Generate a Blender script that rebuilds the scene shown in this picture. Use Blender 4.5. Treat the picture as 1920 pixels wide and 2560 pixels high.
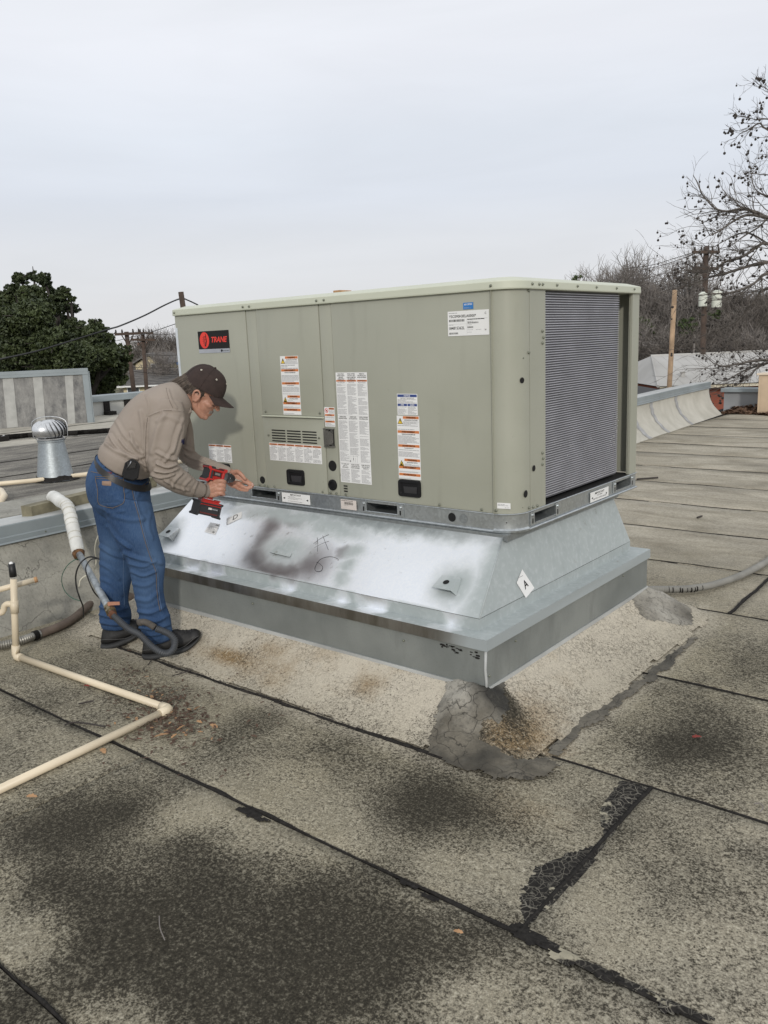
import bpy, bmesh, math, random
import numpy as np
from mathutils import Vector, Matrix
from mathutils.bvhtree import BVHTree
for _o in list(bpy.data.objects): bpy.data.objects.remove(_o)
SC = bpy.context.scene
COL = SC.collection
rnd = random.Random(7)

# ------------------------------------------------------------------ camera
FPX, YAW, PITCH, ROLL = 2068.65, .69, -.2038, -.0412
CAM = np.array([1.7927, -3.0648, 1.5685])
def cam_axes():
    cy, sy = math.cos(YAW), math.sin(YAW)
    fwd = np.array([-sy*math.cos(PITCH), cy*math.cos(PITCH), math.sin(PITCH)])
    right = np.array([cy, sy, 0.]); up = np.cross(right, fwd)
    return (right*math.cos(ROLL)+up*math.sin(ROLL), -right*math.sin(ROLL)+up*math.cos(ROLL), fwd)
CR, CU, CF = cam_axes()
cd = bpy.data.cameras.new('camera'); cam = bpy.data.objects.new('camera', cd); COL.objects.link(cam)
cd.sensor_fit = 'VERTICAL'; cd.sensor_height = 36; cd.sensor_width = 27; cd.lens = FPX/2560*36
cd.clip_start = .05; cd.clip_end = 3000
m = Matrix.Identity(4)
for i in range(3):
    m[i][0], m[i][1], m[i][2], m[i][3] = CR[i], CU[i], -CF[i], CAM[i]
cam.matrix_world = m; SC.camera = cam
# measuring helpers: a pixel of the survey photograph becomes a point in the place
def ray(u, v):
    d = CF+CR*(u-960)/FPX-CU*(v-1280)/FPX
    return d/np.linalg.norm(d)
def onz(u, v, z): d = ray(u, v); return CAM+d*(z-CAM[2])/d[2]
def onx(u, v, x): d = ray(u, v); return CAM+d*(x-CAM[0])/d[0]
def ony(u, v, y): d = ray(u, v); return CAM+d*(y-CAM[1])/d[1]
FH = np.array([CF[0], CF[1], 0.]); FH /= np.linalg.norm(FH)
def atd(u, v, dist):                       # at a horizontal distance in front of the lens
    d = ray(u, v); return CAM+d*dist/(d@FH)

# ------------------------------------------------------------------ light
SUN_TRAVEL = Vector((-.60, .69, -.405)).normalized()
w = bpy.data.worlds.new('World'); SC.world = w; w.use_nodes = True
def sun_and_sky():
    nt = w.node_tree; nt.nodes.clear()
    out = nt.nodes.new('ShaderNodeOutputWorld'); bg = nt.nodes.new('ShaderNodeBackground')
    sky = nt.nodes.new('ShaderNodeTexSky'); sky.sky_type = 'NISHITA'; sky.sun_disc = False
    sky.sun_elevation = math.asin(-SUN_TRAVEL.z); sky.sun_rotation = math.atan2(-SUN_TRAVEL.x, -SUN_TRAVEL.y)
    sc = nt.nodes.new('ShaderNodeVectorMath'); sc.operation = 'SCALE'; sc.inputs['Scale'].default_value = .10
    nt.links.new(sky.outputs[0], sc.inputs[0])
    tc = nt.nodes.new('ShaderNodeTexCoord'); sep = nt.nodes.new('ShaderNodeSeparateXYZ')
    nt.links.new(tc.outputs['Generated'], sep.inputs[0])
    # cloud deck: streaky noise stretched along the horizon
    mp = nt.nodes.new('ShaderNodeMapping'); mp.inputs['Scale'].default_value = (1.6, 1.6, 9)
    nt.links.new(tc.outputs['Generated'], mp.inputs[0])
    nz = nt.nodes.new('ShaderNodeTexNoise'); nz.inputs['Scale'].default_value = 1.7; nz.inputs['Detail'].default_value = 6
    nz.inputs['Roughness'].default_value = .52; nz.inputs['Distortion'].default_value = .4
    nt.links.new(mp.outputs[0], nz.inputs[0])
    rp = nt.nodes.new('ShaderNodeValToRGB'); e = rp.color_ramp.elements
    e[0].position = 0; e[0].color = (.77, .775, .80, 1)
    e[1].position = 1; e[1].color = (.90, .92, .95, 1)
    for p, c in ((.05, (.765, .77, .80)), (.11, (.77, .785, .825)), (.16, (.74, .775, .845)), (.22, (.79, .83, .90)), (.30, (.865, .885, .94)), (.42, (.89, .91, .945))):
        k = e.new(p); k.color = (*c, 1)
    nt.links.new(sep.outputs[2], rp.inputs[0])
    r2 = nt.nodes.new('ShaderNodeMapRange'); r2.inputs[1].default_value = .3; r2.inputs[2].default_value = .7
    r2.inputs[3].default_value = .955; r2.inputs[4].default_value = 1.035
    nt.links.new(nz.outputs[0], r2.inputs[0])
    mu = nt.nodes.new('ShaderNodeVectorMath'); mu.operation = 'SCALE'
    nt.links.new(rp.outputs[0], mu.inputs[0]); nt.links.new(r2.outputs[0], mu.inputs['Scale'])
    mx = nt.nodes.new('ShaderNodeMix'); mx.data_type = 'RGBA'; mx.inputs[0].default_value = .94
    nt.links.new(sc.outputs[0], mx.inputs[6]); nt.links.new(mu.outputs[0], mx.inputs[7])
    nt.links.new(mx.outputs[2], bg.inputs[0]); bg.inputs[1].default_value = 1.0
    nt.links.new(bg.outputs[0], out.inputs[0])
sun_and_sky()
sl = bpy.data.lights.new('sun', 'SUN'); sl.energy = 1.5; sl.angle = math.radians(4); sl.color = (1, .95, .87)
sun = bpy.data.objects.new('sun', sl); COL.objects.link(sun)
sun.rotation_euler = SUN_TRAVEL.to_track_quat('-Z', 'Y').to_euler(); sun.location = (5, -6, 9)
SC.view_settings.view_transform = 'Standard'; SC.view_settings.look = 'None'
SC.view_settings.exposure = 0; SC.view_settings.gamma = 1; SC.view_settings.use_curve_mapping = False
SC.render.resolution_x = 768; SC.render.resolution_y = 1024

# ------------------------------------------------------------------ object helpers
def tag(o, label=None, cat=None, group=None, kind=None):
    if label: o['label'] = label
    if cat: o['category'] = cat
    if group: o['group'] = group
    if kind: o['kind'] = kind
    return o
def org(o):
    v = Vector((0, 0, 0))
    while o is not None: v += o.location; o = o.parent
    return v
def empty(name, loc, label=None, cat=None, group=None, kind=None):
    o = bpy.data.objects.new(name, None); o.empty_display_size = .1; COL.objects.link(o); o.location = loc
    return tag(o, label, cat, group, kind)
def obj(name, V, F, mats, parent=None, smooth=False, mi=None, loc=None, auto=None):
    me = bpy.data.meshes.new(name)
    off = org(parent) if parent is not None else Vector(loc or (0, 0, 0))
    A = np.asarray([tuple(v) for v in V], dtype=float).reshape(-1, 3)-np.array(off)
    me.from_pydata(A.tolist(), [], [tuple(f) for f in F])
    if not isinstance(mats, (list, tuple)): mats = [mats]
    for q in mats: me.materials.append(q)
    if mi is not None: me.polygons.foreach_set('material_index', mi)
    if smooth:
        me.polygons.foreach_set('use_smooth', [True]*len(me.polygons))
        if auto:
            try: me.set_sharp_from_angle(angle=math.radians(auto))
            except Exception: pass
    me.update()
    o = bpy.data.objects.new(name, me); COL.objects.link(o)
    if parent is not None: o.parent = parent
    elif loc is not None: o.location = loc
    return o
class MB:
    """collects shapes for one mesh"""
    def __init__(s): s.V = []; s.F = []; s.M = []; s.m = 0
    def add(s, V, F):
        b = len(s.V); s.V += [tuple(v) for v in V]; s.F += [tuple(i+b for i in f) for f in F]; s.M += [s.m]*len(F); return s
    def box(s, x0, x1, y0, y1, z0, z1):
        V = [(x, y, z) for z in (z0, z1) for y in (y0, y1) for x in (x0, x1)]
        return s.add(V, [(0, 2, 3, 1), (4, 5, 7, 6), (0, 1, 5, 4), (2, 6, 7, 3), (0, 4, 6, 2), (1, 3, 7, 5)])
    def bbox(s, x0, x1, y0, y1, z0, z1, b=.004):   # box with chamfered long edges
        bm = bmesh.new(); bmesh.ops.create_cube(bm, size=1)
        for v in bm.verts: v.co = Vector(((x0+x1)/2+v.co.x*(x1-x0), (y0+y1)/2+v.co.y*(y1-y0), (z0+z1)/2+v.co.z*(z1-z0)))
        bmesh.ops.bevel(bm, geom=bm.edges[:], offset=b, segments=2, affect='EDGES', profile=.6)
        bm.verts.index_update(); V = [v.co[:] for v in bm.verts]; F = [[v.index for v in f.verts] for f in bm.faces]; bm.free()
        return s.add(V, F)
    def tube(s, P, r, n=8, caps=True, flat=1.0):
        P = [Vector(p) for p in P]; R = r if isinstance(r, (list, tuple)) else [r]*len(P)
        V = []; F = []; t0 = None
        for i, p in enumerate(P):
            t = (P[min(i+1, len(P)-1)]-P[max(i-1, 0)]).normalized()
            if t0 is None:
                a = t.orthogonal().normalized()
            else:
                a = (a-t*a.dot(t)); a = a.normalized() if a.length > 1e-6 else t.orthogonal().normalized()
            t0 = t; b = t.cross(a)
            for k in range(n):
                th = 2*math.pi*k/n; V.append(p+(a*math.cos(th)+b*math.sin(th)*flat)*R[i])
        for i in range(len(P)-1):
            for k in range(n):
                F.append((i*n+k, i*n+(k+1) % n, (i+1)*n+(k+1) % n, (i+1)*n+k))
        if caps: F.append(tuple(range(n-1, -1, -1))); F.append(tuple((len(P)-1)*n+k for k in range(n)))
        return s.add(V, F)
    def lathe(s, prof, c=(0, 0, 0), n=24, axis=(0, 0, 1), caps=False):   # prof: (radius, height)
        q = Vector((0, 0, 1)).rotation_difference(Vector(axis)); c = Vector(c); V = []; F = []
        for r, h in prof:
            for k in range(n):
                th = 2*math.pi*k/n; V.append(c+q @ Vector((r*math.cos(th), r*math.sin(th), h)))
        for i in range(len(prof)-1):
            for k in range(n): F.append((i*n+k, i*n+(k+1) % n, (i+1)*n+(k+1) % n, (i+1)*n+k))
        if caps: F.append(tuple(range(n-1, -1, -1))); F.append(tuple((len(prof)-1)*n+k for k in range(n)))
        return s.add(V, F)
    def prism(s, pts, d):      # pts: 3D polygon, d: extrusion vector
        n = len(pts); d = Vector(d); V = [Vector(p) for p in pts]; V += [p+d for p in V]
        F = [tuple(range(n)), tuple(range(2*n-1, n-1, -1))]+[(i, i+n, (i+1) % n+n, (i+1) % n) for i in range(n)]
        return s.add(V, F)
    def ball(s, c, r, n=10, sq=(1, 1, 1)):
        prof = [(math.sin(math.pi*i/n)*r+1e-5, -math.cos(math.pi*i/n)*r) for i in range(n+1)]; b = len(s.V)
        s.lathe(prof, (0, 0, 0), n+2)
        for i in range(b, len(s.V)):
            v = s.V[i]; s.V[i] = (c[0]+v[0]*sq[0], c[1]+v[1]*sq[1], c[2]+v[2]*sq[2])
        return s
    def obj(s, name, mats, parent=None, smooth=False, loc=None, auto=None):
        return obj(name, s.V, s.F, mats, parent, smooth, s.M if isinstance(mats, (list, tuple)) else None, loc, auto)
def rename(o, name): o.name = name; return o
def smooth_path(P, k=6):
    P = [np.array(p, dtype=float) for p in P]; out = []
    Q = [2*P[0]-P[1]]+P+[2*P[-1]-P[-2]]
    for i in range(1, len(Q)-2):
        a, b, c, d = Q[i-1:i+3]
        for j in range(k):
            t = j/k; out.append(.5*((2*b)+(-a+c)*t+(2*a-5*b+4*c-d)*t*t+(-a+3*b-3*c+d)*t**3))
    out.append(P[-1]); return out
# value noise on numpy arrays
_perm = np.random.RandomState(3).rand(64, 64, 64)
def vnoise(x, y, z=0.0):
    x, y, z = np.broadcast_arrays(np.asarray(x, float), np.asarray(y, float), np.asarray(z, float))
    xi, yi, zi = np.floor(x).astype(int), np.floor(y).astype(int), np.floor(z).astype(int)
    fx, fy, fz = x-xi, y-yi, z-zi
    fx, fy, fz = [f*f*(3-2*f) for f in (fx, fy, fz)]
    g = lambda a, b, c: _perm[a % 64, b % 64, c % 64]
    l = lambda a, b, t: a+(b-a)*t
    return l(l(l(g(xi, yi, zi), g(xi+1, yi, zi), fx), l(g(xi, yi+1, zi), g(xi+1, yi+1, zi), fx), fy),
             l(l(g(xi, yi, zi+1), g(xi+1, yi, zi+1), fx), l(g(xi, yi+1, zi+1), g(xi+1, yi+1, zi+1), fx), fy), fz)
def fbm(x, y, z=0.0, o=4):
    s = 0; a = .5; f = 1
    for k in range(o): s = s+a*vnoise(np.asarray(x)*f+k*7.3, np.asarray(y)*f+k*3.1, np.asarray(z)*f); a *= .5; f *= 2.03
    return s/(1-.5**o)

# ------------------------------------------------------------------ material helpers
class NT:
    def __init__(s, name):
        s.mat = bpy.data.materials.new(name); s.mat.use_nodes = True; s.nt = s.mat.node_tree; s.nt.nodes.clear()
        s.out = s.nt.nodes.new('ShaderNodeOutputMaterial'); s.b = s.nt.nodes.new('ShaderNodeBsdfPrincipled')
        s.nt.links.new(s.b.outputs[0], s.out.inputs[0])
    def n(s, t, out=0, _p=None, **k):
        nd = s.nt.nodes.new('ShaderNode'+t)
        for a, b in (_p or {}).items(): setattr(nd, a, b)
        for a, b in k.items():
            a = int(a[1:]) if a[0] == 'i' and a[1:].isdigit() else a.replace('_', ' ')
            s.set(nd.inputs[a], b)
        return nd.outputs[out]
    def set(s, inp, v):
        if isinstance(v, bpy.types.NodeSocket): s.nt.links.new(v, inp)
        else:
            if inp.type == 'RGBA' and len(v) == 3: v = (*v, 1)
            inp.default_value = v
    def m(s, op, a, b=0., c=0., clamp=False): return s.n('Math', 0, {'operation': op, 'use_clamp': clamp}, i0=a, i1=b, i2=c)
    def pos(s): return s.n('NewGeometry', 0)
    def objc(s): return s.n('TexCoord', 3)
    def sep(s, v): 
        nd = s.nt.nodes.new('ShaderNodeSeparateXYZ'); s.nt.links.new(v, nd.inputs[0]); return nd.outputs
    def map(s, v, sc=(1, 1, 1), rot=(0, 0, 0), loc=(0, 0, 0)): return s.n('Mapping', 0, None, Vector=v, Scale=sc, Rotation=rot, Location=loc)
    def noise(s, v, sc, det=3., rough=.5, dist=0., out=0): return s.n('TexNoise', out, None, Vector=v, Scale=sc, Detail=det, Roughness=rough, Distortion=dist)
    def vor(s, v, sc, feat='F1', out=0, rnd=1.): return s.n('TexVoronoi', out, {'feature': feat}, Vector=v, Scale=sc, Randomness=rnd)
    def rng(s, v, a, b, c=0., d=1., interp='LINEAR'): return s.n('MapRange', 0, {'interpolation_type': interp}, i0=v, i1=a, i2=b, i3=c, i4=d)
    def mix(s, f, a, b, mode='MIX'):
        nd = s.nt.nodes.new('ShaderNodeMix'); nd.data_type = 'RGBA'; nd.blend_type = mode
        s.set(nd.inputs[0], f); s.set(nd.inputs[6], a); s.set(nd.inputs[7], b); return nd.outputs[2]
    def attr(s, name): return s.n('Attribute', 2, {'attribute_name': name})
    def bump(s, h, st=.3, dist=.01): s.set(s.b.inputs['Normal'], s.n('Bump', 0, None, Strength=st, Distance=dist, Height=h))
    def p(s, **k):
        for a, b in k.items(): s.set(s.b.inputs[a.replace('_', ' ')], b)
        return s
    def blob(s, v, c, r, soft=.5):   # 1 inside an ellipsoid at c with radii r, fading outwards
        d = s.n('VectorMath', 0, {'operation': 'SUBTRACT'}, i0=v, i1=c)
        d = s.n('VectorMath', 0, {'operation': 'DIVIDE'}, i0=d, i1=r)
        return s.rng(s.n('VectorMath', 1, {'operation': 'LENGTH'}, i0=d), 1-soft, 1+soft, 1., 0., 'SMOOTHSTEP')
def simple(name, col, rough=.6, metal=0., var=.12, sc=8., bump=0., bsc=60., spec=.5, two=None):
    t = NT(name); p = t.pos(); n1 = t.noise(p, sc, 4)
    a = tuple(c*(1-var) for c in col); b = tuple(c*(1+var) for c in col) if two is None else two
    t.p(Base_Color=t.mix(t.rng(n1, .3, .7), a, b), Roughness=rough, Metallic=metal)
    t.b.inputs['Specular IOR Level'].default_value = spec
    if bump: t.bump(t.noise(p, bsc, 3), bump, .004)
    return t.mat
# ------------------------------------------------------------------ materials
def m_sage():
    t = NT('sage painted steel'); p = t.pos()
    n = t.noise(p, 3., 4); n2 = t.noise(p, 260., 2); n3 = t.noise(t.map(p, (1, 1, .15)), 14., 4)
    c = t.mix(t.rng(n, .3, .7), (.340, .345, .283), (.372, .376, .312))
    c = t.mix(t.rng(n3, .58, .78, 0, .3), c, (.25, .25, .20)); c = t.mix(t.rng(t.noise(p, 40., 4, .7), .66, .72, 0, .35), c, (.20, .19, .15))
    t.p(Base_Color=c, Roughness=t.rng(n, .3, .7, .34, .48)); t.b.inputs['Specular IOR Level'].default_value = .5
    t.bump(t.m('ADD', t.noise(p, 2.2, 2), t.m('MULTIPLY', n2, .02)), .16, .03); return t.mat
def m_galv(name='galvanised steel', col=(.50, .53, .54), rough=.34, dirt=.3):
    t = NT(name); p = t.pos()
    sp = t.vor(p, 90., 'F1', 1); g = t.n('RGBToBW', 0, None, i0=sp)
    n = t.noise(p, 5., 5, .6); st = t.noise(t.map(p, (3, 3, 40)), 2., 4)
    c = t.mix(t.rng(g, 0, 1), tuple(x*.86 for x in col), tuple(min(1, x*1.14) for x in col))
    c = t.mix(t.rng(n, .52, .75, 0, dirt), c, (.20, .20, .19))
    c = t.mix(t.rng(st, .6, .8, 0, .25), c, (.65, .68, .70))
    t.p(Base_Color=c, Metallic=.85, Roughness=t.rng(n, .3, .7, rough-.07, rough+.12))
    t.bump(t.noise(p, 3.5, 2), .10, .02); return t.mat
def m_hood():
    t = NT('spray primed galvanised steel'); p = t.pos(); s = t.sep(p)
    warp = t.noise(p, 9., 4, .55, out=1)
    w2 = t.n('VectorMath', 0, {'operation': 'MULTIPLY_ADD'}, i0=warp, i1=(.08, .08, .08), i2=p)
    flat = t.n('VectorMath', 0, {'operation': 'MULTIPLY'}, i0=w2, i1=(1, 0, 1))
    off = (.04, 0, .04)
    front = t.rng(s[1], -.30-.06, -.33, 0, 1)   # 0 in front of the upstand
    def B(x, z, rx, rz, soft=.45): return t.blob(flat, (x+off[0], 0, z+off[2]), (rx, 1, rz), min(.95, soft+.3))
    prim = [B(-1.24, .545, .155, .055), B(-.80, .57, .055, .035, .6), B(-.79, .515, .05, .03, .6), B(-.78, .47, .055, .03, .6),
            B(-.17, .52, .11, .07, .4), B(-2.2, .51, .11, .075, .4), B(-1.3, .675, .50, .035, .5), B(-.75, .70, .75, .04, .4),
            B(.0, .6, .10, .3, .3), B(-2.0, .71, .5, .02, .5), B(-1.02, .655, .25, .04, .5)]
    acc = prim[0]
    for q in prim[1:]: acc = t.m('MAXIMUM', acc, q)
    # everything that is not the sloping front (sides, shelf, upstand) is mostly primed, in clouds
    ex = t.m('MAXIMUM', t.rng(s[0], -.09, -.03), t.rng(t.noise(p, 5., 3), .38, .52), clamp=True)
    low = t.rng(s[2], .445, .432)
    acc = t.m('MAXIMUM', acc, t.m('MULTIPLY', low, ex)); 
    acc = t.m('MAXIMUM', acc, t.m('MULTIPLY', t.rng(s[0], -.075, -.045), t.rng(s[1], -.36, -.3)))
    acc = t.m('MULTIPLY', acc, t.rng(t.noise(p, 40., 3), .2, .5, .82, 1.))
    dk = [B(-1.43, .625, .065, .06, .4), B(-1.42, .56, .065, .06, .4), B(-1.38, .50, .10, .06, .4), B(-1.20, .47, .20, .05, .4), B(-1.02, .50, .12, .06, .6), B(-1.30, .655, .07, .02, .6), B(-.86, .565, .04, .02, .7)]
    da = dk[0]
    for q in dk[1:]: da = t.m('MAXIMUM', da, q)
    da = t.m('MULTIPLY', t.m('MULTIPLY', da, t.m('SUBTRACT', 1., B(-1.24, .545, .12, .04))), .93)
    sp = t.n('RGBToBW', 0, None, i0=t.vor(p, 130., 'F1', 1))
    met = t.mix(sp, (.90, .93, .97), (.97, .985, 1.0))
    met = t.mix(t.m('MULTIPLY', da, .9), met, (.22, .195, .195))
    tp = t.m('MULTIPLY', B(-.55, .715, .75, .035, .5), .6)  # shadow-like dark band under the rail, put into the primer colour
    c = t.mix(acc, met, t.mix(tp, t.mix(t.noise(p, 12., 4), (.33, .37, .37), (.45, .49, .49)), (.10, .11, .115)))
    dirt = t.m('MULTIPLY', t.rng(t.noise(p, 22., 6, .7), .60, .68), t.rng(t.noise(p, 1.7, 2), .5, .6))
    c = t.mix(t.m('MULTIPLY', dirt, .5), c, (.18, .16, .13))
    t.p(Base_Color=c, Metallic=t.rng(acc, 0, 1, .9, .12), Roughness=t.m('ADD', t.rng(acc, 0, 1, .40, .62), t.rng(t.noise(p, 6., 3), .3, .7, -.05, .06)))
    t.bump(t.noise(p, 3., 2), .12, .03); return t.mat
def m_roof(name='weathered roof coating', flash=False):
    t = NT(name); p = t.pos()
    mil = t.attr('mildew'); tan = t.attr('tan'); lite = t.attr('lite'); far = t.attr('far')
    n1 = t.noise(p, 1.9, 6, .62, .3); n2 = t.noise(p, 9., 5, .65); gr = t.n('Math', 0, {'operation': 'MULTIPLY_ADD'}, i0=t.noise(p, 150., 3, .7), i1=.5, i2=t.m('MULTIPLY', t.noise(p, 70., 4, .72), .5)); gr2 = t.noise(p, 210., 3, .7); n3 = t.noise(p, 26., 4, .7); gm = t.noise(p, 40., 4, .7)
    ck = t.vor(t.n('VectorMath', 0, {'operation': 'MULTIPLY_ADD'}, i0=t.noise(p, 40., 5, .7, out=1), i1=(.06, .06, .06), i2=p), 38., 'DISTANCE_TO_EDGE')
    ckb = t.vor(t.n('VectorMath', 0, {'operation': 'MULTIPLY_ADD'}, i0=t.noise(p, 20., 5, .7, out=1), i1=(.09, .09, .09), i2=p), 13., 'DISTANCE_TO_EDGE')
    base = t.mix(t.rng(n2, .3, .7), (.315, .280, .198), (.445, .400, .295))
    base = t.mix(t.rng(n1, .35, .65), base, t.mix(.5, base, (.28, .26, .21)))
    base = t.mix(t.m('MULTIPLY', lite, .9), base, (.66, .60, .50))
    base = t.mix(t.rng(t.m('ADD', tan, t.rng(n2, .3, .7, -.2, .2)), .10, .95, 0, .88), base, (.25, .155, .06))
    base = t.mix(t.m('MULTIPLY', t.rng(gr2, .36, .64, .75, 0), t.rng(lite, 0, 1, 1, .4)), base, t.mix(.7, base, (.05, .045, .034)))
    base = t.mix(t.rng(gr, .53, .62, 0, .65), base, (.58, .54, .43))
    base = t.mix(t.rng(gm, .52, .66, 0, .22), base, (.60, .56, .44))
    # mildew: a soft stain that darkens everything, and granules that go black inside it
    soft = t.m('ADD', mil, t.rng(n1, .3, .7, -.30, .30)); mm = t.m('ADD', t.m('ADD', soft, t.rng(n2, .3, .7, -.26, .26)), t.rng(n3, .3, .7, -.22, .22))
    th = t.rng(mm, -.4, 1.4, .41, .575)
    sp = t.rng(t.m('SUBTRACT', th, gr), -.03, .045, 0, 1)
    dark = t.mix(t.rng(gr2, .42, .7), (.020, .0175, .013), (.12, .105, .08))
    c = t.mix(t.m('MULTIPLY', sp, t.rng(mm, -.4, .5, .62, .92)), base, dark)
    c = t.mix(t.rng(t.m('ADD', soft, t.rng(n2, .3, .7, -.12, .12)), .18, 1.0, 0, .80), c, t.mix(t.rng(gr, .4, .62), (.017, .015, .011), (.070, .063, .047)))
    # hair cracks
    cm = t.m('MULTIPLY', t.rng(ck, .0, .05, 1, 0), t.rng(t.noise(p, 5., 3), .40, .62, .1, 1.))
    c = t.mix(t.m('MULTIPLY', cm, .75 if flash else .42), c, (.06, .055, .045))
    if flash:
        cb = t.m('MULTIPLY', t.rng(ckb, .0, .014, 1, 0), t.rng(t.noise(p, 2.5, 3), .52, .62)); c = t.mix(t.m('MULTIPLY', cb, .45), c, (.05, .045, .04))
    # far field: washed streaks running with the sheets
    fs = t.noise(t.map(p, (.7, 1.7, 1)), 1.8, 7, .68, .8); fs2 = t.noise(t.map(p, (.9, 1.6, 1), (0, 0, .5)), .7, 4)
    fc = t.mix(t.rng(fs, .33, .66), (.27, .24, .185), (.60, .55, .455)); fc = t.mix(t.rng(fs2, .5, .72, 0, .65), fc, (.19, .175, .15))
    fc = t.mix(t.rng(gm, .42, .62, 0, .45), fc, (.15, .14, .12))
    c = t.mix(t.m('MULTIPLY', far, .72), c, fc)
    t.p(Base_Color=c, Roughness=.92); t.b.inputs['Specular IOR Level'].default_value = .15
    h = t.m('ADD', t.m('MULTIPLY', gr, .6), t.m('ADD', t.m('MULTIPLY', gr2, .3), t.m('MULTIPLY', cm, -.6)))
    t.bump(h, .55, .006); return t.mat
def m_tar(name='black bitumen', veins=0., col=(.012, .011, .010)):
    t = NT(name); p = t.pos(); n = t.noise(p, 60., 4, .7)
    c = t.mix(t.rng(n, .3, .75), col, tuple(x*2.6+.006 for x in col))
    if veins:
        wv = t.n('VectorMath', 0, {'operation': 'MULTIPLY_ADD'}, i0=t.noise(p, 18., 3, out=1), i1=(.05, .05, .05), i2=p)
        v = t.m('MULTIPLY', t.m('MAXIMUM', t.rng(t.vor(wv, 18., 'DISTANCE_TO_EDGE'), .0, .03, .8, 0), t.rng(t.vor(wv, 45., 'DISTANCE_TO_EDGE'), .0, .06, .5, 0)), t.rng(t.noise(p, 7., 3), .38, .58, .35, 1.))
        c = t.mix(t.m('MULTIPLY', v, veins), c, (.30, .28, .23))
        hl = t.rng(t.noise(p, 9., 4, .6), .59, .63); c = t.mix(t.m('MULTIPLY', hl, veins), c, (.36, .33, .25))
    t.p(Base_Color=c, Roughness=.9); t.b.inputs['Specular IOR Level'].default_value = .15; t.bump(n, .7, .006); return t.mat
def m_mastic():
    t = NT('grey roofing mastic'); p = t.pos(); n = t.noise(p, 5., 6, .6, .5); n2 = t.noise(p, 50., 4, .7)
    wv = t.n('VectorMath', 0, {'operation': 'MULTIPLY_ADD'}, i0=t.noise(p, 9., 4, out=1), i1=(.12, .12, .12), i2=p)
    ck = t.m('MULTIPLY', t.rng(t.vor(wv, 10., 'DISTANCE_TO_EDGE'), .0, .018, 1, 0), t.rng(t.noise(p, 3., 2), .4, .55))
    c = t.mix(t.rng(n, .35, .68), (.060, .053, .040), (.185, .166, .130))
    lt = t.attr('lite'); c = t.mix(t.m('MULTIPLY', lt, .85), c, t.mix(n2, (.36, .34, .29), (.50, .475, .42)))
    so = t.attr('soot'); c = t.mix(t.m('MULTIPLY', so, .95), c, (.02, .019, .016))
    c = t.mix(t.rng(n2, .5, .66, 0, .6), c, (.06, .056, .045)); c = t.mix(t.m('MULTIPLY', ck, .75), c, (.02, .018, .015))
    t.p(Base_Color=c, Roughness=.85); t.bump(t.m('SUBTRACT', t.m('ADD', n2, n), ck), .6, .012); return t.mat
def m_conc():
    t = NT('stained stucco wall'); p = t.pos(); n = t.noise(p, 2.2, 6, .6, .4); n2 = t.noise(p, 60., 3, .7); n3 = t.noise(t.map(p, (1, 1, .3)), 5., 5)
    wv = t.n('VectorMath', 0, {'operation': 'MULTIPLY_ADD'}, i0=t.noise(p, 7., 5, out=1), i1=(.22, .22, .22), i2=p)
    ck = t.m('MULTIPLY', t.rng(t.vor(wv, 3.1, 'DISTANCE_TO_EDGE'), .0, .010, 1, 0), t.rng(t.noise(p, 1.3, 2), .48, .58))
    c = t.mix(t.rng(n, .33, .68), (.19, .185, .16), (.43, .415, .36)); c = t.mix(t.rng(n3, .5, .75, 0, .5), c, (.17, .17, .16))
    c = t.mix(t.rng(n2, .5, .7, 0, .4), c, (.12, .11, .10)); c = t.mix(t.m('MULTIPLY', ck, .6), c, (.05, .045, .04))
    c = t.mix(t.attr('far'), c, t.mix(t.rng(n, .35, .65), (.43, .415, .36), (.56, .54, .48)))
    t.p(Base_Color=c, Roughness=.9); t.bump(t.m('SUBTRACT', n2, ck), .5, .008); return t.mat
def m_denim():
    t = NT('blue denim'); p = t.pos(); n = t.noise(p, 6., 5, .6); tw = t.noise(t.map(p, (1, 1, .25)), 260., 2, .6)
    c = t.mix(t.rng(n, .3, .72), (.018, .042, .105), (.045, .092, .19))
    c = t.mix(t.m('MULTIPLY', t.attr('fade'), .8), c, (.10, .17, .29))
    c = t.mix(t.rng(tw, .35, .75, 0, .35), c, (.10, .155, .25))
    t.p(Base_Color=c, Roughness=.9); t.b.inputs['Specular IOR Level'].default_value = .15
    t.bump(t.m('ADD', t.m('MULTIPLY', tw, .3), t.noise(p, 28., 4, .6)), .22, .005); return t.mat
def m_shirt():
    t = NT('taupe work shirt cotton'); p = t.pos(); n = t.noise(p, 4., 4); n2 = t.noise(p, 24., 4, .6)
    t.p(Base_Color=t.mix(t.rng(n, .3, .7), (.275, .232, .198), (.335, .288, .248)), Roughness=.88)
    t.b.inputs['Specular IOR Level'].default_value = .2
    t.bump(t.m('ADD', n2, t.m('MULTIPLY', t.noise(p, 400., 2), .3)), .15, .004); return t.mat
def m_skin():
    t = NT('weathered skin'); p = t.pos(); n = t.noise(p, 30., 4); 
    t.p(Base_Color=t.mix(t.rng(n, .3, .7), (.40, .20, .135), (.52, .28, .20)), Roughness=.5)
    t.b.inputs['Subsurface Weight'].default_value = .05
    t.bump(t.noise(p, 180., 3), .25, .002); return t.mat
SAGE = m_sage(); GALV = m_galv(); HOOD = m_hood(); ROOF = m_roof(); FLASH = m_roof('cream roof coating on flashing', True)
GALV_D = m_galv('dull galvanised steel', (.36, .385, .39), .42, .5)
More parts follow.
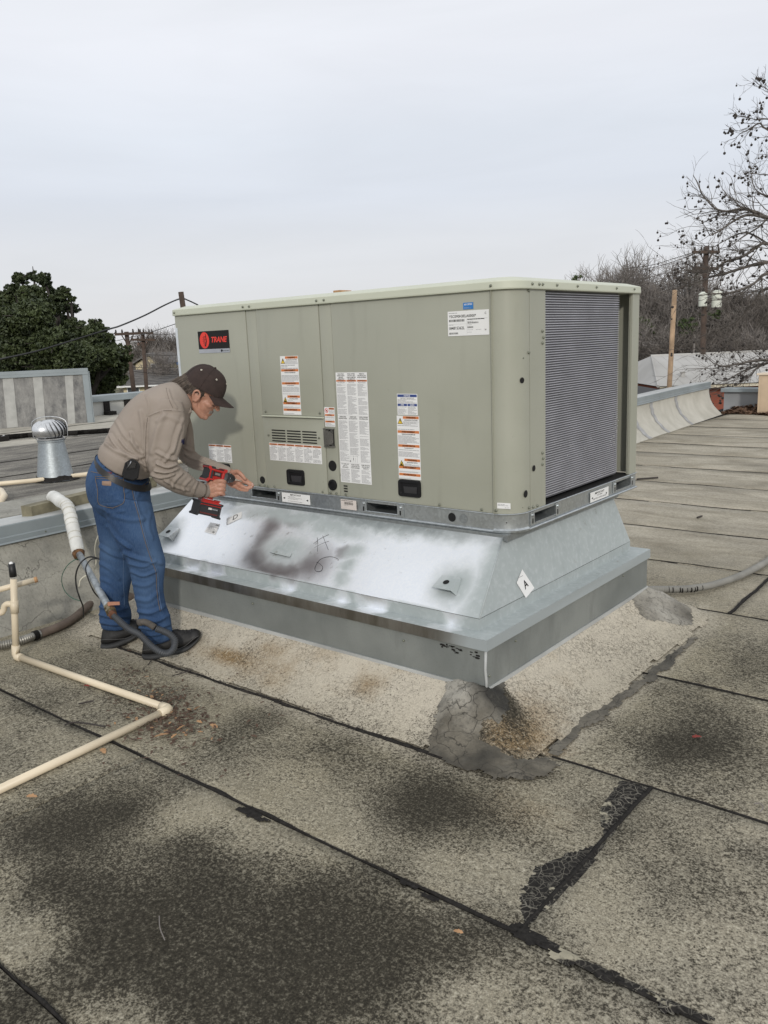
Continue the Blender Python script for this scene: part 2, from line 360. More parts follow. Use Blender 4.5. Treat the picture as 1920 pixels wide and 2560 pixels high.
def m_skirt(lip):
    t = NT('shelf lip steel' if lip else 'grey primed skirt'); p = t.pos(); s = t.sep(p); n = t.noise(p, 2.6, 4); n2 = t.noise(t.map(p, (1, 1, .3)), 9., 5, .6); g = t.noise(p, 120., 3, .7)
    if lip:
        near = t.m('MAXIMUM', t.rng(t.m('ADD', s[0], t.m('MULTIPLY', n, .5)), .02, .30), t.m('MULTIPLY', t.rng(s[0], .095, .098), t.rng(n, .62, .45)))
        c = t.mix(t.rng(n2, .35, .65), (.20, .185, .16), (.36, .35, .33)); c = t.mix(near, c, (.40, .44, .45))  # dark metal tone stands in for the roof mirrored in the lip
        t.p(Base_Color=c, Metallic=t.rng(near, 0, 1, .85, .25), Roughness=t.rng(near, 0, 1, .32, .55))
    else:
        c = t.mix(t.rng(n, .35, .65), (.205, .222, .215), (.30, .318, .305)); c = t.mix(t.rng(n2, .55, .75, 0, .5), c, (.16, .17, .165)); c = t.mix(t.rng(g, .55, .7, 0, .2), c, (.14, .145, .14))
        t.p(Base_Color=c, Metallic=.35, Roughness=.5)
    t.bump(t.noise(p, 4., 2), .15, .02); return t.mat
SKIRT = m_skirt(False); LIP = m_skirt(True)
TAR = m_tar(); TARV = m_tar('flaking bitumen', 1.); MAST = m_mastic(); CONC = m_conc(); DENIM = m_denim(); SHIRT = m_shirt(); SKIN = m_skin()
WHITE = simple('white label stock', (.80, .80, .79), .5, var=.02)
INK = simple('black ink', (.014, .014, .014), .6, spec=.25); GREYINK = simple('grey small print', (.30, .30, .31), .6)
ORANGE = simple('orange ink', (.62, .20, .06), .55, var=.03); BLUEINK = simple('blue ink', (.03, .06, .22), .55)
BLUE2 = simple('bright blue ink', (.03, .20, .55), .5); RED = simple('red ink', (.75, .045, .03), .45, var=.02)
YEL = simple('yellow ink', (.80, .55, .05), .5, var=.02); BLACKP = simple('black plastic', (.009, .009, .010), .5, spec=.3)
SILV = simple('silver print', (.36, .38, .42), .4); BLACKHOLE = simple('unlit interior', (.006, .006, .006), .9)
SCREW = simple('dull zinc screw', (.20, .21, .17), .45, .5)
PVC = simple('aged cream pvc', (.72, .62, .46), .42, var=.08, sc=5., bump=.05)
COPE = simple('blue grey painted coping', (.25, .285, .30), .5, var=.10, sc=3., bump=.06, bsc=8.)
COPEL = simple('pale coping top', (.42, .43, .42), .6, var=.18, sc=4.)
WOODG = simple('grey weathered timber', (.20, .18, .12), .9, var=.35, sc=12., bump=.5, bsc=40.)
POLE = simple('creosoted timber pole', (.075, .052, .04), .9, var=.3, sc=3., bump=.4, bsc=20.)
POLEL = simple('pale timber pole', (.36, .25, .16), .9, var=.3, sc=3., bump=.4, bsc=20.)
BLACKC = simple('black cable sheath', (.012, .012, .012), .5)
LEAF1 = simple('dry brown leaf', (.085, .05, .032), .8, var=.3, sc=30.); LEAF2 = simple('tan leaf', (.38, .22, .11), .8, var=.25, sc=30.); LEAF3 = simple('red leaf', (.22, .03, .02), .8, var=.2)
# ------------------------------------------------------------------ ground level and the roof deck
CX0, CX1, CY0, CY1 = -2.33, .088, -.393, 1.278      # curb metal footprint
def curb_dist(x, y):
    dx = np.maximum(np.maximum(CX0-x, x-CX1), 0); dy = np.maximum(np.maximum(CY0-y, y-CY1), 0)
    return np.hypot(dx, dy)
def surf(x, y):
    x = np.asarray(x, float); y = np.asarray(y, float)
    d = curb_dist(x, y); k = np.clip(1-d/.34, 0, 1)
    z = .148*k**1.5
    z = z+.05*np.exp(-(((x-.05)/.10)**2+((y+.46)/.09)**2))*(fbm(x*14, y*14)*1.3-.1)
    z = z+.035*np.exp(-(((x-.16)/.10)**2+((y-1.38)/.10)**2))*(fbm(x*14, y*14+9)*1.3)
    return z+.006*(fbm(x*1.3, y*1.3)-.5)*2
def roof_attrs(x, y):
    b = lambda cx, cy, rx, ry, a, rot=0: a*np.exp(-((((x-cx)*math.cos(rot)+(y-cy)*math.sin(rot))/rx)**2+((-(x-cx)*math.sin(rot)+(y-cy)*math.cos(rot))/ry)**2))
    mil = np.full(x.shape, .16)
    for u, v, r1, a in ((260, 2310, .17, 1.15), (370, 2380, .16, 1.1), (190, 2230, .12, .5), (116, 2215, .08, .7), (590, 2460, .22, .9), (174, 2120, .24, .75), (480, 2105, .14, .75), (560, 2190, .18, .6),
                        (840, 2230, .20, .75), (700, 2330, .24, .6), (240, 2010, .22, .65), (90, 2040, .2, .6), (380, 2020, .15, .4), (1209, 2351, .16, .55), (1050, 2400, .2, .5), (840, 2440, .25, .65), (1450, 2450, .2, .5), (950, 2330, .2, .45), (730, 2530, .2, .6),
                        (420, 2250, .2, .55), (1654, 2247, .3, .32), (1820, 2150, .3, .28), (1150, 2060, .28, .42), (1010, 2010, .22, .38), (800, 1900, .3, .35), (560, 1840, .2, .5), (640, 1790, .14, .35), (1770, 1800, .3, .6), (1690, 1880, .2, .5), (1800, 1900, .3, .5), (1880, 1640, .25, .5), (1060, 2020, .2, .5), (1150, 1990, .16, .5), (860, 1880, .2, .5), (1400, 2120, .1, .2), (1250, 2080, .15, .4), (1600, 2060, .2, .35), (1850, 1690, .3, .45),
                        (300, 1690, .14, .45), (200, 1650, .2, .3), (110, 1760, .15, .3), (370, 1740, .12, .5), (60, 1560, .1, .3), (60, 2500, .16, .8), (10, 2520, .14, .8)):
        g = onz(u, v, 0); mil = mil+b(g[0], g[1], r1, r1*1.0, a)
    for u, v, r1, a in ((540, 2000, .12, .75), (60, 2350, .13, .75), (110, 2440, .12, .5), (1162, 2484, .08, .9), (1160, 2250, .1, .3), (450, 2050, .10, .4), (330, 2530, .1, .35), (820, 2010, .14, .35), (900, 2080, .16, .45), (1250, 2170, .14, .5), (620, 2090, .1, .5), (1090, 2160, .12, .4), (1500, 2350, .22, .35)):
        g = onz(u, v, 0); mil = mil-b(g[0], g[1], r1, r1, a)
    mil = mil*.74
    tan = np.zeros(x.shape)
    for u, v, r1, a, r2 in ((575, 1655, .16, .75, .05), (680, 1660, .10, .5, .05), (690, 1690, .14, .35, .10), (820, 1690, .16, .3, .06), (920, 1745, .09, .6, .07), (1010, 1730, .06, .35, .05), (1300, 1840, .18, .9, .14), (1260, 1860, .10, .5, .08), (1350, 1790, .12, .35, .12), (1400, 1700, .2, .18, .2),
                            (1330, 2000, .2, .22, .15), (540, 1650, .3, .25, .1), (1230, 1990, .2, .2, .1), (700, 1700, .4, .15, .15)):
        g = onz(u, v, .03); tan = tan+b(g[0], g[1], r1, r2, a)
    d = curb_dist(x, y); lite = np.clip(1-d/.42, 0, 1)**.45*.9
    far = np.clip((y-.9+.9*(fbm(x*.8, y*.8)-.5))/2.2, 0, 1)*(1-np.clip(1-d/.4, 0, 1))
    lite = np.maximum(lite, .2*np.clip((x-.3)/1, 0, 1)*np.clip((-y)/.5, 0, 1))
    mil = mil-.45*np.clip(1-d/.4, 0, 1)-.06*np.clip((x-.2)/.8, 0, 1)
    for u, v, r1, a in ((1255, 1810, .10, 1.5), (1235, 1790, .07, 1.0), (1170, 1850, .14, .7), (1290, 1845, .08, .5), (1120, 1820, .08, .5), (1330, 1905, .16, .5), (1100, 1890, .18, .4), (1500, 1790, .10, .25), (540, 1645, .10, .35), (620, 1660, .12, .25), (420, 1600, .12, .45), (1640, 1540, .1, .5), (1700, 1500, .1, .4)):
        g = onz(u, v, .02); mil = mil+b(g[0], g[1], r1, r1*.7, a)
    return {'mildew': mil, 'tan': tan, 'lite': lite, 'far': far}
def grid_obj(name, xs, ys, zf, mat, parent, attrs=None, keep=None, skirt=0., edge=0., smooth=True, kind=None):
    X, Y = np.meshgrid(xs, ys); nx, ny = len(xs), len(ys)
    if edge:
        j = edge
        Y[0] += j*(fbm(xs*6, ys[0]*3)-.5)*2+.5*j*(vnoise(xs*31, ys[0])-.5); Y[-1] += j*(fbm(xs*6, ys[-1]*3+.0)-.5)*2+.5*j*(vnoise(xs*31, ys[-1])-.5)
    Z = zf(X, Y)
    if skirt: Z[0] -= skirt; Z[-1] -= skirt; Z[:, 0] -= skirt; Z[:, -1] -= skirt
    V = np.stack([X, Y, Z], -1).reshape(-1, 3)
    I = np.arange(nx*ny).reshape(ny, nx); Q = np.stack([I[:-1, :-1], I[:-1, 1:], I[1:, 1:], I[1:, :-1]], -1).reshape(-1, 4)
    if keep is not None:
        kk = keep(X, Y); q = kk.reshape(-1)[Q].all(axis=1); Q = Q[q]
        used = np.unique(Q); mp = -np.ones(len(V), int); mp[used] = np.arange(len(used)); V = V[used]; Q = mp[Q]
    o = obj(name, V, Q.tolist(), mat, parent, smooth)
    if attrs:
        A = attrs(V[:, 0], V[:, 1])
        for k, a in A.items():
            at = o.data.attributes.new(k, 'FLOAT', 'POINT'); at.data.foreach_set('value', np.ascontiguousarray(a, dtype=np.float32))
    if kind: o['kind'] = kind
    return o
SEAMS = [-8., -7.05, -6.1, -5.15, -4.2, -3.2, -2.27, -1.37, -.46, .49, 1.54, 2.4, 3.37, 4.36, 5.38, 6.4, 7.45, 8.4, 9.45, 10.55, 11.8, 13.3]
DECKX = 13.
def roof_deck():
    t = empty('roof', (0, 0, 0), 'flat roof of mildewed coated felt sheets with black seams', None, None, 'structure')
    MBx = MB(); MBx.box(-3.4, DECKX+.4, -8.4, 13.9, -.5, -.012); MBx.obj('deck', TAR, t)
    cuts = {7: [.80], 10: [.46], 8: [2.7], 9: [3.4], 6: [-.9, 2.6], 12: [2.1], 14: [-.75+.6, 4], 15: [2.8], 17: [1.5], 5: [1.2], 11: [3.3], 13: [5.], 16: [6.]}
    for i in range(len(SEAMS)-1):
        cs = [-2.95]+cuts.get(i, [])+[DECKX]
        y0, y1 = SEAMS[i], SEAMS[i+1]
        for a, b_ in zip(cs[:-1], cs[1:]):
            near = -3.3 < y0 < 3
            st = .055 if near else .16
            bl = b_-.004; al = a+.004
            xs = np.arange(al, min(bl, 4.5 if near else bl), st)
            if near and bl > 4.5: xs = np.concatenate([xs, np.arange(4.5, bl, .3)])
            xs = np.append(xs, bl); xs = np.concatenate([[al, al+.004], xs[1:-1], [bl-.004, bl]])
            gp = .0035 if near else .0015; ys = np.linspace(y0+gp, y1-gp, max(4, int((y1-y0)/st))); ys = np.concatenate([[ys[0], ys[0]+.004], ys[1:-1], [ys[-1]-.004, ys[-1]]])
            zf = (lambda k: lambda X, Y: .006*(fbm(X*1.3, Y*1.3)-.5)*2+.0025*(fbm(X*7, Y*7)-.5)+.002*(k % 2)-.003)(i)
            xs = np.sort(xs)
            grid_obj('roof_sheet', xs, ys, zf, ROOF, t, roof_attrs, None, .008, .008)
    # bitumen squeezed out of the laps
    for i, y, x0, x1_ in [(i, y, -2.9 if i != 8 else .42, DECKX) for i, y in enumerate(SEAMS[1:-1], 1)]+[(30, -.72, -2.2, .14)]:
        n = int((DECKX-x0)/(.02 if -3 < y < 3 else .06)); xs = np.linspace(x0, DECKX, n)
        if -3 < y < 1: xs = np.linspace(x0, min(5, x1_), 560)
        wdt = (.0018 if y < 1 else .0012)+(.011 if y < 1 else .007)*np.clip(fbm(xs*5, y*3)*2.2-1.0, 0, 1)+.004*vnoise(xs*45, y)*vnoise(xs*9, y)
        if i == 30: wdt = wdt+.010*np.clip(fbm(xs*9, 5.)*2-.7, 0, 1)*vnoise(xs*60, 2)
        if i == 7: wdt = wdt+.006*np.clip((xs-.85)/.1, 0, 1)*fbm(xs*20, y)+.012*np.exp(-((xs+.42)/.06)**2)
        cy = y+(.008 if y < 1 else .03)*(fbm(xs*(6 if y < 1 else 2.2), y*3)-.5)*2+.004*(fbm(xs*17, y)-.5)
        wdt = wdt*(.72 if y < 1 else 1)
        V = []; F = []
        for k in range(n if not (-3 < y < 1) else 560):
            z = (.006*(fbm(xs[k]*1.3, cy[k]*1.3)-.5)*2+.0016) if i != 30 else float(surf(xs[k], cy[k]))+.0062
            V += [(xs[k], cy[k]-wdt[k], z-.008), (xs[k], cy[k]-wdt[k]*.75, z), (xs[k], cy[k]+wdt[k]*.7, z+.0006), (xs[k], cy[k]+wdt[k], z-.008)]
        for k in range(len(V)//4-1):
            for j in range(3): F.append((k*4+j, k*4+j+1, k*4+j+5, k*4+j+4))
        obj('tar_seam', V, F, TAR, t, True)
    # cross laps
    for (x, y0, y1) in ((.80, -1.37, -.46), (.46, 1.54, 2.4), (-.9, -3.2, -2.27), (4., -1.37, -.46)):
        ys = np.linspace(y0, y1, 60); ww = .004+.008*fbm(ys*7, x); cx = x+.012*(fbm(ys*5, x)-.5)*2
        V = []; F = []
        for k in range(60): V += [(cx[k]-ww[k], ys[k], -.006), (cx[k]-ww[k]*.7, ys[k], .0045), (cx[k]+ww[k]*.7, ys[k], .0045), (cx[k]+ww[k], ys[k], -.006)]
        for k in range(59):
            for j in range(3): F.append((k*4+j, k*4+j+1, k*4+j+5, k*4+j+4))
        obj('tar_seam', V, F, TAR, t, True)
    # cream coated flashing that climbs the curb
    xs = np.arange(CX0-.52, CX1+.42, .017); ys = np.arange(CY0-.36, CY1+.40, .017)
    def keep(X, Y):
        d = curb_dist(X, Y); lim = np.where(X < CX0, .47, .325)+.03*(fbm(X*5, Y*5)-.5)*2
        ins = (X > CX0+.02) & (X < CX1-.02) & (Y > CY0+.02) & (Y < CY1-.02)
        return (d < lim) & ~ins
    def zz(X, Y):
        d = curb_dist(X, Y); return surf(X, Y)+.0065-.012*np.clip((d-.30)/.05, 0, 1)+.003*(fbm(X*9, Y*9)-.5)
    grid_obj('curb_flashing', xs, ys, zz, FLASH, t, roof_attrs, keep, kind=None)
    return t
ROOFT = roof_deck()
def inside(poly, X, Y):
    r = np.zeros(X.shape, bool); n = len(poly)
    for i in range(n):
        x0, y0 = poly[i]; x1, y1 = poly[(i+1) % n]
        c = ((y0 > Y) != (y1 > Y)) & (X < (x1-x0)*(Y-y0)/((y1-y0)+1e-12)+x0); r ^= c
    return r
def edged(poly, X, Y):
    d = np.full(X.shape, 9.)
    for i in range(len(poly)):
        a = np.array(poly[i]); b = np.array(poly[(i+1) % len(poly)]); ab = b-a
        t = np.clip(((X-a[0])*ab[0]+(Y-a[1])*ab[1])/(ab@ab+1e-12), 0, 1)
        d = np.minimum(d, np.hypot(X-a[0]-t*ab[0], Y-a[1]-t*ab[1]))
    return d
def patch(name, poly, mat, h=.009, res=.012, wob=.02, attrs=None, lift=.008, rough=.006):
    P = np.array(poly); xs = np.arange(P[:, 0].min()-.03, P[:, 0].max()+.03, res); ys = np.arange(P[:, 1].min()-.03, P[:, 1].max()+.03, res)
    def keep(X, Y):
        XX = X+wob*(fbm(X*12, Y*12)-.5)*2+wob*.6*(fbm(X*45, Y*45)-.5)*2; YY = Y+wob*(fbm(X*12+5, Y*12+5)-.5)*2+wob*.6*(fbm(X*45+3, Y*45+8)-.5)*2; return inside(poly, XX, YY)
    def zf(X, Y):
        d = edged(poly, X, Y); return surf(X, Y)+lift-.003+h*np.clip(d/.05, 0, 1)+rough*(fbm(X*22, Y*22)-.5)*2*np.clip(d/.03, 0, 1)
    return grid_obj(name, xs, ys, zf, mat, ROOFT, attrs, keep)
def G(o, k, pts, z=0.): return [tuple(onz(o[0]+x*k, o[1]+y*k, z)[:2]) for x, y in pts]
z3 = ((1000, 1600), .5546); z6 = ((960, 1900), .5787)
corner = G(*z3, [(300, 225), (215, 300), (150, 390), (115, 490), (230, 550), (400, 605), (520, 600), (600, 605), (660, 590), (720, 540), (650, 500), (600, 508), (540, 510), (470, 500), (400, 470), (360, 462), (370, 430), (440, 440), (500, 400), (510, 370), (480, 330), (470, 270), (430, 225), (380, 215)], .03)
def c_attr(x, y):
    g = onz(1000+440*.5546, 1600+365*.5546, .03); s = np.exp(-(((x-g[0])/.095)**2+((y-g[1])/.075)**2))
    c = onz(1000+300*.5546, 1600+300*.5546, .06); l = np.exp(-(((x-c[0])/.17)**2+((y-c[1])/.14)**2))
    return {'lite': np.clip(l*1.5-.1+(fbm(x*16, y*16)-.5)*.9, 0, 1)*(1-np.clip(s, 0, 1)), 'soot': np.clip(np.clip(s*1.6+(fbm(x*20, y*20)-.5)*.6, 0, 1)*(s > .12)+np.clip(fbm(x*8, y*8)*2.2-1.05, 0, .6), 0, 1)}
patch('mastic_patch', corner, MAST, .009, .011, .03, c_attr, .010, .010)
band = G(*z3, [(650, 500), (740, 450), (775, 400), (800, 350), (900, 315), (980, 250), (1080, 175), (1180, 95), (1250, 45), (1310, -10), (1345, -5), (1290, 50), (1240, 110), (1170, 170), (1060, 250), (960, 330), (900, 385), (840, 410), (800, 450), (760, 500), (720, 540)])
zero = lambda x, y: {'lite': x*0+.12, 'soot': np.clip(fbm(x*7, y*7)*2.2-1.15, 0, .7)}
patch('mastic_band', band, MAST, .007, .011, .022, zero, .007, .008)
z4 = ((1500, 900), .2983)
farc = G(*z4, [(370, 1950), (440, 1985), (520, 2010), (640, 2060), (760, 2080), (800, 2130), (780, 2220), (600, 2230), (430, 2260), (300, 2240), (260, 2150), (330, 2050)], .03)
patch('mastic_patch', farc, MAST, .010, .013, .03, lambda x, y: {'lite': np.clip(fbm(x*6, y*6)*2.2-.75, 0, 1), 'soot': x*0}, .010, .010)
tear1 = G(*z6, [(1010, 75), (975, 130), (945, 170), (920, 230), (925, 290), (950, 335), (990, 335), (1040, 260), (1090, 190), (1150, 122), (1080, 95)])
tear2 = G(*z6, [(975, 345), (900, 365), (800, 390), (720, 420), (640, 470), (590, 510), (570, 560), (578, 640), (598, 735), (635, 740), (700, 665), (770, 600), (835, 515), (905, 440), (945, 385)])
patch('bitumen_patch', tear1, TARV, .003, .009, .012, None, .002, .003); patch('bitumen_patch', tear2, TARV, .003, .009, .012, None, .002, .003)
crk = G(*z6, [(620, 745), (700, 775), (800, 818), (900, 865), (1000, 915), (1110, 970), (1200, 1015), (1330, 1060), (1480, 1120), (1380, 1122), (1250, 1105), (1165, 1075), (1140, 1015), (1080, 1000), (960, 955), (890, 918), (820, 905), (750, 875), (710, 825)])
patch('bitumen_patch', crk, TARV, .008, .008, .02, None, .003, .012)
for u, v, r in ((630, 2030, .045), (660, 2042, .03), (1015, 2205, .035), (1080, 2238, .03), (1325, 2335, .05)):
    g = onz(u, v, 0); pl = [(g[0]+r*math.cos(a)*(1.5), g[1]-.01+r*.6*math.sin(a)) for a in np.linspace(0, 6.283, 12)[:-1]]
    patch('bitumen_patch', pl, TAR, .008, .007, .02, None, .003, .01)
# ------------------------------------------------------------------ curb adapter under the unit
def loop_band(mb, R0, z0, R1, z1):
    """four-sided band between rectangle R0 at z0 and R1 at z1, R = (x0,x1,y0,y1)"""
    c = lambda R, z: [(R[0], R[2], z), (R[1], R[2], z), (R[1], R[3], z), (R[0], R[3], z)]
    a, b = c(R0, z0), c(R1, z1)
    V = a+b; mb.add(V, [(i, (i+1) % 4, 4+(i+1) % 4, 4+i) for i in range(4)])
def sub_band(mb, R0, z0, R1, z1, nx=24, nz=6, wav=.0015):
    c = lambda R, z: [np.array(p) for p in ((R[0], R[2], z), (R[1], R[2], z), (R[1], R[3], z), (R[0], R[3], z))]
    a, b = c(R0, z0), c(R1, z1)
    for i in range(4):
        p0, p1, q0, q1 = a[i], a[(i+1) % 4], b[i], b[(i+1) % 4]; V = []; F = []
        nrm = np.cross(p1-p0, q0-p0); nrm /= np.linalg.norm(nrm)
        for k in range(nz+1):
            for j in range(nx+1):
                s, t = j/nx, k/nz; P = (p0*(1-s)+p1*s)*(1-t)+(q0*(1-s)+q1*s)*t
                e = min(s, 1-s, t, 1-t)*4; P = P+nrm*wav*min(1, e)*float(fbm(P[0]*3+i*9, P[1]*3, P[2]*5, 2)-.5)*2
                V.append(P)
        for k in range(nz):
            for j in range(nx): F.append((k*(nx+1)+j, k*(nx+1)+j+1, (k+1)*(nx+1)+j+1, (k+1)*(nx+1)+j))
        mb.add(V, F)
def curb():
    t = empty('curb_adapter', (-1.1, .4, .15), 'flared galvanised steel curb under the large rooftop air conditioner', 'curb')
    hb = (-2.27, .02, -.33, 1.20); ht = (-2.185, -.06, -.003, 1.12)
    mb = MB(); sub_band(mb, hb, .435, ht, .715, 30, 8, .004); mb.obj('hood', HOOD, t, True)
    mb = MB(); loop_band(mb, (hb[0], hb[1], hb[2], hb[3]), .381, (hb[0], hb[1], hb[2], hb[3]), .433); mb.obj('upstand', HOOD, t)
    so = (-2.345, .10, -.405, 1.29)
    mb = MB(); loop_band(mb, so, .380, (hb[0], hb[1], hb[2], hb[3]), .3815)
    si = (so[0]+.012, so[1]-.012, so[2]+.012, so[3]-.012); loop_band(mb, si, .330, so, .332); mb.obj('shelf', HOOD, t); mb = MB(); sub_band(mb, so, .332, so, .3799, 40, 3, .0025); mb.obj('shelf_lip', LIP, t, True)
    mb = MB(); sub_band(mb, si, .162, si, .330, 30, 4, .003); mb.obj('skirt', SKIRT, t, True)
    # drip strip along the foot and down the corner
    e = .006; mb = MB()
    for a in ((si[0]-e, si[1]+e, si[2]-e, si[2]-.001), (si[0]-e, si[1]+e, si[3]+.001, si[3]+e)): mb.box(a[0], a[1], a[2], a[3], .150, .168)
    mb.box(si[1]+.001, si[1]+e, si[2]-.0008, si[3]+.0008, .150, .1679); mb.box(si[0]-e, si[0]-.001, si[2]-.0008, si[3]+.0008, .150, .1679)
    mb.obj('drip_strip', COPEL, t)
    mb = MB(); mb.tube([(si[1]+.001, si[2]-.001, .150), (si[1]+.003, si[2]-.003, .2), (si[1]-.002, si[2]-.002, .25), (si[1]+.001, si[2]-.001, .328)], .006, 6); mb.obj('corner_bead', COPEL, t, True)
    mb = MB(); V = [(hb[1]+.001, hb[2]-.001, .436), (ht[1]+.001, ht[2]-.001, .712)]; mb.tube(V, .0035, 6); mb.obj('weld_seam', HOOD, t, True)
    # flange below the rail
    mb = MB(); f = (-2.20, -.03, -.018, 1.15); mb.box(f[0], f[1], f[2], f[3], .688, .716); mb.obj('flange', GALV_D, t)
    n = Vector((0, -.65, .76)).normalized(); dn = Vector((0, -.76, -.65)).normalized()
    def hp(x, s):      # point on the sloping front at parameter s from the top
        return Vector((x, -.003-.327*s, .715-.28*s))
    def lift_tab(xc, s, tw):
        mb = MB(); c = hp(xc, s); w_ = .048
        a = c+dn*.035; b = c-dn*.05; u = Vector((1, 0, 0))
        pts = [a-u*w_+n*.036, a+u*w_+n*.036, b+u*w_+n*.010, b-u*w_+n*.010]
        mb.prism(pts, n*-.004)
        mb.prism([a+u*w_+n*.036, b+u*w_+n*.010, b+u*w_, a+u*(w_+tw)+n*.001], u*.003)
        mb.obj('lifting_tab', HOOD, t)
        cc = (a+b)/2+n*.0236; nn = (pts[1]-pts[0]).cross(pts[3]-pts[0]).normalized()
        o = MB(); o.lathe([(.0001, 0), (.0145, 0)], cc+nn*.0012, 18, nn); o.obj('tab_hole', BLACKHOLE, t)
    lift_tab(-.20, .72, .012); lift_tab(-2.16, .72, .01)
    mb = MB(); c = hp(-1.235, .70); u = Vector((1, 0, -.02)).normalized()
    mb.prism([c-u*.072+n*.016+dn*.010, c+u*.072+n*.013+dn*.012, c+u*.062-dn*.035+n*.001, c-u*.062-dn*.035+n*.001], n*-.003); mb.obj('lifting_tab', HOOD, t)
    mb = MB(); mb.prism([c-u*.070+n*.012+dn*.009, c+u*.068+n*.010+dn*.011, c+u*.06+dn*.004+n*.001, c-u*.05+dn*.006+n*.001], n*-.002); mb.obj('slot_shadow_gap', BLACKHOLE, t)
    # marker writing: a hash and a looped 6
    def Hq(u_, v_):
        d = ray(u_, v_); nn = np.array(n); P0 = np.array(hp(0, .5)); return CAM+d*((P0-CAM)@nn)/(d@nn)+nn*.0022
    Z1 = lambda x, y: Hq(400+x*.3617, 1180+y*.3617)
    mb = MB()
    for P in ([(1088, 455), (1092, 500), (1089, 552)], [(1126, 442), (1145, 490), (1165, 541)], [(1063, 497), (1110, 463), (1168, 434)], [(1070, 524), (1120, 498), (1170, 479)],
              [(1232, 614), (1230, 603), (1195, 589), (1150, 590), (1105, 610), (1078, 650), (1072, 678), (1090, 690), (1115, 685), (1126, 660), (1110, 640), (1090, 626), (1084, 628)]):
        mb.tube(smooth_path([Z1(*q) for q in P], 4), .0011, 4)
    mb.obj('marker_writing', INK, t)
    for x, z in ((-.33, .29), (-1.3, .29)): MB().ball((x, si[2]-.002, z), .006, 6).obj('rivet_head', SCREW, t, True)
    for y, z in ((-.37, .215), (-.16, .30), (.95, .31)): MB().ball((si[1]+.002, y, z), .0055, 6).obj('rivet_head', SCREW, t, True)
    # torn paper residue near the corner
    mb = MB(); r = random.Random(4)
    for k in range(26):
        x = -.14+r.random()*.2; z = .318-r.random()*.028-(x+.14)*.02; w_ = .004+r.random()*.016; mb.box(x, x+w_, si[2]-.0016-k*.00003, si[2]-.0005, z, z+.002+r.random()*.006)
    tr = mb.obj('tar_residue', TAR, t); tr['kind'] = 'stuff'
    return t, Hq
CURB, HQ = curb()
# ------------------------------------------------------------------ printed labels
_tc = {}
def glyphs(s, bold=0., shear=0.):
    k = (s, bold, shear)
    if k in _tc: return _tc[k]
    cu = bpy.data.curves.new('t', 'FONT'); cu.body = s; cu.size = 1; cu.offset = bold; cu.shear = shear; cu.resolution_u = 2
    o = bpy.data.objects.new('t', cu); COL.objects.link(o); dg = bpy.context.evaluated_depsgraph_get(); dg.update()
    me = bpy.data.meshes.new_from_object(o.evaluated_get(dg))
    V = np.array([v.co[:2] for v in me.vertices]) if len(me.vertices) else np.zeros((0, 2)); F = [tuple(p.vertices) for p in me.polygons]
    bpy.data.objects.remove(o); bpy.data.curves.remove(cu); bpy.data.meshes.remove(me)
    if len(V):
        lo, hi = V.min(0), V.max(0); V = (V-lo)/(hi-lo); asp = (hi-lo)[0]/(hi-lo)[1]
    else: asp = 1
    _tc[k] = (V, F, asp); return _tc[k]
class Label:
    """a printed sheet: u runs right, v runs up, in metres from its lower left corner"""
    def __init__(s, name, origin, U, W, H, parent, mats=None, Vd=(0, 0, 1), sheet=WHITE, label=None, th=.0006, curl=0., shape=None):
        s.O = Vector(origin); s.U = Vector(U).normalized(); s.Vv = Vector(Vd).normalized(); s.N = s.U.cross(s.Vv).normalized(); s.W, s.H = W, H
        s.parent = parent; s.mats = mats or [INK, GREYINK, ORANGE, BLUEINK, YEL, RED, SILV, WHITE, BLUE2]; s.mb = MB(); s.lay = 0
        b = MB()
        pts = shape or [(0, 0), (W, 0), (W, H), (0, H)]
        b.prism([s.P(u, v, 0) for u, v in pts], s.N*-.0002-s.N*0 if False else s.N*th)
        s.sheet = b.obj(name, sheet, parent); s.th = th
        if label: s.sheet['label'] = label
    def P(s, u, v, h): return s.O+s.U*u+s.Vv*v+s.N*h
    def poly(s, pts, m, h=1):
        s.mb.m = m; s.mb.add([s.P(u, v, s.th+.00025*h) for u, v in pts], [tuple(range(len(pts)))])
    def rect(s, u0, v0, u1, v1, m, h=1): s.poly([(u0, v0), (u1, v0), (u1, v1), (u0, v1)], m, h)
    def text(s, t, u, v, hh, m=0, w=None, bold=0., shear=0., cen=False, h=2):
        V, F, asp = glyphs(t, bold, shear)
        if not len(V): return
        ww = asp*hh
        if w and (ww > w or w < 0): ww = abs(w)
        u0 = u-ww/2 if cen else u
        s.mb.m = m; s.mb.add([s.P(u0+a*ww, v+b*hh, s.th+.00025*h) for a, b in V], F)
    def lines(s, u0, u1, v0, v1, n, m=1, r=None, ink=.42):
        r = r or rnd; p = (v1-v0)/n
        if p < 1e-4 or u1-u0 < .003: return
        for k in range(n):
            y = v1-(k+.8)*p; u = u0; end = u1-(r.random()**3)*(u1-u0)*.6
            if r.random() < .06: continue
            while u < end:
                L = min((.006+r.random()*.022)*max(.25, (u1-u0)/.10), end-u); s.rect(u, y, u+L, y+p*ink, m); u += L+p*.32
    def bars(s, u0, u1, v0, v1, m=0, r=None):
        r = r or rnd; u = u0
        while u < u1:
            L = (u1-u0)*(.008+r.random()*.025); s.rect(u, v0, min(u+L, u1), v1, m); u += L+(u1-u0)*(.008+r.random()*.02)
    def tri(s, u, v, w, m=4):
        s.poly([(u, v), (u+w, v), (u+w/2, v+w*.9)], 0, 1); k = .12
        s.poly([(u+w*k, v+w*.07), (u+w*(1-k), v+w*.07), (u+w/2, v+w*.76)], m, 2)
    def done(s, name='print'):
        return s.mb.obj(name, s.mats, s.sheet) if s.mb.V else None
